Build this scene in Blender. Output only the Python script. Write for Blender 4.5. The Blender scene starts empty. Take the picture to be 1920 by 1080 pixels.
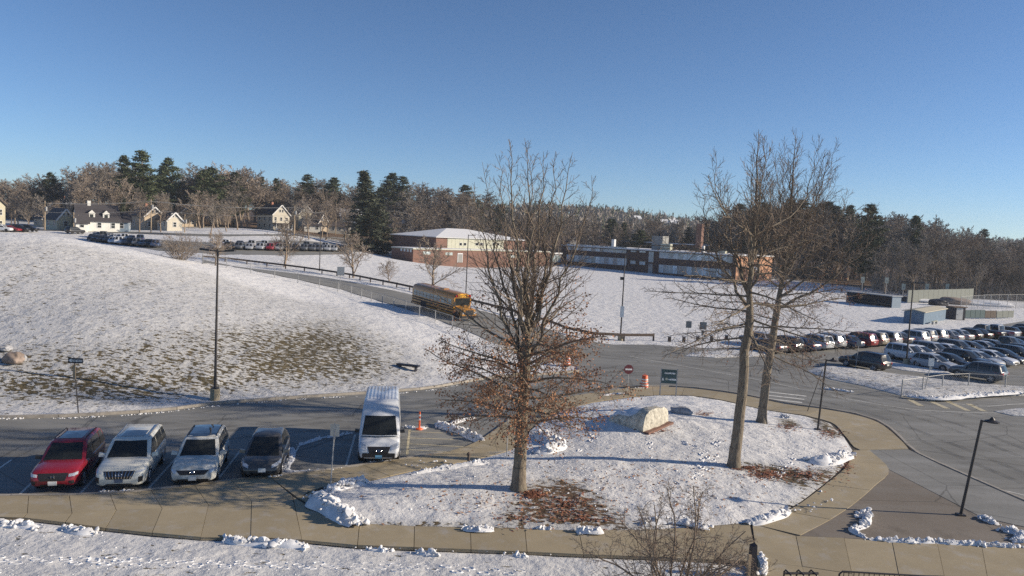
import bpy, bmesh, math, random
import numpy as np
from mathutils import Vector, Matrix, noise as mnoise
from mathutils.geometry import delaunay_2d_cdt
from mathutils.bvhtree import BVHTree
RND = random.Random(11)
SC = bpy.context.scene
COL = SC.collection
PI = math.pi

# ------------------------------------------------------------------ camera
CZ = 11.6
F = 1400.0                      # focal length in pixels of the 1920 px wide photograph
ROLL = math.radians(2.8)
PITCH = math.atan(103.0 / F)
fwd = Vector((0, math.cos(PITCH), -math.sin(PITCH)))
_up = Vector((0, math.sin(PITCH), math.cos(PITCH)))
_rt = Vector((1, 0, 0))
rt = _rt * math.cos(ROLL) + _up * math.sin(ROLL)
up = _up * math.cos(ROLL) - _rt * math.sin(ROLL)
cam = bpy.data.cameras.new('camera')
cam.sensor_width = 36.0
cam.lens = 36.0 * F / 1920.0
cam.clip_start = 0.2
cam.clip_end = 8000
camo = bpy.data.objects.new('camera', cam)
COL.objects.link(camo)
m = Matrix.Identity(4)
for i in range(3):
    m[i][0] = rt[i]; m[i][1] = up[i]; m[i][2] = -fwd[i]
m[0][3], m[1][3], m[2][3] = 0, 0, CZ
camo.matrix_world = m
SC.camera = camo

# ------------------------------------------------------------------ light
SUN_EL = math.radians(20.5)
SUN_AZ = math.radians(90.5)        # clockwise from +Y
w = bpy.data.worlds.new('World'); SC.world = w; w.use_nodes = True
nt = w.node_tree
sky = nt.nodes.new('ShaderNodeTexSky'); sky.sky_type = 'NISHITA'
sky.sun_disc = False; sky.sun_elevation = SUN_EL; sky.sun_rotation = SUN_AZ
sky.altitude = 0; sky.air_density = 0.72; sky.dust_density = 0.0; sky.ozone_density = 4.8
bg = nt.nodes['Background']; bg.inputs['Strength'].default_value = 0.092
nt.links.new(sky.outputs[0], bg.inputs['Color'])
sl = bpy.data.lights.new('sun', 'SUN'); sl.energy = 4.85; sl.angle = math.radians(0.55); sl.color = (1.0, 0.87, 0.69)
so = bpy.data.objects.new('sun', sl); COL.objects.link(so)
sd = Vector((math.sin(SUN_AZ) * math.cos(SUN_EL), math.cos(SUN_AZ) * math.cos(SUN_EL), math.sin(SUN_EL)))
so.rotation_euler = sd.to_track_quat('Z', 'Y').to_euler()
so.location = (60, 20, 60)
SC.view_settings.view_transform = 'Standard'
SC.view_settings.look = 'None'
SC.view_settings.exposure = 0.42
SC.view_settings.gamma = 1.0
SC.view_settings.use_curve_mapping = False
SC.render.engine = 'CYCLES'
SC.cycles.max_bounces = 5
SC.cycles.diffuse_bounces = 3
SC.cycles.use_denoising = False

def ray(u, v):
    return fwd + rt * ((u - 960.0) / F) + up * ((540.0 - v) / F)
def pz(u, v, z=0.0):
    """point where the sight line of a photo pixel meets the height z"""
    d = ray(u, v); t = (z - CZ) / d.z
    return Vector((d.x * t, d.y * t, z))
def py(u, v, Y):
    d = ray(u, v); t = Y / d.y
    return Vector((d.x * t, Y, CZ + d.z * t))
def proj(p):
    q = Vector(p) - Vector((0, 0, CZ)); d = q.dot(fwd); return 960 + F * q.dot(rt) / d, 540 - F * q.dot(up) / d
def horizon(u):
    return 437.0 + 0.049 * (u - 960.0)

# ------------------------------------------------------------------ terrain
ctl = []
def cz(u, v, z): p = pz(u, v, z); ctl.append((p.x, p.y, z))
def cy(u, v, Y): p = py(u, v, Y); ctl.append(tuple(p))
def cw(x, y, z): ctl.append((x, y, z))
FOOT_PX = [(-420, 775), (-200, 782), (0, 783), (130, 780), (300, 770), (400, 757), (560, 745), (700, 736), (800, 728), (870, 716), (930, 707), (1000, 703), (1085, 696), (1135, 668), (1160, 640), (1250, 640), (1330, 645)]
foot = [pz(u, v) for u, v in FOOT_PX]
for p in foot: cw(p.x, p.y, 0)
for x in (-30, -15, 0, 20, 45, 80):
    for y in (10, 22, 34): cw(x, y, 0)
for x, y in ((20, 50), (40, 55), (70, 60), (20, 75), (50, 80), (90, 90), (40, 105), (70, 120), (110, 130), (60, 150), (100, 170), (150, 170), (90, 215), (140, 230), (190, 240), (60, 190), (150, 100)): cw(x, y, 0)
# hill with its crest seen against the lots behind
for u, v, Y in ((-350, 420, 80), (-180, 428, 80), (0, 437, 80), (100, 443, 82), (200, 459, 88), (300, 480, 105)): cy(u, v, Y)
cz(390, 497, 3.9)
for u, v, Y in ((0, 600, 55.5), (150, 600, 56), (300, 620, 56), (450, 620, 60), (600, 650, 61)): cy(u, v, Y)
for x, y, z in ((-62, 112, 4.0), (-90, 115, 4.5), (-45, 150, 4.0), (-75, 150, 4.2), (-110, 150, 4.5)): cw(x, y, z)
# the road climbing behind the hill
for u, v, z in ((390, 489, 3.9), (480, 505, 3.5), (640, 545, 2.5), (780, 580, 1.9), (880, 603, 1.3), (960, 625, 0.8), (480, 497, 3.3), (600, 512, 2.6), (700, 530, 2.2), (780, 548, 1.8), (900, 575, 1.3), (1000, 602, 0.8), (700, 640, 1.5), (850, 640, 0.9), (560, 560, 2.9)): cz(u, v, z)
# field, school and upper lot
for u, v, z in ((500, 480, 4.0), (600, 490, 3.2), (700, 510, 2.1), (800, 520, 1.6), (900, 540, 1.2), (774, 491, 1.3), (733, 481, 1.8), (1028, 498, 1.0), (1110, 498, 1.0), (1220, 511, 0.5), (1378, 528, 0.0), (1450, 526, 0.0),
                (250, 453, 5.0), (420, 467, 4.8), (640, 470, 4.5), (1300, 580, 0.0), (1150, 600, 0.3)): cz(u, v, z)
for u, v, z in ((510, 432, 8.6), (160, 433, 5.6), (20, 428, 6.5), (300, 425, 7.5), (640, 432, 8.3), (740, 436, 7.3), (700, 452, 5.4)): cz(u, v, z)
for x, y, z in ((-220, 330, 9.5), (-140, 330, 10.5), (-70, 340, 10), (0, 360, 8), (60, 360, 5), (120, 360, 2), (200, 340, 0), (300, 330, 0), (-240, 450, 13), (-120, 450, 13), (0, 460, 10), (120, 460, 5), (250, 460, 1), (400, 460, 0), (-160, 210, 5.5), (-200, 150, 5), (-120, 60, 6), (-120, 30, 2)): cw(x, y, z)
_c = np.array(ctl); _S = 100.0
_cx = _c[:, :2] / _S
def _k(r2): return 0.5 * r2 * np.log(r2 + 1e-12)
_n = len(_c)
_A = np.zeros((_n + 3, _n + 3))
_d2 = ((_cx[:, None, :] - _cx[None]) ** 2).sum(-1)
_A[:_n, :_n] = _k(_d2) + np.eye(_n) * 2e-4
_A[:_n, _n] = 1; _A[:_n, _n + 1:] = _cx
_A[_n:, :_n] = _A[:_n, _n:].T
_w = np.linalg.solve(_A, np.concatenate([_c[:, 2], np.zeros(3)]))
_fx = np.array([p.x for p in foot]); _fy = np.array([p.y for p in foot])
_o = np.argsort(_fx); _fx = _fx[_o]; _fy = _fy[_o]
def sstep(a, b, x):
    t = np.clip((x - a) / (b - a), 0, 1); return t * t * (3 - 2 * t)
def terr(x, y):
    x = np.atleast_1d(np.asarray(x, float)); y = np.atleast_1d(np.asarray(y, float))
    xx = np.clip(x, -260, 420); yy = np.clip(y, 0, 470)
    out = np.empty(len(x))
    for s in range(0, len(x), 20000):
        q = np.stack([xx[s:s + 20000], yy[s:s + 20000]], 1) / _S
        d2 = ((q[:, None, :] - _cx[None]) ** 2).sum(-1)
        out[s:s + 20000] = _k(d2) @ _w[:_n] + _w[_n] + q @ _w[_n + 1:]
    fy = np.interp(x, _fx, _fy, left=_fy[0], right=200)
    fy = np.where(x > _fx[-1], np.interp(x, [_fx[-1], _fx[-1] + 10, 60, 400], [_fy[-1], 100, 190, 260]), fy)
    out = out * sstep(0, 9, y - fy)
    out = np.clip(out, -3, 16)
    az = x / np.maximum(y, 1)
    H = np.interp(az, [-1, -0.3, -0.05, 0.05, 0.14, 0.22, 0.30, 0.42, 0.55, 0.7, 1.0], [22, 24, 30, 37, 35, 29, 24, 16, 16, 23, 22])
    t = sstep(470, 900, y)
    return out * (1 - t) + H * t
def tz(x, y): return float(terr([x], [y])[0])
def hit(u, v, dz=0.0, tmax=900):
    """point where the sight line of a photo pixel meets the ground"""
    d = ray(u, v)
    t = np.geomspace(8, tmax, 900)
    xs, ys, zs = d.x * t, d.y * t, CZ + d.z * t
    g = zs - terr(xs, ys) - dz
    i = int(np.argmax(g < 0))
    if g[i] >= 0: return py(u, v, 250.0)
    if i == 0: tt = t[0]
    else:
        a, b = g[i - 1], g[i]; tt = t[i - 1] + (t[i] - t[i - 1]) * a / (a - b)
    x, y = d.x * tt, d.y * tt
    return Vector((x, y, tz(x, y) + dz))
def ground(x, y, dz=0.0): return Vector((x, y, tz(x, y) + dz))

# ------------------------------------------------------------------ materials
def nodes_of(name):
    mt = bpy.data.materials.new(name); mt.use_nodes = True
    t = mt.node_tree; b = t.nodes['Principled BSDF']
    return mt, t, b
def N(t, kind, **kw):
    n = t.nodes.new(kind)
    for k, v in kw.items():
        if k.startswith('i_'):
            key = k[2:]
            n.inputs[int(key) if key.isdigit() else key.replace('_', ' ')].default_value = v
        else: setattr(n, k, v)
    return n
def noise_n(t, scale, detail=4, rough=0.6, vec=None):
    n = N(t, 'ShaderNodeTexNoise'); n.inputs['Scale'].default_value = scale
    n.inputs['Detail'].default_value = detail; n.inputs['Roughness'].default_value = rough
    if vec is not None: t.links.new(vec, n.inputs['Vector'])
    return n
def mapr(t, src, a, b, c=0.0, d=1.0):
    n = N(t, 'ShaderNodeMapRange'); t.links.new(src, n.inputs[0])
    for i, x in zip((1, 2, 3, 4), (a, b, c, d)): n.inputs[i].default_value = x
    return n.outputs[0]
def mixc(t, fac, a, b, mode='MIX'):
    n = N(t, 'ShaderNodeMix', data_type='RGBA', blend_type=mode)
    if isinstance(fac, float): n.inputs[0].default_value = fac
    else: t.links.new(fac, n.inputs[0])
    for s, x in ((6, a), (7, b)):
        if isinstance(x, tuple): n.inputs[s].default_value = (*x, 1)
        else: t.links.new(x, n.inputs[s])
    return n.outputs[2]
def bump(t, b, h, strength, dist=0.05):
    n = N(t, 'ShaderNodeBump'); n.inputs['Strength'].default_value = strength
    n.inputs['Distance'].default_value = dist
    t.links.new(h, n.inputs['Height']); t.links.new(n.outputs[0], b.inputs['Normal'])
def mat(name, col, rough=0.7, metal=0.0, var=0.15, scale=6.0, spec=0.4, coat=0.0, bmp=0.0, rnd=0.0):
    mt, t, b = nodes_of(name)
    b.inputs['Roughness'].default_value = rough; b.inputs['Metallic'].default_value = metal
    b.inputs['Specular IOR Level'].default_value = spec
    if coat: b.inputs['Coat Weight'].default_value = coat; b.inputs['Coat Roughness'].default_value = 0.06
    tc = N(t, 'ShaderNodeTexCoord')
    n = noise_n(t, scale, 5, 0.65, tc.outputs['Object'])
    lo = tuple(c * (1 - var) for c in col); hi = tuple(min(1, c * (1 + var)) for c in col)
    c = mixc(t, mapr(t, n.outputs[0], 0.3, 0.7), lo, hi)
    if rnd:
        oi = N(t, 'ShaderNodeObjectInfo')
        r = mapr(t, oi.outputs['Random'], 0, 1, 1 - rnd, 1 + rnd)
        cc = N(t, 'ShaderNodeVectorMath', operation='SCALE')
        t.links.new(c, cc.inputs[0]); t.links.new(r, cc.inputs['Scale']); c = cc.outputs[0]
    t.links.new(c, b.inputs['Base Color'])
    if bmp: bump(t, b, n.outputs[0], bmp, 0.03)
    return mt
M = {}
def snow_ground():
    mt, t, b = nodes_of('snow_ground')
    b.inputs['Roughness'].default_value = 0.75
    b.inputs['Specular IOR Level'].default_value = 0.25
    g = N(t, 'ShaderNodeNewGeometry'); pos = g.outputs['Position']
    at = N(t, 'ShaderNodeAttribute', attribute_name='bare'); a = at.outputs['Fac']
    lt = N(t, 'ShaderNodeAttribute', attribute_name='litter')
    big = noise_n(t, 0.35, 4, 0.6, pos); fine = noise_n(t, 2.6, 6, 0.72, pos); speck = noise_n(t, 9.0, 3, 0.7, pos)
    mp = N(t, 'ShaderNodeMapping'); t.links.new(pos, mp.inputs[0]); mp.inputs['Scale'].default_value = (0.5, 1.0, 1.0)
    clump = noise_n(t, 4.2, 3, 0.62, mp.outputs[0])
    snow = mixc(t, mapr(t, big.outputs[0], 0.3, 0.7), (0.68, 0.675, 0.675), (0.77, 0.76, 0.75))
    snow = mixc(t, mapr(t, speck.outputs[0], 0.35, 0.62, 0.0, 0.22), snow, (0.48, 0.48, 0.48))
    snow = mixc(t, mapr(t, a, 0.0, 0.45, 0.0, 0.62), snow, (0.37, 0.365, 0.35))
    grass = mixc(t, mapr(t, fine.outputs[0], 0.35, 0.65), (0.060, 0.048, 0.026), (0.19, 0.145, 0.08))
    grass = mixc(t, mapr(t, speck.outputs[0], 0.45, 0.65), grass, (0.040, 0.040, 0.020))
    wood = mixc(t, mapr(t, fine.outputs[0], 0.35, 0.65), (0.075, 0.05, 0.032), (0.20, 0.13, 0.08))
    soil = mixc(t, lt.outputs['Fac'], grass, wood)
    s = N(t, 'ShaderNodeMath', operation='MULTIPLY_ADD'); t.links.new(a, s.inputs[0]); s.inputs[1].default_value = 0.62
    cm = N(t, 'ShaderNodeMath', operation='MULTIPLY'); t.links.new(clump.outputs[0], cm.inputs[0]); cm.inputs[1].default_value = 1.5; t.links.new(cm.outputs[0], s.inputs[2])
    f1 = N(t, 'ShaderNodeMath', operation='MULTIPLY_ADD'); t.links.new(fine.outputs[0], f1.inputs[0]); f1.inputs[1].default_value = 0.55; t.links.new(s.outputs[0], f1.inputs[2])
    fac = mapr(t, f1.outputs[0], 1.33, 1.43)
    c = mixc(t, fac, snow, soil)
    t.links.new(c, b.inputs['Base Color'])
    ad = N(t, 'ShaderNodeMath', operation='MULTIPLY_ADD'); t.links.new(speck.outputs[0], ad.inputs[0]); ad.inputs[1].default_value = 0.35; t.links.new(fine.outputs[0], ad.inputs[2])
    sb = N(t, 'ShaderNodeMath', operation='MULTIPLY_ADD'); t.links.new(fac, sb.inputs[0]); sb.inputs[1].default_value = -0.25; t.links.new(ad.outputs[0], sb.inputs[2])
    lown = noise_n(t, 0.75, 3, 0.55, pos)
    b1 = N(t, 'ShaderNodeBump'); b1.inputs['Strength'].default_value = 0.55; b1.inputs['Distance'].default_value = 0.45; t.links.new(lown.outputs[0], b1.inputs['Height'])
    b2 = N(t, 'ShaderNodeBump'); b2.inputs['Strength'].default_value = 0.5; b2.inputs['Distance'].default_value = 0.16; t.links.new(sb.outputs[0], b2.inputs['Height'])
    t.links.new(b1.outputs[0], b2.inputs['Normal']); t.links.new(b2.outputs[0], b.inputs['Normal'])
    return mt
def asphalt(name, c0, c1, salt, saltc=(0.33, 0.33, 0.32)):
    mt, t, b = nodes_of(name)
    b.inputs['Roughness'].default_value = 0.85
    b.inputs['Specular IOR Level'].default_value = 0.3
    g = N(t, 'ShaderNodeNewGeometry'); pos = g.outputs['Position']
    big = noise_n(t, 0.16, 5, 0.65, pos); fine = noise_n(t, 14, 5, 0.8, pos)
    mp = N(t, 'ShaderNodeMapping'); t.links.new(pos, mp.inputs[0]); mp.inputs['Scale'].default_value = (0.10, 0.75, 1)
    mp.inputs['Rotation'].default_value = (0, 0, 0.15)
    st = noise_n(t, 1.0, 6, 0.7, mp.outputs[0])
    c = mixc(t, mapr(t, big.outputs[0], 0.35, 0.65), c0, c1)
    c = mixc(t, mapr(t, st.outputs[0], 0.45, 0.68, 0.0, min(1.0, salt * 1.35)), c, saltc)
    damp = noise_n(t, 0.42, 6, 0.75, pos)
    c = mixc(t, mapr(t, damp.outputs[0], 0.56, 0.68, 0.0, 0.45), c, tuple(x * 0.5 for x in c0))
    c = mixc(t, mapr(t, fine.outputs[0], 0.3, 0.7, 0.0, 0.35), c, tuple(x * 0.6 for x in c0))
    vo = N(t, 'ShaderNodeTexVoronoi', feature='DISTANCE_TO_EDGE'); vo.inputs['Scale'].default_value = 0.16
    wv = noise_n(t, 0.9, 4, 0.6, pos)
    vm = mixc(t, 0.22, pos, wv.outputs['Color'], 'ADD'); t.links.new(vm, vo.inputs['Vector'])
    c = mixc(t, mapr(t, vo.outputs['Distance'], 0.0, 0.008, 0.55, 0.0), c, (0.03, 0.03, 0.03))
    t.links.new(c, b.inputs['Base Color'])
    bump(t, b, fine.outputs[0], 0.25, 0.01)
    return mt
def concrete(name, col, rnd=0.07):
    mt, t, b = nodes_of(name)
    b.inputs['Roughness'].default_value = 0.85; b.inputs['Specular IOR Level'].default_value = 0.3
    g = N(t, 'ShaderNodeNewGeometry'); pos = g.outputs['Position']
    big = noise_n(t, 0.5, 5, 0.7, pos); fine = noise_n(t, 22, 4, 0.75, pos)
    c = mixc(t, mapr(t, big.outputs[0], 0.3, 0.72), tuple(x * 0.86 for x in col), tuple(x * 1.12 for x in col))
    salt = noise_n(t, 1.1, 6, 0.75, pos)
    c = mixc(t, mapr(t, salt.outputs[0], 0.52, 0.72, 0, 0.62), c, (0.44, 0.43, 0.42))
    c = mixc(t, mapr(t, fine.outputs[0], 0.35, 0.7, 0, 0.3), c, tuple(x * 0.65 for x in col))
    oi = N(t, 'ShaderNodeObjectInfo'); r = mapr(t, oi.outputs['Random'], 0, 1, 1 - rnd, 1 + rnd)
    cc = N(t, 'ShaderNodeVectorMath', operation='SCALE'); t.links.new(c, cc.inputs[0]); t.links.new(r, cc.inputs['Scale'])
    t.links.new(cc.outputs[0], b.inputs['Base Color'])
    bump(t, b, fine.outputs[0], 0.2, 0.01)
    return mt
def brick(name, c0, c1, mortar, scale=1.0):
    mt, t, b = nodes_of(name)
    b.inputs['Roughness'].default_value = 0.9
    tc = N(t, 'ShaderNodeTexCoord')
    n = noise_n(t, 0.5, 5, 0.6, tc.outputs['Object']); f = noise_n(t, 9 * scale, 3, 0.7, tc.outputs['Object'])
    c = mixc(t, mapr(t, n.outputs[0], 0.3, 0.7), c0, c1)
    c = mixc(t, mapr(t, f.outputs[0], 0.45, 0.7, 0, 0.5), c, mortar)
    t.links.new(c, b.inputs['Base Color'])
    return mt
M['snow'] = snow_ground()
M['snow_chunk'] = mat('snow_chunk', (0.72, 0.72, 0.73), 0.7, var=0.16, scale=3, spec=0.3, bmp=0.4)
M['asphalt'] = asphalt('asphalt', (0.180, 0.178, 0.168), (0.25, 0.245, 0.225), 0.55)
M['asphalt_path'] = asphalt('asphalt_path', (0.20, 0.20, 0.19), (0.26, 0.255, 0.24), 0.5)
M['asphalt_brown'] = asphalt('asphalt_brown', (0.185, 0.158, 0.130), (0.24, 0.205, 0.17), 0.15)
M['concrete'] = concrete('concrete', (0.36, 0.300, 0.200))
M['joint'] = mat('joint_bed', (0.07, 0.06, 0.05), 0.95)
M['kerb'] = mat('kerb_stone', (0.34, 0.31, 0.27), 0.85, var=0.25, scale=3)
M['paint_white'] = mat('road_paint_white', (0.55, 0.54, 0.50), 0.8, var=0.35, scale=4)
M['paint_yellow'] = mat('road_paint_yellow', (0.50, 0.44, 0.30), 0.8, var=0.3, scale=4)
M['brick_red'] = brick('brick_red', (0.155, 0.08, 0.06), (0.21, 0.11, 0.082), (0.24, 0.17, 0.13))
M['brick_shaded'] = brick('brick_shaded', (0.072, 0.042, 0.035), (0.10, 0.057, 0.046), (0.085, 0.06, 0.052))  # school front brick, darkened to carry the shade of that face
M['brick_sunlit'] = brick('brick_sunlit', (0.42, 0.21, 0.115), (0.50, 0.26, 0.15), (0.46, 0.33, 0.24))  # end wall brick, the orange of the sunlight is part of its colour
M['fascia'] = mat('fascia_white', (0.62, 0.62, 0.62), 0.6)
M['panel_pale'] = mat('pale_panel', (0.44, 0.44, 0.35), 0.6, var=0.12, scale=1)
M['window_glass'] = mat('window_glass', (0.24, 0.31, 0.32), 0.15, spec=0.8, var=0.35, scale=0.4, rnd=0.45)
M['window_pale'] = mat('window_blind', (0.50, 0.58, 0.60), 0.25, spec=0.6, var=0.3, scale=0.6, rnd=0.4)
M['dark_glass'] = mat('dark_glass', (0.012, 0.014, 0.016), 0.04, spec=0.9, var=0.2, coat=0.5)
M['car_glass'] = mat('car_glass', (0.02, 0.023, 0.024), 0.05, spec=0.45, var=0.25, scale=1.2)
M['tyre'] = mat('tyre_rubber', (0.022, 0.022, 0.023), 0.85)
M['rim'] = mat('rim_alloy', (0.5, 0.5, 0.52), 0.3, 0.8)
M['rim_dark'] = mat('rim_black', (0.03, 0.03, 0.032), 0.35, 0.4)
M['black_plastic'] = mat('black_plastic', (0.022, 0.022, 0.025), 0.5)
M['chrome'] = mat('chrome', (0.7, 0.7, 0.72), 0.15, 1.0, var=0.03)
M['lamp_lens'] = mat('headlamp_lens', (0.55, 0.58, 0.62), 0.1, 0.3, spec=0.8)
M['tail_lens'] = mat('tail_lens', (0.42, 0.02, 0.015), 0.15, spec=0.7)
M['amber_lens'] = mat('amber_lens', (0.7, 0.28, 0.03), 0.2, spec=0.6)
M['plate_white'] = mat('plate_white', (0.7, 0.7, 0.68), 0.4)
M['plate_blue'] = mat('plate_blue', (0.18, 0.42, 0.62), 0.4)
M['plate_dark'] = mat('plate_dark', (0.06, 0.09, 0.15), 0.4)
M['pole_dark'] = mat('pole_bronze', (0.055, 0.05, 0.05), 0.5, 0.3)
M['galv'] = mat('galvanised_steel', (0.36, 0.36, 0.355), 0.6, 0.25, var=0.15)
M['sign_back'] = mat('sign_back', (0.42, 0.42, 0.40), 0.5, 0.5)
M['sign_white'] = mat('sign_white', (0.75, 0.75, 0.73), 0.5)
M['sign_red'] = mat('sign_red', (0.15, 0.035, 0.042), 0.5)
M['sign_green'] = mat('sign_green', (0.045, 0.085, 0.09), 0.5)
M['sign_black'] = mat('sign_black', (0.02, 0.02, 0.03), 0.5)
M['sign_grey'] = mat('sign_grey', (0.24, 0.24, 0.23), 0.6)
M['orange'] = mat('traffic_orange', (0.80, 0.15, 0.05), 0.5)
M['rust_rail'] = mat('weathered_rail', (0.10, 0.075, 0.06), 0.8, var=0.3)
M['wood_pole'] = mat('wood_pole', (0.36, 0.28, 0.19), 0.9, var=0.25)
M['rock'] = mat('rock_brown', (0.24, 0.19, 0.16), 0.9, var=0.45, scale=3, bmp=0.6)
M['rock_grey'] = mat('rock_grey', (0.33, 0.33, 0.34), 0.9, var=0.4, scale=3, bmp=0.6)
M['rock_pale'] = mat('rock_pale_paint', (0.47, 0.44, 0.37), 0.9, var=0.5, scale=4.5, bmp=0.9)
def bark_mat():
    mt, t, b = nodes_of('bark_furrowed'); b.inputs['Roughness'].default_value = 0.95
    tc = N(t, 'ShaderNodeTexCoord'); mp = N(t, 'ShaderNodeMapping'); t.links.new(tc.outputs['Object'], mp.inputs[0]); mp.inputs['Scale'].default_value = (1, 1, 0.16)
    f = noise_n(t, 16, 6, 0.7, mp.outputs[0]); g = noise_n(t, 1.6, 4, 0.6, tc.outputs['Object'])
    c = mixc(t, mapr(t, f.outputs[0], 0.35, 0.65), (0.10, 0.08, 0.062), (0.29, 0.24, 0.18))
    c = mixc(t, mapr(t, g.outputs[0], 0.5, 0.75, 0, 0.5), c, (0.20, 0.19, 0.14))
    t.links.new(c, b.inputs['Base Color']); bump(t, b, f.outputs[0], 1.0, 0.05); return mt
M['bark'] = bark_mat()
M['twig'] = mat('twig_brown', (0.215, 0.165, 0.125), 0.95, var=0.3)
M['bark_far'] = mat('bark_far', (0.27, 0.21, 0.155), 0.95, var=0.35, scale=1.2)
M['twig_far'] = mat('twig_far', (0.255, 0.208, 0.168), 0.95, var=0.25, scale=0.5, rnd=0.28)
M['twig_far_grey'] = mat('twig_far_grey', (0.235, 0.205, 0.175), 0.95, var=0.25, scale=0.5, rnd=0.28)
M['leaf_brown'] = mat('leaf_brown', (0.33, 0.165, 0.085), 0.8, var=0.55, scale=2.5)
M['leaf_red'] = mat('leaf_red', (0.26, 0.11, 0.065), 0.85, var=0.5, scale=2.0)
M['needle'] = mat('pine_needle', (0.070, 0.085, 0.042), 0.85, var=0.4, scale=0.8, rnd=0.25)
M['needle_spruce'] = mat('spruce_needle', (0.085, 0.095, 0.06), 0.85, var=0.4, scale=0.8)
M['evergreen'] = mat('evergreen_leaf', (0.10, 0.10, 0.05), 0.85, var=0.5, scale=0.8)

def track_mat():
    mt, t, b = nodes_of('tyre_track_damp'); b.inputs['Roughness'].default_value = 0.7; b.inputs['Base Color'].default_value = (0.075, 0.074, 0.072, 1)
    g = N(t, 'ShaderNodeNewGeometry'); n = noise_n(t, 0.5, 6, 0.75, g.outputs['Position'])
    tr = N(t, 'ShaderNodeBsdfTransparent'); mx = N(t, 'ShaderNodeMixShader'); t.links.new(mapr(t, n.outputs[0], 0.40, 0.72, 0.0, 0.38), mx.inputs[0])
    t.links.new(tr.outputs[0], mx.inputs[1]); t.links.new(b.outputs[0], mx.inputs[2]); t.links.new(mx.outputs[0], t.nodes['Material Output'].inputs['Surface']); return mt
M['track'] = track_mat()
# ------------------------------------------------------------------ mesh helpers
class MB:
    def __init__(s): s.v = []; s.f = []; s.m = []
    def quad(s, a, b, c, d, mi=0):
        i = len(s.v); s.v += [tuple(a), tuple(b), tuple(c), tuple(d)]; s.f.append((i, i + 1, i + 2, i + 3)); s.m.append(mi)
    def tri(s, a, b, c, mi=0):
        i = len(s.v); s.v += [tuple(a), tuple(b), tuple(c)]; s.f.append((i, i + 1, i + 2)); s.m.append(mi)
    def hexa(s, p, mi=0):
        i = len(s.v); s.v += [tuple(q) for q in p]
        for f in ((3, 2, 1, 0), (4, 5, 6, 7), (0, 1, 5, 4), (1, 2, 6, 5), (2, 3, 7, 6), (3, 0, 4, 7)):
            s.f.append(tuple(i + k for k in f)); s.m.append(mi)
    def box(s, x0, x1, y0, y1, z0, z1, mi=0):
        s.hexa([(x0, y0, z0), (x1, y0, z0), (x1, y1, z0), (x0, y1, z0), (x0, y0, z1), (x1, y0, z1), (x1, y1, z1), (x0, y1, z1)], mi)
    def bar(s, a, b, w, h=None, mi=0, upv=(0, 0, 1)):
        a = Vector(a); b = Vector(b); h = h or w
        d = (b - a).normalized(); u = Vector(upv)
        if abs(d.dot(u)) > 0.98: u = Vector((0, 1, 0))
        x = d.cross(u).normalized() * w / 2; y = x.cross(d).normalized() * h / 2
        s.hexa([a - x - y, a + x - y, a + x + y, a - x + y, b - x - y, b + x - y, b + x + y, b - x + y], mi)
    def tube(s, pts, rad, n=6, mi=0, cap=True):
        pts = [Vector(p) for p in pts]
        if not hasattr(rad, '__len__'): rad = [rad] * len(pts)
        i0 = len(s.v); prev = None
        for k, p in enumerate(pts):
            d = (pts[min(k + 1, len(pts) - 1)] - pts[max(k - 1, 0)])
            if d.length < 1e-9: d = Vector((0, 0, 1))
            d.normalize()
            if prev is None:
                a = d.cross(Vector((0, 0, 1)) if abs(d.z) < 0.9 else Vector((1, 0, 0))).normalized()
            else:
                a = (prev - d * prev.dot(d))
                a = a.normalized() if a.length > 1e-6 else d.orthogonal().normalized()
            prev = a; b = d.cross(a)
            for j in range(n):
                t = 2 * PI * j / n
                q = p + (a * math.cos(t) + b * math.sin(t)) * rad[k]
                s.v.append((q.x, q.y, q.z))
        for k in range(len(pts) - 1):
            for j in range(n):
                s.f.append((i0 + k * n + j, i0 + k * n + (j + 1) % n, i0 + (k + 1) * n + (j + 1) % n, i0 + (k + 1) * n + j)); s.m.append(mi)
        if cap:
            s.f.append(tuple(i0 + j for j in range(n))[::-1]); s.m.append(mi)
            e = i0 + (len(pts) - 1) * n
            s.f.append(tuple(e + j for j in range(n))); s.m.append(mi)
    def lathe(s, prof, n=16, mi=0, c=(0, 0, 0)):
        i0 = len(s.v)
        for r, z in prof:
            for j in range(n):
                t = 2 * PI * j / n; s.v.append((c[0] + r * math.cos(t), c[1] + r * math.sin(t), c[2] + z))
        for k in range(len(prof) - 1):
            for j in range(n):
                s.f.append((i0 + k * n + j, i0 + k * n + (j + 1) % n, i0 + (k + 1) * n + (j + 1) % n, i0 + (k + 1) * n + j)); s.m.append(mi)
        s.f.append(tuple(i0 + j for j in range(n))[::-1]); s.m.append(mi)
        e = i0 + (len(prof) - 1) * n; s.f.append(tuple(e + j for j in range(n))); s.m.append(mi)
    def prism(s, poly, z0, z1, mi=0):
        n = len(poly); i = len(s.v)
        s.v += [(p[0], p[1], z0) for p in poly] + [(p[0], p[1], z1) for p in poly]
        s.f.append(tuple(i + k for k in range(n))[::-1]); s.f.append(tuple(i + n + k for k in range(n))); s.m += [mi, mi]
        for k in range(n):
            k2 = (k + 1) % n; s.f.append((i + k, i + k2, i + n + k2, i + n + k)); s.m.append(mi)
    def mesh(s, name, mats, smooth=False, sharp=None):
        me = bpy.data.meshes.new(name)
        me.from_pydata(s.v, [], s.f)
        for mm in (mats if isinstance(mats, (list, tuple)) else [mats]): me.materials.append(mm)
        if any(s.m): me.polygons.foreach_set('material_index', s.m)
        if smooth:
            me.polygons.foreach_set('use_smooth', [True] * len(s.f))
            if sharp: me.set_sharp_from_angle(angle=math.radians(sharp))
        me.update(); return me
    def build(s, name, mats, parent=None, smooth=False, sharp=None, kind=None):
        return link(name, s.mesh(name, mats, smooth, sharp), parent, kind)
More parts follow.
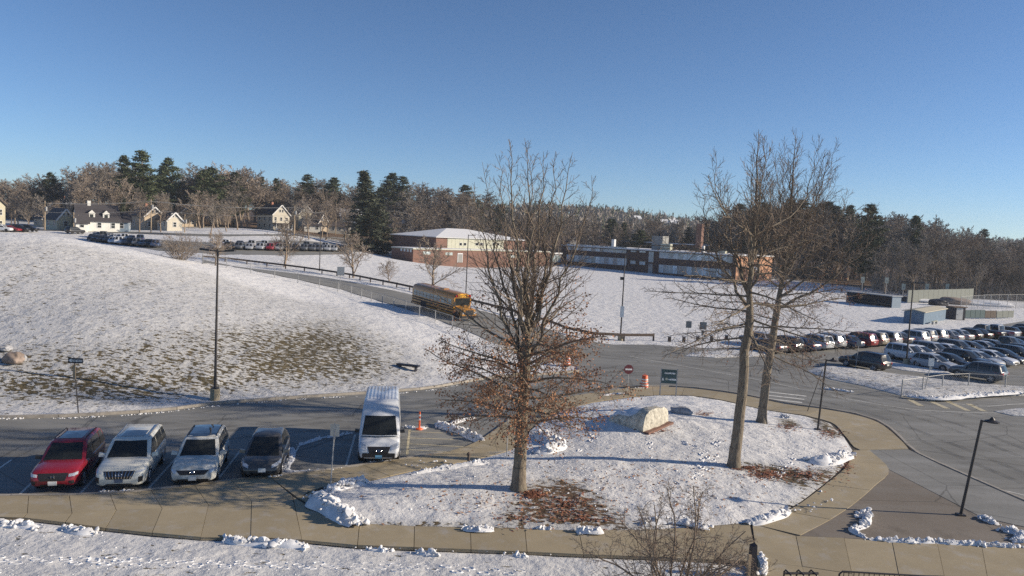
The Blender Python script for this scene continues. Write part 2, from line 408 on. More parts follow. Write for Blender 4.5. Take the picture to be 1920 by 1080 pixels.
def link(name, me, parent=None, kind=None):
    o = bpy.data.objects.new(name, me); COL.objects.link(o)
    if parent is not None: o.parent = parent
    if kind: o['kind'] = kind
    return o
def tag(o, label, cat, group=None, kind=None):
    o['label'] = label
    if cat: o['category'] = cat
    if group: o['group'] = group
    if kind: o['kind'] = kind
    return o
def thing(name, label, cat, loc=(0, 0, 0), rz=0.0, group=None):
    o = bpy.data.objects.new(name, None); COL.objects.link(o)
    o.empty_display_size = 0.3
    o.location = loc; o.rotation_euler = (0, 0, rz)
    return tag(o, label, cat, group)
def kids(o): return CH.get(o.name, None) or list(o.children)
CH = {}
def dup(root, loc, rz, label=None, group=None, scale=None, paint=None, rot=None):
    r = root.copy(); COL.objects.link(r); r.location = loc; r.rotation_euler = rot or (0, 0, rz)
    if scale is not None: r.scale = (scale,) * 3 if not hasattr(scale, '__len__') else scale
    if label: r['label'] = label
    if group: r['group'] = group
    elif 'group' in r and group == '': del r['group']
    def rec(src, dst):
        for c in kids(src):
            d = c.copy(); COL.objects.link(d); d.parent = dst
            if paint is not None and d.get('painted'):
                d.material_slots[0].link = 'OBJECT'; d.material_slots[0].material = paint
            rec(c, d)
    rec(root, r); return r
def remember(root):
    """children lists are read once: object.children is slow in a big scene"""
    def rec(o):
        ch = list(o.children)
        CH[o.name] = ch
        for c in ch: rec(c)
    rec(root)
class _L(list): pass
def kids(o):
    c = CH.get(o.name)
    return list(o.children) if c is None else c

def resample(pts, n):
    pts = [Vector(p) for p in pts]
    d = [0]
    for a, b in zip(pts, pts[1:]): d.append(d[-1] + (b - a).length)
    out = []
    for k in range(n):
        s = d[-1] * k / (n - 1); i = 0
        while i < len(d) - 2 and d[i + 1] < s: i += 1
        t = (s - d[i]) / max(1e-9, d[i + 1] - d[i]); out.append(pts[i].lerp(pts[i + 1], min(1, max(0, t))))
    return out
def smoothline(pts, n):
    """Catmull-Rom through the points, then n even samples"""
    pts = [Vector(p) for p in pts]; q = []
    P = [pts[0] * 2 - pts[1]] + pts + [pts[-1] * 2 - pts[-2]]
    for i in range(1, len(P) - 2):
        for k in range(8):
            t = k / 8; a, b, c, d = P[i - 1], P[i], P[i + 1], P[i + 2]
            q.append(0.5 * ((2 * b) + (c - a) * t + (2 * a - 5 * b + 4 * c - d) * t * t + (3 * b - a - 3 * c + d) * t ** 3))
    q.append(pts[-1]); return resample(q, n)
def in_poly(xs, ys, poly):
    ins = np.zeros(len(xs), bool); j = len(poly) - 1
    for i in range(len(poly)):
        xi, yi = poly[i][0], poly[i][1]; xj, yj = poly[j][0], poly[j][1]
        if yi != yj:
            c = ((yi > ys) != (yj > ys)) & (xs < (xj - xi) * (ys - yi) / (yj - yi) + xi)
            ins ^= c
        j = i
    return ins
def edge_dist(xs, ys, poly):
    d = np.full(len(xs), 1e9); n = len(poly)
    for i in range(n):
        ax, ay = poly[i][0], poly[i][1]; bx, by = poly[(i + 1) % n][0], poly[(i + 1) % n][1]
        l2 = (bx - ax) ** 2 + (by - ay) ** 2 + 1e-12
        t = np.clip(((xs - ax) * (bx - ax) + (ys - ay) * (by - ay)) / l2, 0, 1)
        d = np.minimum(d, np.hypot(xs - ax - t * (bx - ax), ys - ay - t * (by - ay)))
    return d
def feather(xs, ys, poly, wdt):
    d = edge_dist(xs, ys, poly); s = np.where(in_poly(xs, ys, poly), d, -d)
    return sstep(-wdt, wdt, s)
def sheet(name, poly, mat_, zf, step, skirt=0.0, kind='structure', parent=None, attrs=None, smooth=True):
    """a sheet filling a plan outline: zf(x array, y array, distance to the edge) gives its height; skirt adds an edge"""
    poly = [(p[0], p[1]) for p in poly]
    P = []
    for a, b in zip(poly, poly[1:] + poly[:1]):
        L = math.hypot(b[0] - a[0], b[1] - a[1]); k = max(1, int(L / step))
        for i in range(k): P.append((a[0] + (b[0] - a[0]) * i / k, a[1] + (b[1] - a[1]) * i / k))
    nb = len(P); E = [(i, (i + 1) % nb) for i in range(nb)]
    xs = np.array([p[0] for p in P]); ys = np.array([p[1] for p in P])
    gx, gy = np.meshgrid(np.arange(xs.min(), xs.max(), step), np.arange(ys.min(), ys.max(), step))
    gx = gx.ravel() + np.where((np.round(gy.ravel() / step).astype(int) % 2) == 0, 0.0, step / 2); gy = gy.ravel()
    ok = in_poly(gx, gy, P) & (edge_dist(gx, gy, P) > step * 0.45)
    V = [Vector(p) for p in P] + [Vector((x, y)) for x, y in zip(gx[ok], gy[ok])]
    vo, eo, fo, *_ = delaunay_2d_cdt(V, E, [], 1, 1e-5)
    X = np.array([v.x for v in vo]); Y = np.array([v.y for v in vo])
    D = edge_dist(X, Y, P); Z = zf(X, Y, D)
    verts = list(zip(X.tolist(), Y.tolist(), Z.tolist())); faces = [tuple(f) for f in fo]
    fx = []
    for f in faces:
        a, b, c = (verts[k] for k in f[:3])
        fx.append(f if (b[0] - a[0]) * (c[1] - a[1]) - (b[1] - a[1]) * (c[0] - a[0]) > 0 else f[::-1])
    faces = fx
    nsm = len(faces)
    if skirt:
        cnt = {}
        for f in faces:
            for i in range(len(f)):
                e = (f[i], f[(i + 1) % len(f)]); cnt[e] = cnt.get(e, 0) + 1
        bound = [e for e in cnt if (e[1], e[0]) not in cnt]
        mp = {}
        for a, b in bound:
            for q in (a, b):
                if q not in mp:
                    mp[q] = len(verts); verts.append(verts[q]); verts.append((verts[q][0], verts[q][1], verts[q][2] - skirt))
            faces.append((mp[b], mp[a], mp[a] + 1, mp[b] + 1))
    me = bpy.data.meshes.new(name); me.from_pydata(verts, [], faces); me.materials.append(mat_)
    if smooth: me.polygons.foreach_set('use_smooth', [i < nsm for i in range(len(faces))])
    if attrs:
        for an, fn in attrs.items():
            vx = np.array([v[0] for v in verts]); vy = np.array([v[1] for v in verts])
            a = me.attributes.new(an, 'FLOAT', 'POINT'); a.data.foreach_set('value', fn(vx, vy).astype(np.float32))
    me.update()
    return link(name, me, parent, kind)
def pxs(lst, z=0.0): return [pz(u, v, z) for u, v in lst]
def hits(lst): return [hit(u, v) for u, v in lst]

# ------------------------------------------------------------------ ground
def px_poly(l): return [(p.x, p.y) for p in hits(l)]
BARE = [  # outline in the photograph, width of the ragged edge in metres, amount
    (px_poly([(400, 640), (480, 612), (600, 606), (700, 632), (740, 680), (760, 700), (700, 715), (560, 725), (470, 728), (420, 720)]), 4.2, 0.71),
    (px_poly([(-60, 692), (60, 682), (180, 680), (290, 682), (380, 715), (370, 745), (250, 757), (120, 755), (0, 752), (-40, 740)]), 3.0, 0.70),
    (px_poly([(300, 690), (440, 680), (470, 735), (380, 745), (300, 735)]), 2.5, 0.70),
    (px_poly([(-60, 640), (200, 630), (420, 600), (640, 590), (760, 650), (800, 700), (700, 728), (400, 748), (0, 767), (-60, 765)]), 5.0, 0.52),
    (px_poly([(-100, 460), (100, 450), (250, 480), (390, 510), (640, 575), (780, 650), (860, 700), (600, 740), (0, 780), (-60, 780)]), 3.0, 0.27),
    (px_poly([(0, 528), (60, 505), (72, 512), (20, 535)]), 0.7, 0.50), (px_poly([(2, 552), (32, 536), (38, 541), (6, 558)]), 0.6, 0.6),
    (px_poly([(230, 530), (270, 523), (292, 527), (262, 533), (236, 548)]), 0.7, 0.6),
    (px_poly([(-300, 985), (200, 1000), (560, 1020), (1090, 1048), (1400, 1062), (1400, 1300), (-300, 1300)]), 0.6, 0.16),
    (px_poly([(-60, 1060), (300, 1070), (700, 1078), (1100, 1085), (1100, 1200), (-60, 1200)]), 1.0, 0.22),
    (px_poly([(640, 500), (1000, 540), (1500, 560), (1700, 600), (1400, 640), (1150, 640), (900, 570)]), 8.0, 0.06),
]
WOODS = [[(-320, 285), (-140, 290), (-20, 300), (40, 320), (80, 330), (96, 300), (96, 262), (110, 232), (118, 205), (150, 200), (420, 200), (600, 500), (400, 1100), (-600, 1100), (-500, 300)]]
def bare_f(x, y):
    a = np.zeros(len(x))
    for poly, wd, amt in BARE:
        a = np.maximum(a, amt * feather(x, y, poly, wd))
    for poly in WOODS: a = np.maximum(a, 1.0 * feather(x, y, poly, 8))
    # street verges behind the upper lot keep patchy snow
    a = np.maximum(a, 0.55 * sstep(248, 300, y) * (x < 60))
    return a
def litter_f(x, y):
    a = np.zeros(len(x))
    for poly in WOODS: a = np.maximum(a, feather(x, y, poly, 10))
    return a
def build_ground():
    ang = np.radians(np.concatenate([np.arange(-75, -40, 1.5), np.arange(-40, 42, 0.45), np.arange(42, 76, 1.5)]))
    rad = np.concatenate([np.array([3.0, 10, 16]), np.geomspace(20, 34, 60), np.geomspace(34.6, 160, 92), np.geomspace(164, 1250, 52)])
    A, Rr = np.meshgrid(ang, rad, indexing='xy')
    X = (np.sin(A) * Rr).ravel(); Y = (np.cos(A) * Rr).ravel()
    Z = terr(X, Y) - 0.06
    Z += 0.14 * feather(X, Y, px_poly([(-300, 988), (-37, 977), (44, 979), (122, 988), (198, 999), (285, 1008), (376, 1016), (470, 1016), (566, 1021), (670, 1031), (776, 1035), (883, 1039), (988, 1043), (1094, 1048), (1200, 1052), (1330, 1058), (1400, 1075), (1400, 1300), (-300, 1300)]), 0.3)
    Z += np.where(Y > 36, 0.07, 0.02) * np.array([mnoise.noise(Vector((x * 0.5, y * 0.5, 0))) for x, y in zip(X, Y)])
    na, nr = len(ang), len(rad)
    idx = np.arange(na * nr).reshape(nr, na)
    fs = np.stack([idx[:-1, :-1], idx[:-1, 1:], idx[1:, 1:], idx[1:, :-1]], -1).reshape(-1, 4)
    me = bpy.data.meshes.new('ground'); me.from_pydata(np.stack([X, Y, Z], 1).tolist(), [], fs[:, ::-1].tolist())
    me.materials.append(M['snow'])
    me.polygons.foreach_set('use_smooth', [True] * len(me.polygons))
    for an, fn in (('bare', bare_f), ('litter', litter_f)):
        a = me.attributes.new(an, 'FLOAT', 'POINT'); a.data.foreach_set('value', fn(X, Y).astype(np.float32))
    link('ground', me, None, 'structure')
    if me.polygons[5000].normal.z < 0: me.flip_normals()
build_ground()

# ------------------------------------------------------------------ thin winter haze
hz = MB(); hz.box(-1262, 1262, -60, 1262, -6.0, 78.0)
hm_ = bpy.data.materials.new('haze_air'); hm_.use_nodes = True
_t = hm_.node_tree; _t.nodes.remove(_t.nodes['Principled BSDF'])
_v = _t.nodes.new('ShaderNodeVolumePrincipled'); _v.inputs['Color'].default_value = (0.80, 0.86, 0.95, 1); _v.inputs['Density'].default_value = 0.00019; _v.inputs['Anisotropy'].default_value = 0.2
_t.links.new(_v.outputs[0], _t.nodes['Material Output'].inputs['Volume'])
hz.build('haze', hm_, None, kind='stuff')
# ------------------------------------------------------------------ asphalt
FENCE_PX = [(380, 493), (430, 503), (480, 514), (560, 530), (640, 548), (700, 566), (770, 588), (820, 605), (870, 623), (925, 648)]
RAIL_PX = [(380, 487), (430, 491), (480, 497), (540, 504), (600, 512), (650, 520), (700, 530), (740, 538), (780, 547), (840, 560), (900, 575), (950, 588), (1000, 602), (1040, 615), (1070, 627), (1100, 634), (1150, 638), (1225, 638)]
zt = lambda o: (lambda X, Y, D: terr(X, Y) + o)
main = pxs([(-420, 1000), (0, 950), (300, 945), (450, 930), (560, 960), (900, 990), (1420, 984), (1500, 1002), (1920, 1010), (2400, 1030), (2700, 800), (2500, 640), (2300, 560), (2100, 580), (1920, 602), (1830, 616), (1700, 634), (1600, 644), (1500, 650), (1400, 654), (1330, 655), (1225, 646)])
rail_in = [pz(u, v + 8, 0) if v > 630 else hit(u, v + 7) for u, v in RAIL_PX]
fence_in = [hit(u, v - 6) for u, v in FENCE_PX]
outline = main + rail_in[::-1][1:] + fence_in + pxs([(1000, 664), (1082, 687)]) + [pz(u, v) for u, v in FOOT_PX[:13][::-1]]
sheet('road', outline, M['asphalt'], zt(0.0), 1.6)
# walks, kerb and islands are laid on top of the asphalt
WALK_T = 0.12
sidewalk = None
def slab(parent, poly, zt_=WALK_T, name='concrete_slab'):
    mb = MB(); c = sum((Vector((p[0], p[1])) for p in poly), Vector((0, 0))) / len(poly)
    q = []
    for p in poly:
        d = Vector((p[0], p[1])) - c; L = d.length
        q.append(c + d * max(0.0, (L - 0.016) / L))
    a = sum(q[i].x * q[(i + 1) % len(q)].y - q[(i + 1) % len(q)].x * q[i].y for i in range(len(q)))
    if a < 0: q = q[::-1]
    dz = RND.uniform(-0.006, 0.006)
    mb.prism(q, 0.0, zt_ + dz)
    return mb.build(name, M['concrete'], parent)
def walk_bed(name, poly, zz=0.085):
    poly = [(p.x, p.y) for p in poly]
    return sheet(name, poly, M['joint'], lambda X, Y, D: np.full(len(X), zz), 6.0, smooth=False)
# front walk, joint by joint (top, crease, bottom)
FJ = [((-200, 938), (-205, 972), (-225, 985)), ((-110, 936), (-112, 970), (-125, 978)), ((-25, 935), (-28, 969), (-37, 974)), ((54, 934), (51, 968), (44, 976)), ((130, 934), (135, 968), (122, 985)), ((206, 931), (218, 962), (198, 996)), ((284, 925), (304, 959), (285, 1005)), ((364, 914), (391, 952), (376, 1013)), ((432, 904), (472, 945), (470, 1013)), ((503, 897), (548, 935), (566, 1018))]
bed = walk_bed('sidewalk', pxs([(-200, 938), (54, 934), (206, 931), (364, 914), (503, 897), (640, 882), (770, 862), (830, 853), (880, 838), (915, 818), (955, 790), (1005, 765), (1060, 748), (1120, 738), (1170, 731), (1230, 728), (1300, 731), (1400, 745), (1470, 760), (1545, 770), (1600, 780), (1650, 797), (1690, 830), (1703, 845), (1630, 847), (1667, 884), (1640, 915), (1600, 950), (1555, 980), (1500, 1009), (1620, 1015), (1920, 1033), (2300, 1060), (2300, 1300), (1380, 1300), (1400, 1058), (1200, 1049), (1094, 1045), (988, 1040), (883, 1036), (776, 1032), (670, 1028), (566, 1018), (470, 1013), (376, 1013), (285, 1005), (198, 996), (122, 985), (44, 976), (-225, 985)]))
for a, b in zip(FJ, FJ[1:]):
    A = pxs(a); B = pxs(b)
    slab(bed, [A[0], B[0], B[1], A[1]]); slab(bed, [A[1], B[1], B[2], A[2]])
FB = [((674, 987), (670, 1028)), ((777, 992), (776, 1032)), ((882, 994), (883, 1036)), ((984, 997), (988, 1040)), ((1085, 1000), (1094, 1045)), ((1190, 999), (1200, 1049)), ((1300, 994), (1310, 1054)), ((1405, 986), (1420, 1058))]
for a, b in zip(FB, FB[1:]):
    A = pxs(a); B = pxs(b); slab(bed, [A[0], B[0], B[1], A[1]])
slab(bed, pxs([(549, 936), (574, 952), (606, 972), (674, 989), (670, 1028), (566, 1018)]))
slab(bed, pxs([(549, 934), (560, 940), (590, 922), (574, 946)]))
def ring(outer, inner, n, sub=3):
    O = smoothline(pxs(outer), n * sub + 1); I = smoothline(pxs(inner), n * sub + 1)
    for k in range(n):
        slab(bed, O[k * sub:k * sub + sub + 1] + I[k * sub:k * sub + sub + 1][::-1])
ring([(503, 897), (560, 892), (640, 882), (700, 873), (770, 862), (830, 853)], [(560, 940), (590, 922), (640, 912), (700, 904), (780, 886), (890, 866)], 4)
ring([(830, 853), (880, 838), (915, 818), (955, 790), (1005, 765), (1060, 748), (1120, 738), (1170, 731)], [(890, 866), (950, 850), (985, 832), (990, 812), (1020, 792), (1060, 774), (1110, 758), (1180, 747)], 8)
ring([(1170, 731), (1230, 728), (1300, 731), (1400, 745), (1470, 760), (1545, 770)], [(1180, 747), (1230, 743), (1290, 744), (1350, 752), (1430, 770), (1510, 782)], 6)
ring([(1545, 770), (1600, 780), (1650, 797), (1690, 830), (1703, 845)], [(1510, 782), (1560, 796), (1585, 822), (1605, 845), (1630, 847)], 5)
ring([(1630, 847), (1667, 884), (1640, 915), (1600, 950), (1555, 980), (1500, 1009)], [(1600, 848), (1585, 880), (1550, 910), (1505, 945), (1465, 968), (1410, 987)], 6)
BJ = [((1410, 987), (1420, 1058), (1420, 1250)), ((1492, 1010), (1504, 1068), (1545, 1250)), ((1582, 1014), (1597, 1082), (1640, 1250)), ((1672, 1019), (1685, 1084), (1730, 1250)), ((1757, 1024), (1770, 1086), (1810, 1250)), ((1840, 1029), (1851, 1088), (1890, 1250)), ((1922, 1034), (1935, 1090), (1980, 1250)), ((2010, 1040), (2025, 1092), (2070, 1250))]
for a, b in zip(BJ, BJ[1:]):
    A = pxs(a); B = pxs(b)
    slab(bed, [A[0], B[0], B[1], A[1]]); slab(bed, [A[1], B[1], B[2], A[2]])
sheet('asphalt_path', pxs([(1630, 847), (1703, 846), (1760, 874), (1850, 914), (1920, 945), (2100, 1020), (2100, 1046), (1920, 992), (1840, 974), (1800, 953), (1667, 884)]), M['asphalt_path'], lambda X, Y, D: np.full(len(X), 0.110), 2.5, skirt=0.12)
sheet('asphalt_apron', pxs([(1667, 884), (1800, 954), (1840, 975), (1920, 993), (2100, 1047), (1920, 1034), (1620, 1015), (1500, 1009), (1555, 980), (1600, 950), (1640, 915)]), M['asphalt_brown'], lambda X, Y, D: np.full(len(X), 0.10), 2.0, skirt=0.1)
def kerb(pts, wd=0.16, h=0.15, z=0.0, n=40, stone=2.0, name='kerb'):
    P = smoothline(pts, n); root = None
    L = sum((b - a).length for a, b in zip(P, P[1:])); k = max(1, int(L / stone)); P = smoothline(pts, k * 2 + 1)
    mb = MB(); st = []
    for i in range(k):
        a, b = P[2 * i], P[2 * i + 2]; d = (b - a).normalized() * 0.008
        m2 = MB(); a2, b2 = a + d, b - d
        hh = h + RND.uniform(-0.008, 0.008)
        m2.bar(a2 + Vector((0, 0, z + hh / 2)), b2 + Vector((0, 0, z + hh / 2)), wd, hh); st.append(m2)
    base = MB()
    for i in range(k): base.bar(P[2 * i] + Vector((0, 0, z + h / 2 - 0.02)), P[2 * i + 2] + Vector((0, 0, z + h / 2 - 0.02)), wd - 0.03, h - 0.04)
    root = base.build(name, M['joint'], None, kind='structure')
    for m2 in st: m2.build('kerb_stone', M['kerb'], root)
kerb([pz(u, v + 1) for u, v in FOOT_PX[1:13]], 0.2, 0.16)
kerb(pxs([(1172, 728), (1230, 725), (1300, 728), (1400, 742), (1470, 757), (1545, 767), (1602, 777), (1655, 795), (1695, 829), (1708, 845), (1762, 872), (1852, 912), (1922, 942), (2100, 1015)]), 0.17, 0.14)
kerb(pxs([(-200, 936), (54, 932.5), (206, 929.5), (364, 912.5), (503, 895.5), (640, 880.5), (770, 860.5), (830, 851.5)]), 0.14, 0.125)
# snow covered islands
ISL_PX = [(572, 948), (590, 926), (640, 914), (700, 905), (780, 887), (890, 867), (950, 851), (988, 832), (993, 813), (1022, 793), (1062, 775), (1112, 759), (1182, 748), (1230, 744), (1290, 745), (1350, 753), (1430, 771), (1508, 783), (1556, 797), (1582, 823), (1598, 848), (1582, 878), (1548, 908), (1503, 943), (1463, 966), (1400, 984), (1300, 993), (1190, 998), (1085, 999), (984, 996), (882, 993), (777, 991), (674, 986), (610, 970)]
ISL = [(p.x, p.y) for p in pxs(ISL_PX)]
bc = pz(1195, 800)
def isl_z(X, Y, D=None):
    if D is None: D = edge_dist(X, Y, ISL)
    nz = np.array([mnoise.fractal(Vector((x * 0.7, y * 0.7, 3.1)), 0.8, 2.0, 4) for x, y in zip(X, Y)])
    n2 = np.array([mnoise.noise(Vector((x * 3.1, y * 3.1, 9))) for x, y in zip(X, Y)])
    z = 0.10 + 0.10 * sstep(0, 0.5, D) + 0.30 * sstep(0, 6, D) + 0.45 * np.exp(-((X - bc.x + 1) ** 2 / 22 + (Y - bc.y) ** 2 / 14))
    return z + (0.045 * nz + 0.022 * n2) * sstep(0, 0.6, D)
IB = [(px_poly([(955, 965), (985, 930), (1040, 915), (1090, 925), (1130, 950), (1170, 980), (1180, 997), (1090, 998), (960, 994), (930, 985)]), 1.0, 0.72),
      (px_poly([(1385, 880), (1440, 880), (1500, 890), (1555, 885), (1570, 895), (1520, 925), (1460, 915), (1400, 900)]), 0.8, 0.72),
      (px_poly([(1520, 786), (1556, 799), (1580, 822), (1560, 825), (1530, 808)]), 0.5, 0.8),
      (px_poly([(1560, 880), (1600, 845), (1592, 880), (1505, 945), (1470, 965), (1465, 958), (1520, 925)]), 0.4, 0.6),
      (px_poly([(700, 985), (930, 988), (1100, 985), (1200, 990), (1200, 999), (900, 996), (690, 989)]), 0.35, 0.62),
      (px_poly([(1455, 795), (1490, 795), (1500, 808), (1470, 812)]), 0.5, 0.75),
      (px_poly([(960, 840), (1250, 800), (1500, 830), (1450, 960), (1100, 970), (900, 960), (760, 940)]), 3.0, 0.09)]
def isl_bare(x, y):
    a = np.zeros(len(x))
    for poly, wd, amt in IB: a = np.maximum(a, amt * feather(x, y, poly, wd))
    return a
sheet('snow_island', ISL, M['snow'], isl_z, 0.30, skirt=0.35, attrs={'bare': isl_bare, 'litter': lambda x, y: 0.75 * feather(x, y, IB[0][0], 1.5) + 0.2})
def on_isl(u, v):
    p = pz(u, v, 0.3); z = float(isl_z(np.array([p.x]), np.array([p.y]))[0]); p = pz(u, v, z)
    return Vector((p.x, p.y, float(isl_z(np.array([p.x]), np.array([p.y]))[0])))
def snow_patch(name, px, h, bare=0.25, step=0.6):
    poly = [(p.x, p.y) for p in pxs(px)]
    def zf(X, Y, D):
        return 0.05 + h * sstep(0, 0.9, D) + 0.05 * sstep(0, .5, D) * np.array([mnoise.fractal(Vector((x * 0.9, y * 0.9, 5)), 0.9, 2.0, 3) for x, y in zip(X, Y)])
    return sheet(name, poly, M['snow'], zf, step, skirt=0.3, attrs={'bare': lambda x, y: np.full(len(x), bare), 'litter': lambda x, y: np.full(len(x), 0.3)})
snow_patch('snow_verge', [(1512, 697), (1530, 690), (1570, 689), (1650, 700), (1740, 712), (1830, 722), (1920, 727), (2200, 735), (2200, 752), (1920, 742), (1860, 743), (1800, 750), (1740, 752), (1690, 742), (1620, 724), (1560, 712)], 0.28, 0.3)
snow_patch('snow_median', [(1655, 686), (1668, 679), (1700, 684), (1740, 690), (1790, 699), (1786, 703), (1740, 700), (1690, 694)], 0.12, 0.1)
snow_patch('snow_edge', [(1285, 668), (1300, 661), (1390, 655), (1440, 660), (1430, 668), (1340, 671)], 0.12, 0.25)
snow_patch('snow_corner', [(1865, 772), (1910, 766), (2100, 770), (2100, 790), (1900, 780)], 0.18, 0.3)
# pavement markings
def mark(name, pts, wd, z=0.006, m_='paint_white', n=None, closed=False):
    P = smoothline(pts, n or max(2, int(sum((b - a).length for a, b in zip(pts, pts[1:])) / 1.2))) if len(pts) > 2 else [Vector(p) for p in pts]
    mb = MB(); L = []
    for i, p in enumerate(P):
        d = (P[min(i + 1, len(P) - 1)] - P[max(0, i - 1)]); d.z = 0; d.normalize()
        s = Vector((-d.y, d.x, 0)) * wd / 2
        L.append((p + s, p - s))
    for a, b in zip(L, L[1:]): mb.quad(a[1] + Vector((0, 0, z)), b[1] + Vector((0, 0, z)), b[0] + Vector((0, 0, z)), a[0] + Vector((0, 0, z)))
    return mb.build(name, M[m_], None, kind='structure')
for a, b in (((-70, 925), (22, 862)), ((36, 928), (105, 862)), ((150, 926), (215, 855)), ((277, 918), (340, 848)), ((400, 910), (452, 843)), ((527, 893), (565, 829)), ((648, 877), (666, 815))):
    mark('parking_line', pxs([a, b]), 0.11)
mark('parking_line', pxs([(763, 853), (768, 806)]), 0.13, m_='paint_yellow')
for k, (a, b) in enumerate((((768, 809), (830, 812)), ((768, 821), (850, 824)), ((767, 832), (890, 839)), ((765, 843), (850, 848)))):
    mark('hatch_line', pxs([a, b]), 0.11, m_='paint_yellow')
for k in range(5):
    v = 737 + k * 6.0; mark('crosswalk_bar', pxs([(1442 - k * 3, v - 2), (1512 - k * 4, v + 6)]), 0.42)
for a, b in (((1705, 749), (1727, 761)), ((1742, 751), (1776, 766)), ((1775, 752), (1815, 770)), ((1815, 757), (1845, 771))):
    mark('hatch_line', pxs([a, b]), 0.45, m_='paint_yellow')
mark('road_line', pxs([(1850, 912), (1890, 922), (1960, 938)]), 0.13)
mark('road_line', pxs([(1560, 742), (1640, 757), (1740, 770), (1900, 775), (2100, 778)]), 0.12)
mark('road_line', pxs([(1780, 755), (1840, 762), (1920, 757), (2050, 755)]), 0.12)
mark('road_line', pxs([(1180, 668), (1300, 690), (1420, 712), (1500, 729)]), 0.12)
for k in range(9):
    p = Vector((43.0, 74.4, 0)) + Vector((0.85, 0.53, 0)) * 2.75 * (k - 1.5)
    mark('parking_line', [p + Vector((0.53, -0.85, 0)) * 2.8, p - Vector((0.53, -0.85, 0)) * 8.6], 0.1)

for path in ([(-80, 818), (150, 812), (320, 800), (560, 782), (760, 762), (930, 735), (1080, 705), (1180, 688)], [(-80, 850), (150, 838), (330, 824), (560, 803), (650, 795)], [(1120, 700), (1300, 706), (1450, 736), (1600, 772), (1720, 815), (1850, 868), (2000, 930)], [(1060, 662), (1250, 680), (1430, 712), (1600, 750), (1760, 790), (1920, 850), (2050, 900)], [(1180, 662), (1350, 676), (1500, 706), (1700, 752), (1900, 792), (2100, 812)], [(1350, 690), (1480, 690), (1600, 712), (1720, 728)]):
    P = pxs(path); L = [(P[min(i + 1, len(P) - 1)] - P[max(0, i - 1)]).normalized() for i in range(len(P))]
    for s_ in (-.8, .8): mark('tyre_track', [p + Vector((-d.y, d.x, 0)) * s_ for p, d in zip(P, L)], .5, .005, 'track', n=60)
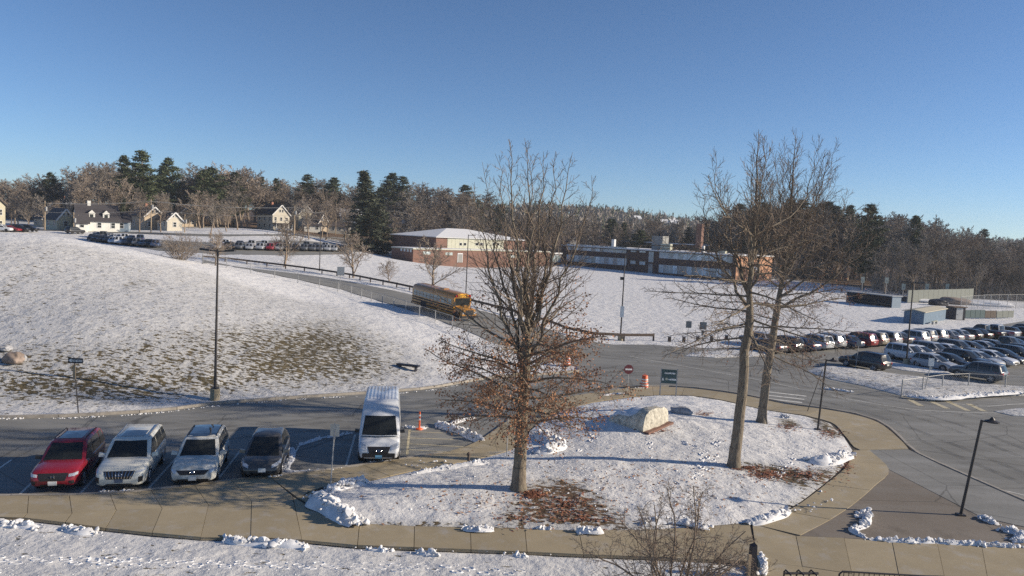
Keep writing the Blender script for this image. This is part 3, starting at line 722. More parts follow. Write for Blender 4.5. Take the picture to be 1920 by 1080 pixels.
# ------------------------------------------------------------------ vehicles
def paint(name, col, metal=0.0, rough=0.35):
    k = 'paint_' + name
    if k not in M: M[k] = mat(k, col, rough, metal, var=0.05, scale=3, spec=0.5, coat=0.6)
    return M[k]
def lerp_tab(tab, s):
    xs = [t[0] for t in tab]
    return [float(np.interp(s, xs, [t[i] for t in tab])) for i in range(1, len(tab[0]))]
class Car:
    """body shell lofted along x (x forward, z up), conforming panels laid on it by ray casts"""
    def __init__(s, c):
        s.c = c; L, W, H = c['L'], c['W'], c['H']; hw = W / 2
        st = c['stations']            # (s, half width factor, bottom z, top z)
        mb = MB(); prof = []
        ss = sorted(set([q[0] for q in st] + [0.04, 0.12, 0.2, 0.3, 0.4, 0.5, 0.6, 0.7, 0.8, 0.88, 0.94]))
        for q in ss:
            f, b, t = lerp_tab(st, q); x = -L / 2 + L * q; y = hw * f
            hgt = t - b
            half = [(0.0, b), (y * 0.80, b), (y * 0.955, b + hgt * 0.10), (y * 0.99, b + hgt * 0.32), (y, b + hgt * 0.55), (y * 0.985, b + hgt * 0.80), (y * 0.95, b + hgt * 0.93), (y * 0.86, t - 0.0), (y * 0.45, t + 0.028), (0.0, t + 0.035)]
            prof.append([(x, py_, pz_) for py_, pz_ in half] + [(x, -py_, pz_) for py_, pz_ in half[1:-1]][::-1])
        n = len(prof[0])
        for p in prof: mb.v += p
        for k in range(len(prof) - 1):
            for j in range(n):
                mb.f.append((k * n + j, (k + 1) * n + j, (k + 1) * n + (j + 1) % n, k * n + (j + 1) % n)); mb.m.append(0)
        mb.f.append(tuple(range(n))); mb.m.append(0)
        mb.f.append(tuple((len(prof) - 1) * n + j for j in range(n))[::-1]); mb.m.append(0)
        s.body = mb
        # cabin
        g = c['cabin']                # xr0, xr1, xf1, xf0 (fractions), base z, width factor bottom, top
        X = [-L / 2 + L * q for q in g[:4]]; zb = g[4]; yb = hw * g[5]; yt = hw * g[6]
        cb = MB(); rings = []
        for zf_, xa, xb, yy in c['rings'](X, yb, yt) if 'rings' in c else ((0.0, X[0], X[3], yb), (0.55, X[0] * .45 + X[1] * .55, X[3] * .45 + X[2] * .55, yb * 0.5 + yt * 0.5 + 0.012), (0.9, X[1] - 0.02, X[2] + 0.06, yt + 0.02), (1.0, X[1] + 0.16, X[2] - 0.14, yt * 0.88)):
            z = zb + (H - zb) * zf_
            xs = [xa, xa + 0.06, (xa * 2 + xb) / 3, (xa + 2 * xb) / 3, xb - 0.08, xb]
            r = []
            bow = 0.10 if zf_ < 0.95 else 0.05
            r += [(xs[0] - bow * 0.5, 0, z)] + [(xs[0], -yy * 0.9, z)] + [(x, -yy, z) for x in xs[1:5]] + [(xs[5], -yy * 0.9, z), (xs[5] + bow, 0, z), (xs[5], yy * 0.9, z)] + [(x, yy, z) for x in xs[1:5][::-1]] + [(xs[0], yy * 0.9, z)]
            rings.append(r)
        n2 = len(rings[0])
        for r in rings: cb.v += r
        for k in range(len(rings) - 1):
            for j in range(n2):
                cb.f.append((k * n2 + j, k * n2 + (j + 1) % n2, (k + 1) * n2 + (j + 1) % n2, (k + 1) * n2 + j)); cb.m.append(0)
        top = (len(rings) - 1) * n2; ctr = len(cb.v)
        cb.v.append(((X[1] + X[2]) / 2, 0, H + 0.03))
        for j in range(n2): cb.f.append((top + j, top + (j + 1) % n2, ctr)); cb.m.append(0)
        s.cab = cb; s.X = X; s.zb = zb; s.yb = yb; s.yt = yt
        s.bvh_body = BVHTree.FromPolygons(mb.v, mb.f); s.bvh_cab = BVHTree.FromPolygons(cb.v, cb.f)
    def patch(s, mb, which, axis, sgn, c4, n=4, mm=2, off=0.012, mi=0):
        """c4: corners in the two coordinates left over when looking along the axis from side sgn"""
        bv = s.bvh_cab if which == 'cab' else s.bvh_body
        g = []
        for i in range(n + 1):
            row = []
            for j in range(mm + 1):
                a, b = i / n, j / mm
                p = [(c4[0][k] * (1 - a) + c4[1][k] * a) * (1 - b) + (c4[3][k] * (1 - a) + c4[2][k] * a) * b for k in (0, 1)]
                if axis == 'x': o = Vector((sgn * 9, p[0], p[1])); d = Vector((-sgn, 0, 0))
                elif axis == 'y': o = Vector((p[0], sgn * 9, p[1])); d = Vector((0, -sgn, 0))
                else: o = Vector((p[0], p[1], 9)); d = Vector((0, 0, -1))
                h, nr, _, _ = bv.ray_cast(o, d)
                if h is None:
                    h, nr, _, _ = bv.find_nearest(Vector((0 if axis == 'x' else p[0], p[0] if axis == 'x' else (0 if axis == 'y' else p[1]), p[1] if axis != 'z' else 1)))
                if nr.dot(d) > 0: nr = -nr
                row.append((h + nr * off, h - nr * 0.01))
            g.append(row)
        flip = (axis == 'x' and sgn > 0) or (axis == 'y' and sgn < 0) or axis == 'z'
        def q(a, b, c, d):
            if flip: mb.quad(a, b, c, d, mi)
            else: mb.quad(d, c, b, a, mi)
        for i in range(n):
            for j in range(mm):
                q(g[i][j][0], g[i + 1][j][0], g[i + 1][j + 1][0], g[i][j + 1][0])
        for i in range(n):
            mb.quad(g[i][0][1], g[i + 1][0][1], g[i + 1][0][0], g[i][0][0], mi); mb.quad(g[i][mm][0], g[i + 1][mm][0], g[i + 1][mm][1], g[i][mm][1], mi)
        for j in range(mm):
            mb.quad(g[0][j][0], g[0][j + 1][0], g[0][j + 1][1], g[0][j][1], mi); mb.quad(g[n][j][1], g[n][j + 1][1], g[n][j + 1][0], g[n][j][0], mi)
def wheel_parts(c, root, simple=False, share={}):
    key = (c['wr'], c.get('rim', 'rim'), simple, c.get('dish', 5))
    r = c['wr']; tw = 0.23
    if key not in share:
        t = MB(); n = 20 if not simple else 14
        prof = [(r * 0.62, -tw / 2 + 0.01), (r * 0.9, -tw / 2), (r, -tw / 2 + 0.04), (r, tw / 2 - 0.04), (r * 0.9, tw / 2), (r * 0.62, tw / 2 - 0.01)]
        t.lathe(prof, n); t.v = [(p[0], p[2], p[1]) for p in t.v]
        t.f = [f[::-1] for f in t.f]
        rm = MB(); ns = c.get('dish', 5)
        for sg in (-1, 1):
            y = sg * (tw / 2 + 0.004)
            for k in range(ns):
                a = 2 * PI * k / ns
                p0 = Vector((math.cos(a) * r * 0.1, y, math.sin(a) * r * 0.1)); p1 = Vector((math.cos(a) * r * 0.62, y, math.sin(a) * r * 0.62))
                rm.bar(p0, p1, r * 0.17, 0.03, upv=(0, 1, 0))
            pts = [Vector((math.cos(2 * PI * k / 14) * r * 0.62, y, math.sin(2 * PI * k / 14) * r * 0.62)) for k in range(15)]
            rm.tube(pts, r * 0.06, 4, cap=False)
        share[key] = (t.mesh('tyre', M['tyre'], True, 40), rm.mesh('rim', M[c.get('rim', 'rim')]))
    tm, rmm = share[key]
    out = []
    for sx in (c['ax'][0], c['ax'][1]):
        for sy in (-1, 1):
            wh = link('wheel', tm, root); wh.location = (sx, sy * (c['W'] / 2 - tw / 2 - 0.02), r)
            link('rim', rmm, wh)
    return out
def make_car(kind_name, c, label, cat, loc, rz, group=None, full=True, paint_=None, roof_mat=None):
    cr = Car(c); L, W, H = c['L'], c['W'], c['H']; hw = W / 2
    P = paint_
    root = thing(kind_name, label, cat, loc, rz, group)
    b = cr.body.build('body', P, root, smooth=True, sharp=50); b['painted'] = 1
    bm = cr.cab.build('cabin', P, root, smooth=True, sharp=42); bm['painted'] = 1
    if roof_mat is not None:
        rf = MB(); x0, x1 = cr.X[1] + 0.12, cr.X[2] - 0.06; y = cr.yt * 0.86
        cr.patch(rf, 'cab', 'z', 1, [(x0, -y), (x1, -y), (x1, y), (x0, y)], 5, 4, 0.014); rf.build('roof', roof_mat, root)
    if c.get('sunroof'):
        a0, a1, yy = c['sunroof']; rf = MB(); x0 = cr.X[1] + (cr.X[2] - cr.X[1]) * a0; x1 = cr.X[1] + (cr.X[2] - cr.X[1]) * a1
        cr.patch(rf, 'cab', 'z', 1, [(x0, -yy * cr.yt), (x1, -yy * cr.yt), (x1, yy * cr.yt), (x0, yy * cr.yt)], 4, 4, 0.016); rf.build('sunroof', M['dark_glass'], root)
    zb, X = cr.zb, cr.X; z0 = zb + 0.05; z1 = zb + (H - zb) * c.get('zt', 0.86)
    glass = M['car_glass']
    g = MB(); cr.patch(g, 'cab', 'x', 1, [(-cr.yb * 0.86, zb + 0.03), (cr.yb * 0.86, zb + 0.03), (cr.yt * 0.86, z1), (-cr.yt * 0.86, z1)], 6, 3, 0.012); g.build('windshield', glass, root, smooth=True)
    if c.get('rear_glass', True):
        g = MB(); cr.patch(g, 'cab', 'x', -1, [(-cr.yb * 0.8, zb + 0.08), (cr.yb * 0.8, zb + 0.08), (cr.yt * 0.8, z1), (-cr.yt * 0.8, z1)], 6, 3, 0.012); g.build('rear_window', glass, root, smooth=True)
    for sy in (-1, 1):
        for (a0, a1) in c['side']:
            g = MB()
            xa0 = X[0] + (X[3] - X[0]) * a0; xa1 = X[0] + (X[3] - X[0]) * a1
            xb0 = X[1] + (X[2] - X[1]) * max(0.03, a0); xb1 = X[1] + (X[2] - X[1]) * min(0.97, a1 + (a1 > .9) * 0.02)
            if a0 > 0.06: xb0 = max(xb0, xa0) if a0 < .5 else min(xb0, xa0) * .5 + xa0 * .5; 
            if a1 < 0.9: xb1 = xa1
            if a0 > 0.06: xb0 = xa0
            cr.patch(g, 'cab', 'y', sy, [(xa0, z0), (xa1, z0), (xb1, z1), (xb0, z1)], 3, 2, 0.012); g.build('side_window', glass, root)
    wheel_parts(c, root, not full)
    # wheel arches, black sill
    r = c['wr'] + 0.065
    for sx in c['ax']:
        for sy in (-1, 1):
            ar = MB(); y = sy * (hw * 0.985 + 0.004); pts = []
            for k in range(11):
                t = PI * k / 10 * 1.1 - 0.16; pts.append((sx + math.cos(t) * r, c['wr'] + math.sin(t) * r))
            yy0 = sy * hw * 0.7
            ar.v += [(p[0], y, p[1]) for p in pts] + [(p[0], yy0, p[1]) for p in pts]
            ar.f.append(tuple(range(0, 11))); ar.m.append(0)
            for k in range(10): ar.f.append((k, k + 1, 12 + k, 11 + k)); ar.m.append(0)
            ar.build('wheel_arch', M['black_plastic'], root)
    fr = c['front']
    def fp(name, m_, c4, n=4, k=2, off=0.014, parent=root, sgn=1, sm=False):
        g = MB(); cr.patch(g, 'body', 'x', sgn, c4, n, k, off); return g.build(name, m_, parent, smooth=sm)
    gy, gz0, gz1, gt = fr['grille']
    gr = fp('grille', M['black_plastic'], [(-gy * gt, gz0), (gy * gt, gz0), (gy, gz1), (-gy, gz1)], 8, 3, 0.016)
    if full and fr.get('bars'):
        for k in range(fr['bars']):
            q = -gy * .9 + 1.8 * gy * k / (fr['bars'] - 1)
            fp('grille_bar', M['chrome'], [(q * gt - 0.012, gz0 + 0.02), (q * gt + 0.012, gz0 + 0.02), (q + 0.012, gz1 - 0.02), (q - 0.012, gz1 - 0.02)], 1, 3, 0.03, gr)
    if full and fr.get('lowgrille'):
        a, q0, q1 = fr['lowgrille']; fp('lower_grille', M['black_plastic'], [(-a, q0), (a, q0), (a * .85, q1), (-a * .85, q1)], 6, 2, 0.016)
    for sy in (-1, 1):
        y0, y1, q0, q1 = fr['lamp']
        fp('headlight', M['lamp_lens'], [(sy * y0, q0), (sy * y1, q0 + fr.get('slant', .05)), (sy * y1, q1 + fr.get('slant', .05)), (sy * y0, q1)], 4, 2, 0.02)
        if full and fr.get('vent'):
            v0, v1, w0, w1 = fr['vent']; fp('bumper_vent', M['black_plastic'], [(sy * v0, w0), (sy * v1, w0 + .03), (sy * v1, w1), (sy * v0, w1)], 2, 2, 0.016)
        rr = c['rear']
        g = MB(); cr.patch(g, 'body', 'x', -1, [(sy * rr[0], rr[2]), (sy * rr[1], rr[2]), (sy * rr[1], rr[3]), (sy * rr[0], rr[3])], 3, 2, 0.02); g.build('tail_light', M['tail_lens'], root)
        mr = MB(); xm = X[3] - (X[3] - X[2]) * 0.55 * 0.5 - 0.12; zm = zb + 0.10
        mr.hexa([(xm - .09, sy * (hw * .93), zm - .06), (xm + .07, sy * (hw * .93), zm - .06), (xm + .05, sy * (hw + .2), zm - .05), (xm - .09, sy * (hw + .2), zm - .05), (xm - .09, sy * (hw * .93), zm + .06), (xm + .05, sy * (hw * .93), zm + .06), (xm + .03, sy * (hw + .18), zm + .11), (xm - .09, sy * (hw + .18), zm + .11)])
        mo = mr.build('side_mirror', c.get('mirror') or P, root)
        if not c.get('mirror'): mo['painted'] = 1
        if full and c.get('rails'):
            rl = MB(); y = sy * cr.yt * 0.88
            rl.tube([(X[1] + .2, y, H - .04), (X[1] + .32, y, H + .045), (X[2] - .32, y, H + .045), (X[2] - .12, y, H - .04)], .022, 5); rl.build('roof_rail', M[c['rails']], root)
        if full:
            for xd in c.get('handles', ()):
                hd = MB(); cr.patch(hd, 'body', 'y', sy, [(xd, zb - .16), (xd + .2, zb - .16), (xd + .2, zb - .13), (xd, zb - .13)], 2, 1, .03); hd.build('door_handle', P, root)['painted'] = 1
            for xd in c.get('seams', ()):
                hd = MB(); cr.patch(hd, 'body', 'y', sy, [(xd, .4), (xd + .014, .4), (xd + .014, zb - .03), (xd, zb - .03)], 1, 4, .004); hd.build('door_seam', M['black_plastic'], root)
            sl_ = MB(); cr.patch(sl_, 'body', 'y', sy, [(c['ax'][0] + r, .26), (c['ax'][1] - r, .26), (c['ax'][1] - r, .40), (c['ax'][0] + r, .40)], 4, 1, .012); sl_.build('sill', M['black_plastic'] if c.get('sill', 1) else P, root)
    if c.get('plate', True):
        q = fr.get('plate', (0, gz0 - .16)); fp('licence_plate', M[fr.get('plate_m', 'plate_white')], [(q[0] - .16, q[1] - .075), (q[0] + .16, q[1] - .075), (q[0] + .16, q[1] + .075), (q[0] - .16, q[1] + .075)], 2, 2, 0.035)
    g = MB(); cr.patch(g, 'body', 'x', -1, [(-.17, .66), (.17, .66), (.17, .80), (-.17, .80)], 2, 1, 0.02); g.build('rear_plate', M['plate_white'], root)
    if full:
        g = MB(); xf = X[3] + .06; ww = cr.yb * .8
        for sy in (-1, 1):
            wpr = MB(); wpr.bar((X[3] + .05 - (X[3] - X[2]) * .10, sy * .05 + .1, zb + .085), (X[3] - (X[3] - X[2]) * .30, sy * .1 + .55 * (1 if sy > 0 else -.4), zb + .2), .02, .015); wpr.build('wiper', M['black_plastic'], root)
    return root, cr
SUV_ST = lambda z, hood: [(0, .80, .50, z * .93), (.015, .90, .36, z), (.06, .97, .30, z + .02), (.2, 1, .26, z + .03), (.5, 1, .25, z + .01), (.66, 1, .25, z), (.72, .995, .25, hood + .06), (.85, .985, .26, hood + .01), (.93, .955, .28, hood - .05), (.965, .91, .30, hood - .12), (.985, .85, .34, hood - .22), (1, .74, .42, hood - .36)]
SED_ST = lambda z, hood: [(0, .78, .48, z * .86), (.015, .88, .36, z * .98), (.07, .96, .28, z + .0), (.2, 1, .23, z + .01), (.5, 1, .2, z), (.68, 1, .2, z - .02), (.74, .99, .2, hood + .05), (.86, .975, .22, hood - .02), (.94, .93, .24, hood - .1), (.975, .87, .28, hood - .2), (1, .74, .36, hood - .32)]
STALL = Vector((0.13, -0.99, 0)).normalized(); STALL_RZ = math.atan2(STALL.y, STALL.x)
def park(front_px, L, rz=STALL_RZ, d=STALL):
    p = pz(*front_px); return p - d * (L / 2)
def parkd(px, L, deg):
    d = Vector((math.sin(math.radians(deg)), -math.cos(math.radians(deg)), 0)); return pz(*px) - d * (L / 2), math.atan2(d.y, d.x)
RED = dict(L=4.66, W=1.86, H=1.69, wr=.35, ax=(-1.38, 1.36), stations=SUV_ST(1.0, .98), cabin=(.02, .085, .54, .735, .98, .93, .74), side=((.05, .25), (.27, .58), (.60, .955)), rim='rim', dish=10, rails='black_plastic', mirror=M['black_plastic'], sunroof=(.38, .92, .66), handles=(-.5, .42), seams=(-.75, .18, 1.0),
           front=dict(grille=(.56, .56, .84, .82), lowgrille=(.5, .33, .42), lamp=(.58, .86, .70, .80), slant=.04, vent=(.62, .78, .40, .56), plate=(0, .47)), rear=(.62, .86, .78, 1.0))
c, cr = make_car('parked_suv', RED, 'red SUV with dark sunroof and black grille, parked in the first marked bay', 'car', *parkd((98, 927), 4.66, 15), 'cars parked along the front walk', True, paint('red', (0.24, 0.012, 0.024)))
def badge(root, cr, shapes, z, m_='chrome', scale=1.0):
    mb = MB()
    h, n, _, _ = cr.bvh_body.ray_cast(Vector((9, 0, z)), Vector((-1, 0, 0)))
    for pts in shapes:
        mb.tube([(h.x + .045, p[0] * scale, z + p[1] * scale) for p in pts], .013 * scale ** .5, 4)
    mb.build('emblem', M[m_], root)
ELL = lambda a, b, n=12, cx=0: [(cx + a * math.cos(2 * PI * k / n), b * math.sin(2 * PI * k / n)) for k in range(n + 1)]
badge(c, cr, [[(-.06, -.06), (-.05, .06)], [(.06, -.06), (.05, .06)], [(-.055, 0), (.055, 0)]], .72)
WH = dict(L=5.02, W=1.98, H=1.77, wr=.38, ax=(-1.5, 1.42), stations=SUV_ST(1.07, 1.06), cabin=(.015, .075, .56, .735, 1.05, .94, .76), side=((.04, .24), (.26, .56), (.58, .955)), rim='rim', dish=12, rails='rim', sunroof=(.55, .93, .62), handles=(-.5, .48), seams=(-.85, .16, 1.05), sill=1,
          front=dict(grille=(.60, .62, .92, .78), bars=9, lowgrille=(.55, .36, .43), lamp=(.64, .93, .84, .91), slant=.035, vent=(.74, .88, .46, .70), plate=(0, .55), plate_m='plate_dark'), rear=(.66, .92, .86, 1.02))
c, cr = make_car('parked_suv', WH, 'large white SUV with dark panoramic roof panel and barred grille, beside the red SUV', 'car', *parkd((222, 926), 5.02, 14.5), 'cars parked along the front walk', True, paint('pearl', (0.62, 0.61, 0.55)))
badge(c, cr, [ELL(.06, .05, 10, -.06), ELL(.06, .05, 10, .06)], .80)
SF = dict(L=4.79, W=1.90, H=1.69, wr=.365, ax=(-1.42, 1.36), stations=SUV_ST(1.02, 1.01), cabin=(.02, .09, .55, .745, 1.0, .93, .74), side=((.05, .24), (.26, .57), (.59, .955)), rim='rim', dish=8, rails='black_plastic', handles=(-.5, .44), seams=(-.8, .16, 1.02), sill=0,
          front=dict(grille=(.66, .62, .80, .74), lowgrille=(.72, .34, .44), lamp=(.66, .90, .68, .80), slant=.05, plate=(0, .47)), rear=(.62, .88, .82, 1.0))
c, cr = make_car('parked_suv', SF, 'white SUV with black glass roof, parked between the large white SUV and the grey hatchback', 'car', *parkd((360, 917), 4.79, 13.5), 'cars parked along the front walk', True, paint('white', (0.68, 0.69, 0.70)), roof_mat=M['dark_glass'])
badge(c, cr, [ELL(.09, .045, 12), [(-.05, -.035), (-.035, .035)], [(.035, -.035), (.05, .035)], [(-.042, 0), (.042, 0)]], .74)
PR = dict(L=4.45, W=1.80, H=1.57, wr=.32, ax=(-1.35, 1.35), stations=SED_ST(.90, .86), cabin=(.03, .20, .52, .80, .87, .92, .70), side=((.10, .26), (.28, .55), (.57, .93)), rim='rim', dish=10, handles=(-.4, .45), seams=(-.7, .15, 1.0), sill=0,
          front=dict(grille=(.44, .34, .46, .9), lowgrille=(.7, .24, .32), lamp=(.5, .84, .58, .70), slant=.12, vent=(.58, .74, .34, .46), plate=(.1, .50)), rear=(.6, .82, .68, .88))
c, cr = make_car('parked_hatchback', PR, 'dark grey hatchback with plain roof, parked between white SUV and empty bay', 'car', *parkd((486, 903), 4.5, 10.5), 'cars parked along the front walk', True, paint('charcoal', (0.085, 0.082, 0.08), .2, .3))
VAN = dict(L=5.98, W=2.06, H=2.72, wr=.36, ax=(-1.75, 1.98), stations=[(0, .93, .5, 1.3), (.01, .98, .36, 1.32), (.1, 1, .32, 1.34), (.7, 1, .3, 1.34), (.82, 1, .3, 1.32), (.86, .99, .3, 1.26), (.93, .96, .3, 1.14), (.97, .92, .32, 1.0), (.99, .87, .36, .86), (1, .80, .42, .70)],
           cabin=(.004, .012, .70, .885, 1.32, .97, .84), zt=.60, rings=lambda X, yb, yt: ((0, X[0], X[3], yb), (.60, X[0] + .02, X[3] - .66, yb * .93), (.64, X[0] + .03, X[3] - .74, yb * .92), (.93, X[0] + .06, X[3] - 1.35, yt), (1.0, X[0] + .2, X[3] - 1.75, yt * .86)), side=((.80, .93),), rear_glass=True, rim='rim', dish=6, mirror=M['black_plastic'], handles=(.9,), seams=(-.2, .75, 1.75), sill=1,
           front=dict(grille=(.56, .60, .93, .78), lamp=(.60, .93, .76, .98), slant=.10, lowgrille=(.85, .33, .54), vent=(.62, .90, .36, .60), plate=(0, .47), plate_m='plate_blue'), rear=(.84, .96, .9, 1.2))
c, cr = make_car('passenger_van', VAN, 'white high roof van with ribbed roof and black bumper, beside the hatched bay', 'van', *parkd((709, 874), 5.98, 8.5), None, True, paint('vanwhite', (0.64, 0.66, 0.69)))
badge(c, cr, [ELL(.13, .05, 14), [(-.06, 0), (.06, 0)]], .76)
for k in range(9):
    y = -.72 + 1.44 * k / 8; q = MB(); cr.patch(q, 'cab', 'z', 1, [(cr.X[1] + .2, y - .03), (cr.X[2] - .75, y - .03), (cr.X[2] - .75, y + .03), (cr.X[1] + .2, y + .03)], 6, 1, .012); q.build('roof_rib', paint('vanwhite', None), c)
for sy in (-1, 1):
    q = MB(); cr.patch(q, 'body', 'z', 1, [(2.0, sy * .2), (2.12, sy * .2), (2.12, sy * .62), (2.0, sy * .62)], 1, 4, .012); q.build('hood_vent', M['black_plastic'], c)
q = MB(); cr.patch(q, 'body', 'x', 1, [(-.97, .34), (.97, .34), (.95, .64), (-.95, .64)], 10, 3, .02); q.build('front_bumper', M['black_plastic'], c)

# --- the big lot on the right
HD = Vector((0.53, -0.85, 0)).normalized(); RW = Vector((0.85, 0.53, 0)).normalized(); HRZ = math.atan2(HD.y, HD.x)
LOTP = {k: paint('lot_' + k, v) for k, v in dict(black=(.012, .012, .014), silver=(.34, .35, .37), white=(.62, .63, .65), grey=(.10, .105, .115), blue=(.03, .055, .12), red=(.25, .02, .025), tan=(.30, .26, .2), green=(.04, .06, .05)).items()}
PROTO = {}
def proto(kind, name, cc):
    r, _ = make_car(name, cc, 'x', 'car', (0, 0, 0), 0, None, False, LOTP['silver']); remember(r); PROTO[kind] = [r, False, name]
LOTF = dict(grille=(.5, .5, .74, .85), lamp=(.55, .85, .62, .76))
proto('SUV', 'parked_suv', dict(L=4.7, W=1.88, H=1.72, wr=.36, ax=(-1.4, 1.38), stations=SUV_ST(1.02, 1.0), cabin=(.02, .085, .55, .74, 1.0, .93, .75), side=((.05, .25), (.27, .58), (.60, .955)), front=LOTF, rear=(.6, .87, .8, 1.0)))
proto('sedan', 'parked_sedan', dict(L=4.75, W=1.82, H=1.45, wr=.33, ax=(-1.38, 1.4), stations=SED_ST(.93, .86), cabin=(.10, .25, .52, .75, .90, .92, .70), side=((.10, .40), (.42, .93)), front=dict(grille=(.45, .4, .6, .85), lamp=(.52, .84, .56, .68), slant=.07), rear=(.5, .82, .72, .88)))
proto('hatchback', 'parked_hatchback', dict(L=4.25, W=1.78, H=1.50, wr=.32, ax=(-1.28, 1.3), stations=SED_ST(.93, .86), cabin=(.02, .13, .52, .78, .90, .92, .71), side=((.06, .26), (.28, .56), (.58, .93)), front=dict(grille=(.45, .38, .58, .85), lamp=(.5, .82, .58, .70), slant=.07), rear=(.6, .82, .7, .95)))
proto('pickup', 'parked_pickup', dict(L=5.6, W=1.98, H=1.86, wr=.40, ax=(-1.75, 1.75), stations=SUV_ST(1.14, 1.12), cabin=(.36, .40, .60, .71, 1.10, .92, .76), side=((.06, .45), (.48, .94)), front=dict(grille=(.62, .56, .96, .95), lamp=(.66, .93, .80, .96)), rear=(.8, .95, .8, 1.1)))
def place_car(kind, col, loc, rz, label, group):
    pr = PROTO[kind]
    if not pr[1]:
        pr[1] = True; r = pr[0]; r.location = loc; r.rotation_euler = (0, 0, rz); r['label'] = label; r['group'] = group
        for ch in kids(r):
            if ch.get('painted'): ch.material_slots[0].link = 'OBJECT'; ch.material_slots[0].material = LOTP[col]
        return r
    return dup(pr[0], loc, rz, label, group, paint=LOTP[col])
ORD = ['first', 'second', 'third', 'fourth', 'fifth', 'sixth', 'seventh', 'eighth', 'ninth', 'tenth', 'eleventh', 'twelfth', 'thirteenth', 'fourteenth', 'fifteenth', 'sixteenth', 'seventeenth', 'eighteenth', 'nineteenth', 'twentieth'] + ['number %d' % k for k in range(21, 60)]
def a_(c): return c
rl = random.Random(5)
def pick(): return rl.choices(['SUV', 'sedan', 'hatchback', 'pickup'], [5, 4, 2, .7])[0], rl.choices(['black', 'silver', 'white', 'grey', 'blue', 'red', 'tan'], [5, 3.2, 3, 4, 2, 1, .6])[0]
def lot_z(p): return Vector((p.x, p.y, tz(p.x, p.y) + 0.01))
back0 = Vector((37.4, 87.3, 0))
fixed = {1: ('SUV', 'black'), 3: ('SUV', 'white'), 5: ('sedan', 'blue'), 6: ('SUV', 'red'), 8: ('SUV', 'silver'), 9: ('sedan', 'grey'), 10: ('SUV', 'white'), 12: ('SUV', 'silver'), 14: ('sedan', 'silver')}
i = 0
for k in range(-4, 27):
    p = back0 + RW * 2.75 * k + HD * rl.uniform(-.35, .35)
    kd, co = fixed.get(i, pick()); i += 1
    place_car(kd, co, lot_z(p), HRZ + PI + rl.uniform(-.04, .04), f'{co} {kd}, {ORD[i - 1]} from the trees in the back row, tail to the aisle', 'cars in the back row of the lot')
fx = {0: ('SUV', 'white')}
for k in range(0, 19):
    if k in (15,): continue
    p = Vector((42.8, 80, 0)) + RW * 2.75 * k + HD * rl.uniform(-.3, .3)
    kd, co = fx.get(k, pick())
    place_car(kd, co, lot_z(p), HRZ + rl.uniform(-.03, .03), f'{co} {kd}, {ORD[k]} from the tall lamp in the middle row of the lot', 'cars in the middle row of the lot')
fx = {0: ('hatchback', 'silver'), 1: ('sedan', 'black'), 2: ('SUV', 'black'), 3: ('sedan', 'silver'), 4: ('sedan', 'white')}
for k in range(0, 17):
    p = Vector((43.3, 74.6, 0)) + RW * 2.75 * (k - .1) + HD * rl.uniform(-.3, .3)
    kd, co = fx.get(k, pick())
    place_car(kd, co, lot_z(p), HRZ + rl.uniform(-.03, .03), f'{co} {kd}, {ORD[k]} from the snow strip in the front row of the lot', 'cars in the front row of the lot')
place_car('SUV', 'black', lot_z(pz(1620, 691)), HRZ + PI + .05, 'black SUV waiting alone in the lot lane beside the snow verge', 'cars in the lane of the lot')
place_car('SUV', 'grey', lot_z(pz(1832, 711)), HRZ + PI + .12, 'boxy grey SUV in the lane behind the chain link fence', 'cars in the lane of the lot')
place_car('hatchback', 'silver', lot_z(pz(1418, 645)), HRZ + PI, 'silver hatchback half hidden behind the big bare tree, apart from the back row', 'cars in the lane of the lot')

# --- upper lot: small in the photograph, one mesh per car
def small_car(kind):
    cc = dict(SUV=dict(L=4.7, W=1.88, H=1.72, wr=.36, ax=(-1.4, 1.38), stations=SUV_ST(1.02, 1.0), cabin=(.02, .085, .55, .74, 1.0, .93, .75)), sedan=dict(L=4.7, W=1.82, H=1.45, wr=.33, ax=(-1.38, 1.4), stations=SED_ST(.93, .86), cabin=(.10, .25, .52, .75, .90, .92, .70)))[kind]
    cr = Car(cc); mb = MB()
    for src in (cr.body, cr.cab):
        i0 = len(mb.v); mb.v += src.v; mb.f += [tuple(i0 + q for q in f) for f in src.f]; mb.m += [0] * len(src.f)
    z0, z1 = cr.zb + .05, cr.zb + (cc['H'] - cr.zb) * .86
    for sg in (-1, 1):
        cr.patch(mb, 'cab', 'x', sg, [(-cr.yb * .82, z0), (cr.yb * .82, z0), (cr.yt * .82, z1), (-cr.yt * .82, z1)], 3, 1, .012, 1)
        cr.patch(mb, 'cab', 'y', sg, [(cr.X[0] + .2, z0), (cr.X[3] - .2, z0), (cr.X[2] - .1, z1), (cr.X[1] + .1, z1)], 3, 1, .012, 1)
        for y in (-1, 1): cr.patch(mb, 'body', 'x', sg, [(y * .55, .68), (y * .85, .68), (y * .85, .85), (y * .55, .85)], 1, 1, .02, 3 if sg > 0 else 4)
        for ax in cc['ax']:
            i0 = len(mb.v); n = 12; r = cc['wr']
            for q in (cc['W'] / 2 - .2, cc['W'] / 2 + .01): mb.v += [(ax + r * math.cos(2 * PI * k / n), sg * q, r + r * math.sin(2 * PI * k / n)) for k in range(n)]
            for k in range(n): mb.f.append((i0 + k, i0 + (k + 1) % n, i0 + n + (k + 1) % n, i0 + n + k)); mb.m.append(2)
            mb.f.append(tuple(i0 + n + k for k in range(n))); mb.m.append(2)
    return mb.mesh('small_' + kind.lower(), [LOTP['silver'], M['car_glass'], M['tyre'], M['lamp_lens'], M['tail_lens']], True, 45)
SM = {k: small_car(k) for k in ('SUV', 'sedan')}
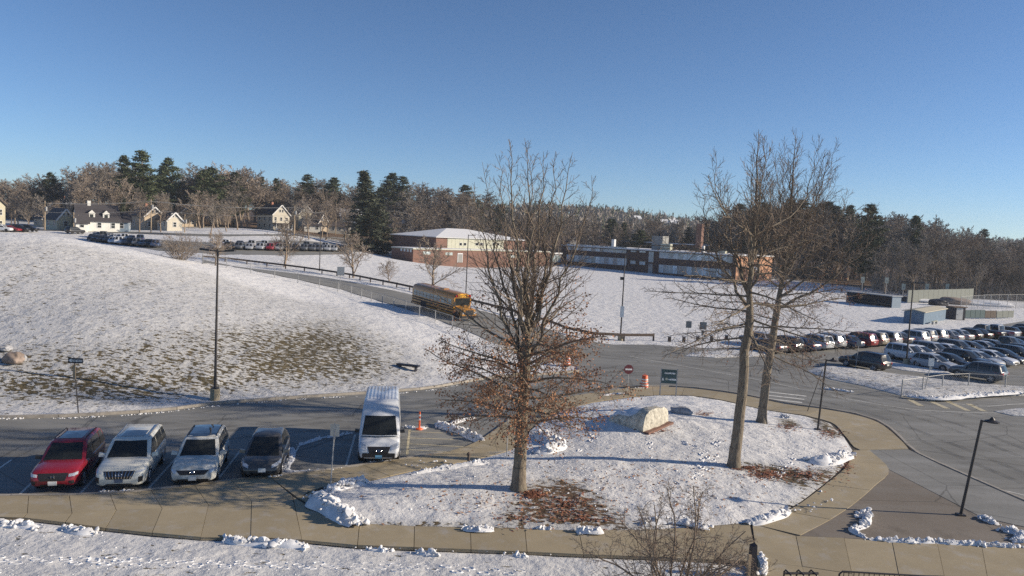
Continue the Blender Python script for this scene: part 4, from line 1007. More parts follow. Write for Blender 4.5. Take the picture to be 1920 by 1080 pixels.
def small(kind, co, loc, rz, label, group):
    o = link('parked_suv' if kind == 'SUV' else 'parked_sedan', SM[kind]); o.location = loc; o.rotation_euler = (0, 0, rz)
    o.material_slots[0].link = 'OBJECT'; o.material_slots[0].material = LOTP[co]
    return tag(o, label, 'car', group)
def row_small(px, n, group, where, face):
    P = resample([hit(u, v, .0) for u, v in px], n)
    for k, p in enumerate(P):
        kd, co = rl.choice(['SUV', 'sedan', 'SUV']), rl.choices(['black', 'grey', 'silver', 'white', 'blue', 'red'], [5, 4, 3, 2, 2, .8])[0]
        q = ground(p.x, p.y + rl.uniform(-.4, .4), .02)
        small(kd, co, q, face + rl.uniform(-.06, .06), f'{co} {kd}, {ORD[k]} from the hill in {where}', group)
def lettering(text, size, m_, parent):
    cu = bpy.data.curves.new('lettering', 'FONT'); cu.body = text; cu.size = size; cu.align_x = 'CENTER'; cu.align_y = 'CENTER'; cu.extrude = .004
    t = bpy.data.objects.new('lettering_curve', cu); COL.objects.link(t)
    me = bpy.data.meshes.new_from_object(t.evaluated_get(bpy.context.evaluated_depsgraph_get())); bpy.data.objects.remove(t)
    me.materials.clear(); me.materials.append(m_)
    return link('lettering', me, parent)
def upper_lot():
    poly = [(p.x, p.y) for p in hits([(180, 452), (205, 456), (240, 461), (300, 470), (420, 477), (650, 477), (690, 470), (690, 464), (640, 459), (420, 456), (240, 446), (180, 442)])]
    sheet('upper_lot', poly, M['asphalt'], zt(0.0), 3.0)
    row_small([(172, 450), (292, 464)], 12, 'cars in the upper lot beside the hill', 'the near end of the upper lot', -1.2)
    row_small([(180, 445), (262, 453)], 7, 'cars in the upper lot beside the hill', 'the second line of the upper lot', 2.0)
    row_small([(408, 467), (520, 470), (640, 472)], 15, 'cars in the upper lot below the houses', 'the long front line of the upper lot', -1.35)
    row_small([(425, 462), (520, 464), (610, 466)], 10, 'cars in the upper lot below the houses', 'the long rear line of the upper lot', 1.8)
    row_small([(3, 434), (55, 434)], 4, 'cars seen over the hill crest', 'the street behind the crest', 0.1)
    st = [hit(u, v) for u, v in ((-60, 431), (100, 431), (250, 436), (420, 441), (560, 441), (620, 445), (690, 456))]
    S = smoothline(st, 30)
    sheet('street', [(p.x, p.y + 3) for p in S] + [(p.x + 1, p.y - 3) for p in S[::-1]], M['asphalt'], zt(0.03), 3.0)
    small('sedan', 'black', lot_z(hit(607, 440)), .2, 'black sedan on the street in front of the low pale house', None).pop('group', None)
    small('SUV', 'black', lot_z(hit(141, 438)), 1.2, 'black SUV parked by the white dormered house', None).pop('group', None)
upper_lot()

# ------------------------------------------------------------------ school bus
def school_bus():
    a = hit(879, 604); b = hit(783, 575)
    d = (a - b); d.z = 0; d.normalize()
    L = 10.6; W = 2.4
    ctr = a - d * (L / 2); z = tz(ctr.x, ctr.y)
    pitch = (tz(a.x, a.y) - tz(a.x - d.x * L, a.y - d.y * L)) / L
    r = thing('school_bus', 'yellow school bus coming down the fenced road, red warning lights over the windshield', 'bus', (ctr.x, ctr.y, z), 0)
    r.rotation_euler = (0, -math.atan(pitch), math.atan2(d.y, d.x))
    Y = paint('bus_yellow_shaded', (0.44, 0.20, 0.022)); B = M['black_plastic']  # body yellow darkened: the shade on the bus side is put into the colour
    hw = W / 2; x0, x1 = -L / 2, L / 2 - 1.5
    mb = MB(); sec = [(-hw, .55), (-hw, 2.35), (-hw * .96, 2.62), (-hw * .80, 2.86), (-hw * .45, 2.98), (0, 3.02)]
    sec = sec + [(-y, z) for y, z in sec[:-1]][::-1]; n = len(sec)
    for x in (x0, x0 + .15, x1 - .2, x1):
        k = .985 if x in (x0, x1) else 1
        mb.v += [(x, y * k, .55 + (zz - .55) * k) for y, zz in sec]
    for i in range(3):
        for j in range(n - 1): mb.f.append((i * n + j, i * n + j + 1, (i + 1) * n + j + 1, (i + 1) * n + j)); mb.m.append(0)
        mb.f.append((i * n + n - 1, i * n, (i + 1) * n, (i + 1) * n + n - 1)); mb.m.append(0)
    mb.f += [tuple(range(n))[::-1], tuple(3 * n + j for j in range(n))]; mb.m += [0, 0]
    mb.build('body', Y, r, True, 35)
    h = MB(); hx0, hx1 = x1, L / 2
    sec = [(-1.12, .55), (-1.14, 1.15), (-.95, 1.45), (-.5, 1.55), (.5, 1.55), (.95, 1.45), (1.14, 1.15), (1.12, .55)]; n = 8
    for x, k, dz in ((hx0, 1, 0), (hx0 + .7, .97, -.04), (hx1 - .2, .92, -.1), (hx1, .86, -.2)):
        h.v += [(x, y * k, .55 + (zz - .55) * (1 + dz)) for y, zz in sec]
    for i in range(3):
        for j in range(n): h.f.append((i * n + j, i * n + (j + 1) % n, (i + 1) * n + (j + 1) % n, (i + 1) * n + j)); h.m.append(0)
    h.f += [tuple(3 * n + j for j in range(n))]; h.m += [0]
    h.build('hood', Y, r, True, 40)
    g = MB(); g.box(hx1 - .05, hx1 + .03, -.55, .55, .72, 1.3); g.build('grille', B, r)
    g = MB(); g.box(hx1 - .1, hx1 + .16, -1.18, 1.18, .42, .66); g.build('front_bumper', B, r)
    for sy in (-1, 1):
        g = MB(); g.box(hx1 - .12, hx1 + .02, sy * .78 - .16, sy * .78 + .16, .85, 1.12); g.build('headlight', M['lamp_lens'], r)
        for q, mm in ((.62, 'amber_lens'), (.95, 'tail_lens')):
            g = MB(); g.lathe([(.13, 0), (.13, .05), (.08, .09)], 10); o = g.build('warning_light', M[mm], r); o.location = (x1 + .01, sy * q, 2.70); o.rotation_euler = (0, PI / 2, 0)
        g = MB(); g.box(x1 + .0, x1 + .018, sy * .78 - .36, sy * .78 + .36, 2.54, 2.86); g.build('light_panel', B, r)
        g = MB(); g.tube([(x1 - .1, sy * hw, 2.2), (x1 + .55, sy * (hw + .25), 2.1), (x1 + .55, sy * (hw + .25), 1.7)], .03, 5); g.box(x1 + .5, x1 + .58, sy * (hw + .25) - .12, sy * (hw + .25) + .12, 1.7, 2.1); g.build('side_mirror', B, r)
        for k, zz in enumerate((.78, 1.14, 1.42)):
            g = MB(); g.box(x0 + .1, x1 - .1, sy * (hw + .018) - .015, sy * (hw + .018) + .015, zz - .075, zz + .075); g.build('rub_rail', B, r)
        for k in range(11):
            xx = x0 + .35 + k * .76
            g = MB(); g.box(xx, xx + .66, sy * (hw + .008) - .012, sy * (hw + .008) + .012, 1.62, 2.28); w_ = g.build('window', M['window_glass'], r)
            g2 = MB(); g2.box(xx, xx + .66, sy * (hw + .015) - .012, sy * (hw + .015) + .012, 1.93, 1.97); g2.build('sash', B, w_)
    g = MB(); g.box(x1, x1 + .02, -1.02, 1.02, 1.60, 2.46); g.build('windshield', M['car_glass'], r)
    g = MB(); g.box(x1 + .01, x1 + .035, -.03, .03, 1.60, 2.46); g.build('windshield_post', B, r)
    g = MB(); g.hexa([(x1 + .005, -.42, 2.52), (x1 + .03, -.42, 2.52), (x1 + .03, .42, 2.52), (x1 + .005, .42, 2.52), (x1 - .03, -.42, 2.94), (x1 + .03, -.42, 2.94), (x1 + .03, .42, 2.94), (x1 - .03, .42, 2.94)]); g.build('front_cap', paint('bus_yellow_sunlit', (0.78, 0.40, 0.03)), r)  # brighter copy of the bus yellow, sunlight on the cap painted in
    o = lettering('SCHOOL BUS', .17, B, r); o.location = (x1 + .036, 0, 2.74); o.rotation_euler = (PI / 2, 0, PI / 2)
    cc = dict(wr=.5, W=W, ax=(-2.6, L / 2 - 1.0), rim='rim_dark'); wheel_parts(cc, r)
    g = MB()
    for sy in (-1, 1):
        for ax in cc['ax']: g.box(ax - .62, ax + .62, sy * (hw - .02) - .03, sy * (hw - .02) + .03, .56, 1.08)
    g.build('wheel_arch', B, r)
    g = MB(); g.box(x0 - .12, x0 + .05, -1.2, 1.2, .5, .75); g.build('rear_bumper', B, r)
    g = MB(); g.box(x0 + .2, x1 - .1, -1.0, 1.0, .42, .56); g.build('chassis', B, r)
    g = MB(); g.box(-.4, .4, -.35, .35, 3.0, 3.09); g.build('roof_hatch', Y, r)
school_bus()

# ------------------------------------------------------------------ poles, signs, barrels
def upright(root, name, h, r0, r1, mat_, n=8, lean=(0, 0)):
    mb = MB(); mb.tube([(0, 0, 0), (lean[0] / 2, lean[1] / 2, h / 2), (lean[0], lean[1], h)], [r0, (r0 + r1) / 2, r1], n); return mb.build(name, mat_, root, True, 50)
def height_px(p, vt, u):
    """height whose top is seen on photo row vt above a ground point"""
    return (CZ - p.z) + (horizon(u) - vt) / F * p.y
def lamp_post(base_px, top_v, top_u, label, arms=2, footing=True, head='box', extra=None, group='tall lamp posts', arm_dir=(1, 0)):
    p = hit(*base_px); h = height_px(p, top_v, top_u)
    r = thing('lamp_post', label, 'lamp post', p, 0, group)
    z0 = 0
    if footing:
        mb = MB(); mb.lathe([(.30, -.3), (.30, .62), (.27, .66)], 14); mb.build('footing', M['concrete'], r); z0 = .6
        mb = MB(); mb.box(-.2, .2, -.2, .2, .66, .70); mb.build('base_plate', M['pole_dark'], r)
    mb = MB(); mb.tube([(0, 0, z0), (0, 0, h)], [.09, .055], 10); mb.build('pole', M['pole_dark'], r, True, 50)
    ad = Vector((arm_dir[0], arm_dir[1], 0))
    for s in ((-1, 1) if arms == 2 else (1,)):
        q = ad * s
        mb = MB(); mb.bar(Vector((0, 0, h - .12)), q * .55 + Vector((0, 0, h - .1)), .07); a = mb.build('arm', M['pole_dark'], r)
        mb = MB(); mb.bar(q * .5 + Vector((0, 0, h - .08)), q * 1.1 + Vector((0, 0, h - .03)), .36, .12); hd = mb.build('lamp_head', M['pole_dark'], r)
    return r, h
lamp_post((403, 747), 467, 405, 'tall bronze lamp post on concrete footing at the foot of the snowy hill', arms=2)
r, h = lamp_post((1163, 637), 479, 1174, 'tall lamp post with pale band, behind the end of the guardrail', arms=1, arm_dir=(-1, 0))
mb = MB(); mb.box(-.22, .22, -.14, -.10, h * .27, h * .40); mb.build('notice_board', M['sign_white'], r)
mb = MB(); mb.box(-.42, .0, -.12, .12, h * .71, h * .745); mb.build('camera_box', M['pole_dark'], r)
lamp_post((1699, 684), 528, 1707, 'tall twin headed lamp post on the snow strip in the big lot', arms=2)
lamp_post((599, 508), 424, 601, 'lamp post behind the guardrail with a pale patch near its foot', arms=1, footing=False)
lamp_post((873, 560), 440, 882, 'lamp post in the snow field behind the school bus', arms=1, footing=False)
lamp_post((1846, 556), 534, 1851, 'short lamp post at the edge of the far right wood', arms=1, footing=False)
def path_lamp(base, vt, ut, label):
    p = on_isl(*base) if base[0] < 1600 else pz(*base, .10)
    h = height_px(p, vt, ut)
    r = thing('path_lamp', label, 'path lamp', p, 0, 'low lamps beside the ring walk')
    lean = ((ut - base[0]) - 0.049 * (base[1] - vt)) / F * p.y
    upright(r, 'pole', h, .065, .055, M['pole_dark'], 8, (lean, 0))
    mb = MB(); mb.box(-.16, .16, -.16, .16, 0, .06); mb.build('base_plate', M['pole_dark'], r)
    mb = MB(); mb.bar((lean, 0, h - .06), (lean + .35, 0, h - .06), .07); mb.lathe([(.05, -.1), (.3, -.07), (.3, -.02), (.12, .05), (.04, .16)], 14, 0, (lean + .45, 0, h - .02)); mb.build('lamp_head', M['pole_dark'], r)
path_lamp((1801, 966), 790, 1833, 'slim dark path lamp on the brown asphalt triangle')
path_lamp((1533, 806), 675, 1545, 'slim dark path lamp at the right rim of the snowy island')
def sign(name, base, vt, ut, panels, label, cat, group=None, mat_='galv', r0=.03, z=None, rz=0.0):
    p = hit(*base) if z is None else z
    h = height_px(p, vt, ut); r = thing(name, label, cat, p, rz, group)
    lean = ((ut - base[0]) - 0.049 * (base[1] - vt)) / F * p.y
    upright(r, 'post', h, r0, r0, M[mat_], 6, (lean * math.cos(rz), -lean * math.sin(rz)))
    for (nm, w_, z0, z1, m_, dx, dy) in panels:
        mb = MB(); x = lean * (z0 + z1) / 2 / h + dx; mb.box(x - w_ / 2, x + w_ / 2, -.045 + dy, -.03 + dy, z0, z1); mb.build(nm, M[m_], r)
    return r, h, lean
r, h, ln = sign('parking_sign', (619, 921), 803, 630, [('sign_panel', .38, 2.42, 2.95, 'sign_back', .02, 0)], 'parking sign seen from its pale back, beside the snow heap at the walk corner', 'sign', z=pz(619, 921, .15))
mb = MB(); mb.box(ln * .92 - .01, ln * .92 + .05, -.06, -.045, 2.3, 3.0); mb.build('post_channel', M['galv'], r)
r, h, ln = sign('one_way_sign', (147, 776), 672, 143, [('sign_panel', .86, 2.95, 3.25, 'sign_black', .1, 0), ('marker_panel', .14, 2.0, 2.8, 'wood_pole', -.03, 0)], 'black one way sign with white arrow on a leaning post at the hill foot', 'sign', mat_='pole_dark')
sp_ = [c for c in r.children if c.name.startswith('sign_panel')][0]
xx = ln * .97 + .1
mb = MB(); y = -.05
mb.v += [(xx - .40, y, 3.1), (xx - .22, y, 2.985), (xx - .22, y, 3.04), (xx + .39, y, 3.04), (xx + .39, y, 3.16), (xx - .22, y, 3.16), (xx - .22, y, 3.215)]; mb.f.append(tuple(range(7))); mb.m.append(0)
arrow = mb.build('arrow', M['sign_white'], sp_)
o = lettering('ONE WAY', .13, M['sign_black'], sp_); o.location = (xx + .08, y - .004, 3.1); o.rotation_euler = (PI / 2, 0, 0)
# do not enter sign
p = on_isl(1176, 742) if False else pz(1176, 735, .1); h = height_px(p, 685, 1180)
r = thing('do_not_enter_sign', 'round red do not enter sign with white bar, beside the orange barrel', 'sign', p)
upright(r, 'post', h, .03, .03, M['galv'], 6)
mb = MB(); mb.lathe([(.36, 0), (.36, .02)], 24); o = mb.build('sign_disc', M['sign_red'], r); o.location = (0, -.035, h - .36); o.rotation_euler = (PI / 2, 0, .15)
mb = MB(); mb.box(-.26, .26, -.06, .06, .022, .03); mb.build('white_bar', M['sign_white'], o)
# green direction sign
a = on_isl(1237, 741); b = on_isl(1267, 743); cmid = (a + b) / 2; h = height_px(a, 692, 1240); wd = (b - a).length
r = thing('direction_sign', 'green direction sign with white arrow and lines on two posts at the island rim', 'sign', (cmid.x, cmid.y, cmid.z), math.atan2(b.y - a.y, b.x - a.x))
for s in (-1, 1):
    mb = MB(); mb.bar((s * wd / 2, 0, -.05), (s * wd / 2, 0, h), .075); mb.build('post', M['galv'], r)
mb = MB(); mb.box(-wd / 2 + .04, wd / 2 - .04, -.05, -.02, h * .46, h * .97); pn = mb.build('sign_panel', M['sign_green'], r)
mb = MB(); zz = h * .83
rs = random.Random(3)
x = -wd * .28
while x < wd * .38:
    l = rs.uniform(.05, .13); mb.box(x, x + l, -.062, -.053, zz - rs.uniform(.02, .06), zz + rs.uniform(.04, .08)); x += l + .02
x = -wd * .02
while x < wd * .42:
    l = rs.uniform(.05, .12); mb.box(x, x + l, -.062, -.053, h * .58, h * .58 + rs.uniform(.10, .14)); x += l + .02
mb.build('lettering', M['sign_white'], pn)
mb = MB(); mb.v += [(-wd * .44, -.056, h * .56), (-wd * .30, -.056, h * .56), (-wd * .37, -.056, h * .68)]; mb.f.append((0, 1, 2)); mb.m.append(0); mb.build('arrow', M['sign_white'], pn)
mb = MB(); mb.lathe([(.10, 0), (.10, .008)], 12); o = mb.build('round_symbol', M['panel_pale'], pn); o.location = (-wd * .14, -.053, h * .62); o.rotation_euler = (PI / 2, 0, 0)
# far signs
sign('road_sign', (1288, 648), 600, 1291, [('sign_panel', .62, 2.1, 2.85, 'sign_grey', 0, 0)], 'left one of two square grey signs behind the timber stops', 'sign', z=pz(1288, 650))
sign('road_sign', (1315, 652), 600, 1318, [('sign_panel', .75, 2.2, 3.0, 'sign_grey', 0, 0), ('small_panel', .28, 1.55, 2.1, 'sign_grey', 0, 0)], 'square grey sign with small plate below, nearer the big bare tree', 'sign', z=pz(1315, 655))
r, h, ln = sign('road_sign', (636, 545), 506, 640, [('sign_panel', 1.0, 2.1, 3.3, 'sign_back', 0, 0)], 'pale square sign on two posts between fence and guardrail', 'sign')
sign('lot_sign', (1604, 692), 641, 1609, [('sign_panel', .45, 2.3, 2.75, 'sign_grey', .0, 0)], 'thin post sign in front of the waiting black SUV', 'sign')
sign('lot_sign', (1733, 737), 683, 1743, [('sign_panel', .46, 2.3, 2.95, 'sign_white', 0, 0), ('small_panel', .25, 2.0, 2.25, 'sign_back', .05, 0)], 'white lot sign on a post at the snow verge fence', 'sign')
sign('walk_sign', (950, 861), 770, 953, [('sign_panel', .34, 2.2, 2.7, 'sign_back', 0, 0)], 'pale sign post at the walk edge behind the left tree trunk', 'sign', z=pz(950, 858, .12))
r, h, ln = sign('guy_pole', (1514, 771), 694, 1540, [], 'leaning thin pole beside the right path lamp', 'pole', z=pz(1514, 771, .12), mat_='pole_dark', r0=.025)
def barrel(base, label):
    p = pz(*base); r = thing('traffic_barrel', label, 'traffic barrel', p + Vector((0, 0, .03)), 0, 'orange traffic barrels')
    prof = [(.38, 0), (.38, .06), (.30, .08), (.295, .30), (.275, .32), (.27, .52), (.255, .54), (.25, .74), (.235, .76), (.23, .95), (.19, 1.0)]
    mb = MB(); mb.lathe(prof[:3], 18); mb.build('base', M['tyre'], r)
    mb = MB(); mb.lathe(prof[2:], 18); mb.build('body', M['orange'], r, True, 40)
    for z0, z1, rr in ((.20, .31, .302), (.42, .53, .284), (.64, .74, .264)):
        mb = MB(); mb.lathe([(rr, z0), (rr - .004, z1)], 18); mb.build('white_band', M['sign_white'], r, True, 40)
    mb = MB(); mb.tube([(-.08, 0, 1.0), (-.06, 0, 1.1), (.06, 0, 1.1), (.08, 0, 1.0)], .02, 5); mb.build('handle', M['orange'], r)
barrel((1208, 728), 'orange and white barrel on the asphalt between the two island signs')
barrel((1063, 686), 'orange and white barrel near the snow strip behind the left tree')
# orange delineator
p = pz(786, 805); r = thing('delineator_post', 'slim orange delineator post beside the hatched bay', 'delineator', p)
mb = MB(); mb.lathe([(.22, 0), (.20, .07), (.07, .10)], 12); mb.build('base', M['orange'], r)
mb = MB(); mb.lathe([(.055, .08), (.05, .95), (.045, 1.05)], 10); mb.build('post', M['orange'], r)
for z0 in (.55, .78):
    mb = MB(); mb.lathe([(.056, z0), (.056, z0 + .1)], 10); mb.build('white_band', M['sign_white'], r)
# small red hydrant-like post by the walk
p = pz(878, 871, .12); r = thing('valve_post', 'small rusty post standing at the island walk corner', 'post', p)
mb = MB(); mb.lathe([(.10, 0), (.07, .05), (.06, .45), (.10, .47), (.10, .55), (.04, .62)], 10); mb.build('post', M['rust_rail'], r)

# ------------------------------------------------------------------ fence and guardrail
def chain_fence(px, h, spacing, label, zoff=0.0, bottom=False, name='chain_link_fence'):
    P0 = [hit(u, v) for u, v in px]; L = sum((b - a).length for a, b in zip(P0, P0[1:])); n = max(3, int(L / spacing) + 1)
    P = smoothline(P0, n); P = [ground(p.x, p.y) for p in P]
    o = P[0]; r = thing(name, label, 'fence', o)
    pm = None
    for p in P:
        if pm is None:
            mb = MB(); mb.tube([(0, 0, -.1), (0, 0, h + .06)], .05, 6); pm = mb.mesh('post', M['galv'])
        q = link('post', pm, r); q.location = p - o
    mb = MB(); mb.tube([p - o + Vector((0, 0, h)) for p in P], .024, 5); mb.build('top_rail', M['galv'], r)
    if bottom: mb = MB(); mb.tube([p - o + Vector((0, 0, .08)) for p in P], .018, 4); mb.build('bottom_rail', M['galv'], r)
    mb = MB(); cell = .22
    for a, b in zip(P, P[1:]):
        a = a - o; b = b - o; k = max(1, int((b - a).length / cell)); e = (b - a)
        rise = h / ((b - a).length)
        for i in range(-int(h / cell), k):
            for s in (0, 1):
                t0 = i / k; t1 = t0 + h / (b - a).length
                z0, z1 = .06, h
                if t0 < 0: z0 = .06 + (h - .06) * (-t0) / (t1 - t0); t0 = 0
                if t1 > 1: z1 = z0 + (h - z0) * (1 - t0) / (t1 - t0); t1 = 1
                if t1 <= t0: continue
                if s: t0, t1 = 1 - t0, 1 - t1
                mb.tube([a + e * t0 + Vector((0, 0, z0)), a + e * t1 + Vector((0, 0, z1))], .0045, 3, cap=False)
    mb.build('wire_mesh', M['galv'], r, kind='stuff')
    return r
chain_fence(FENCE_PX + [(960, 668)], 1.25, 3.1, 'long grey chain link fence between snowy hill and the bus road')
chain_fence([(1690, 744), (1789, 729), (1842, 732), (1890, 733), (1990, 738), (2100, 744)], 1.35, 3.1, 'short chain link fence on the snow verge below the big lot', bottom=True)
def guardrail():
    P0 = [hit(u, v) for u, v in RAIL_PX]; L = sum((b - a).length for a, b in zip(P0, P0[1:])); n = int(L / 3.8) + 1
    P = [ground(p.x, p.y) for p in smoothline(P0, n)]; o = P[0]
    r = thing('guardrail', 'long brown guardrail with posts along the far side of the bus road', 'guardrail', o)
    mb = MB(); mb.box(-.09, .09, -.09, .09, -.2, .80); pm = mb.mesh('post', M['rust_rail'])
    for p in P: q = link('post', pm, r); q.location = p - o
    for dz, w_ in ((.72, .10), (.60, .07), (.48, .10)):
        pass
    mb = MB()
    for a, b in zip(P, P[1:]):
        for dz, w_, dy in ((.74, .11, .12), (.64, .10, .15), (.54, .11, .12)):
            nrm = Vector(((b - a).y, -(b - a).x, 0)).normalized() * dy
            mb.bar(a - o + nrm + Vector((0, 0, dz)), b - o + nrm + Vector((0, 0, dz)), .03, w_ + .005)
    mb.build('rail', M['rust_rail'], r)
guardrail()
for k, (u, v) in enumerate(((1255, 640), (1282, 640), (1308, 639), (1334, 638), (1362, 637))):
    p = pz(u, v); r = thing('timber_stop', f'low timber stop in the snow line behind the road, {ORD[k]} from the guardrail end', 'bollard', p, 0, 'row of low timber stops')
    mb = MB(); mb.box(-.16, .16, -.16, .16, -.1, .55); mb.build('post', M['rust_rail'], r)
    mb = MB(); mb.box(-.18, .18, -.18, .18, .55, .63); mb.build('snow_cap', M['snow_chunk'], r)

# ------------------------------------------------------------------ rocks and snow heaps
def rock(name, base, size, m_, label, seed, squash=.7, cat='rock', z=None, rz=0.0, flat=None):
    bm = bmesh.new(); bmesh.ops.create_icosphere(bm, subdivisions=4, radius=1.0)
    for v in bm.verts:
        n_ = v.co.normalized(); f = 1 + .28 * mnoise.noise(n_ * 1.3 + Vector((seed, 0, 0))) + .12 * mnoise.noise(n_ * 3.1 + Vector((0, seed, 0))) + .05 * mnoise.noise(n_ * 8 + Vector((0, 0, seed)))
        c_ = n_ * f
        for ax in (0, 1): c_[ax] = math.copysign(abs(c_[ax]) ** .8, c_[ax])
        v.co = Vector((c_.x * size[0], c_.y * size[1], c_.z * size[2]))
        if flat is not None and v.co.y < -flat: v.co.y = -flat - (v.co.y + flat) * -.12
        v.co.z += size[2] * .55
        if v.co.z < -.1: v.co.z = -.1
    me = bpy.data.meshes.new(name); bm.to_mesh(me); bm.free(); me.materials.append(m_)
    me.polygons.foreach_set('use_smooth', [True] * len(me.polygons)); me.set_sharp_from_angle(angle=math.radians(38))
    o = link(name, me); o.location = z if z is not None else hit(*base); o.rotation_euler = (0, 0, rz)
    tag(o, label, cat); return o
def painted_rock():
    """half-round painted boulder: flat face to the right, long back trailing left and away"""
    a = on_isl(1206, 805); b = on_isl(1253, 792); d = (b - a); d.z = 0; wd = d.length; d.normalize()
    back = Vector((-d.y, d.x, 0))
    if back.x > 0: back = -back
    r = thing('painted_boulder', 'big cream painted boulder with a flat arched face on the snowy island', 'boulder', (a + b) / 2)
    mb = MB(); n = 18; rows = []
    K = 12
    for k in range(K):
        t = k / (K - 1); row = []
        wk = wd / 2 * (1.0 - .35 * t); hk = (1.28 - .75 * t ** 1.3); off = back * (2.7 * t)
        for j in range(n + 1):
            s = PI * j / n; cx = math.copysign(abs(math.cos(s)) ** .55, math.cos(s)) * wk; hz = abs(math.sin(s)) ** .6 * hk
            q = d * (-cx) + off + Vector((0, 0, hz - .15))
            f = mnoise.fractal(q * 1.6 + Vector((4, 4, 4)), 1, 2, 4) * .13
            q += Vector((0, 0, f * (hz > .05))) + back * f * .9 * (0 < k) + d * f * .5
            row.append(q)
        rows.append(row)
    for row in rows: mb.v += [tuple(q) for q in row]
    for k in range(K - 1):
        for j in range(n): mb.f.append((k * (n + 1) + j, (k + 1) * (n + 1) + j, (k + 1) * (n + 1) + j + 1, k * (n + 1) + j + 1)); mb.m.append(0)
    c0 = Vector((0, 0, -.15)); prev = 0
    for ring_ in (.72, .42):
        base = len(mb.v)
        for j in range(n + 1):
            q = c0 + (rows[0][j] - c0) * ring_; q = q - back * (.05 + .12 * (1 - ring_)) + back * mnoise.noise(q * 2.6) * .12; mb.v.append(tuple(q))
        for j in range(n): mb.f.append((prev + j, prev + j + 1, base + j + 1, base + j)); mb.m.append(0)
        prev = base
    mb.v.append(tuple(c0 - back * .15)); ce = len(mb.v) - 1
    for j in range(n): mb.f.append((prev + j, prev + j + 1, ce)); mb.m.append(0)
    mb.build('stone', M['rock_pale'], r, True, 45)
    cv = MB(); k0, j0, j1 = 3, 4, n - 3
    for k in range(k0, K):
        for j in range(j0, j1 + 1):
            q = rows[k][j]; e_ = min(1, (k - k0) / 2) * min(1, (j - j0) / 2.0) * min(1, (j1 - j) / 2.0); cv.v.append(tuple(q + Vector((0, 0, -.03 + .10 * e_ + .05 * mnoise.noise(q * 2.2)))))
    w2 = j1 - j0 + 1
    for k in range(K - k0 - 1):
        for j in range(w2 - 1): cv.f.append((k * w2 + j, (k + 1) * w2 + j, (k + 1) * w2 + j + 1, k * w2 + j + 1)); cv.m.append(0)
    cv.build('snow_cover', M['snow_chunk'], r, True)
    mb = MB(); e0 = a - (a + b) / 2; e1 = b - (a + b) / 2
    mb.bar(e0 - back * .22 + Vector((0, 0, .0)), e1 - back * .2 + Vector((0, 0, .02)), .3, .16); mb.build('plinth_strip', M['brick_red'], r)
painted_rock()
rock('flat_rock', None, (.7, .38, .26), M['rock_grey'], 'flat dark grey rock lying behind the painted boulder', 3.0, z=on_isl(1277, 777), rz=-.15)
rock('hill_rock', (26, 678), (.6, .5, .42), M['rock'], 'brown rock with snow around it on the hill at the frame edge', 5.0)
rock('hill_rock', (10, 656), (.42, .4, .2), M['rock_grey'], 'low dark rock just above the brown rock on the hill', 7.0)
rock('hill_rock', (45, 676), (.16, .16, .22), M['rock_grey'], 'fist sized dark stone beside the brown hill rock', 8.0)
p = hit(765, 690); d_ = hit(783, 693) - hit(747, 683); r = thing('snowy_bench', 'dark backless bench lying in the snow above the road bend', 'bench', (p.x, p.y, p.z), math.atan2(d_.y, d_.x))
mb = MB(); mb.box(-.95, .95, -.22, .22, .16, .30); mb.build('seat', M['sign_black'], r)
for s in (-1, 1): mb = MB(); mb.box(s * .7 - .05, s * .7 + .05, -.18, .18, -.2, .16); mb.build('leg', M['sign_black'], r)
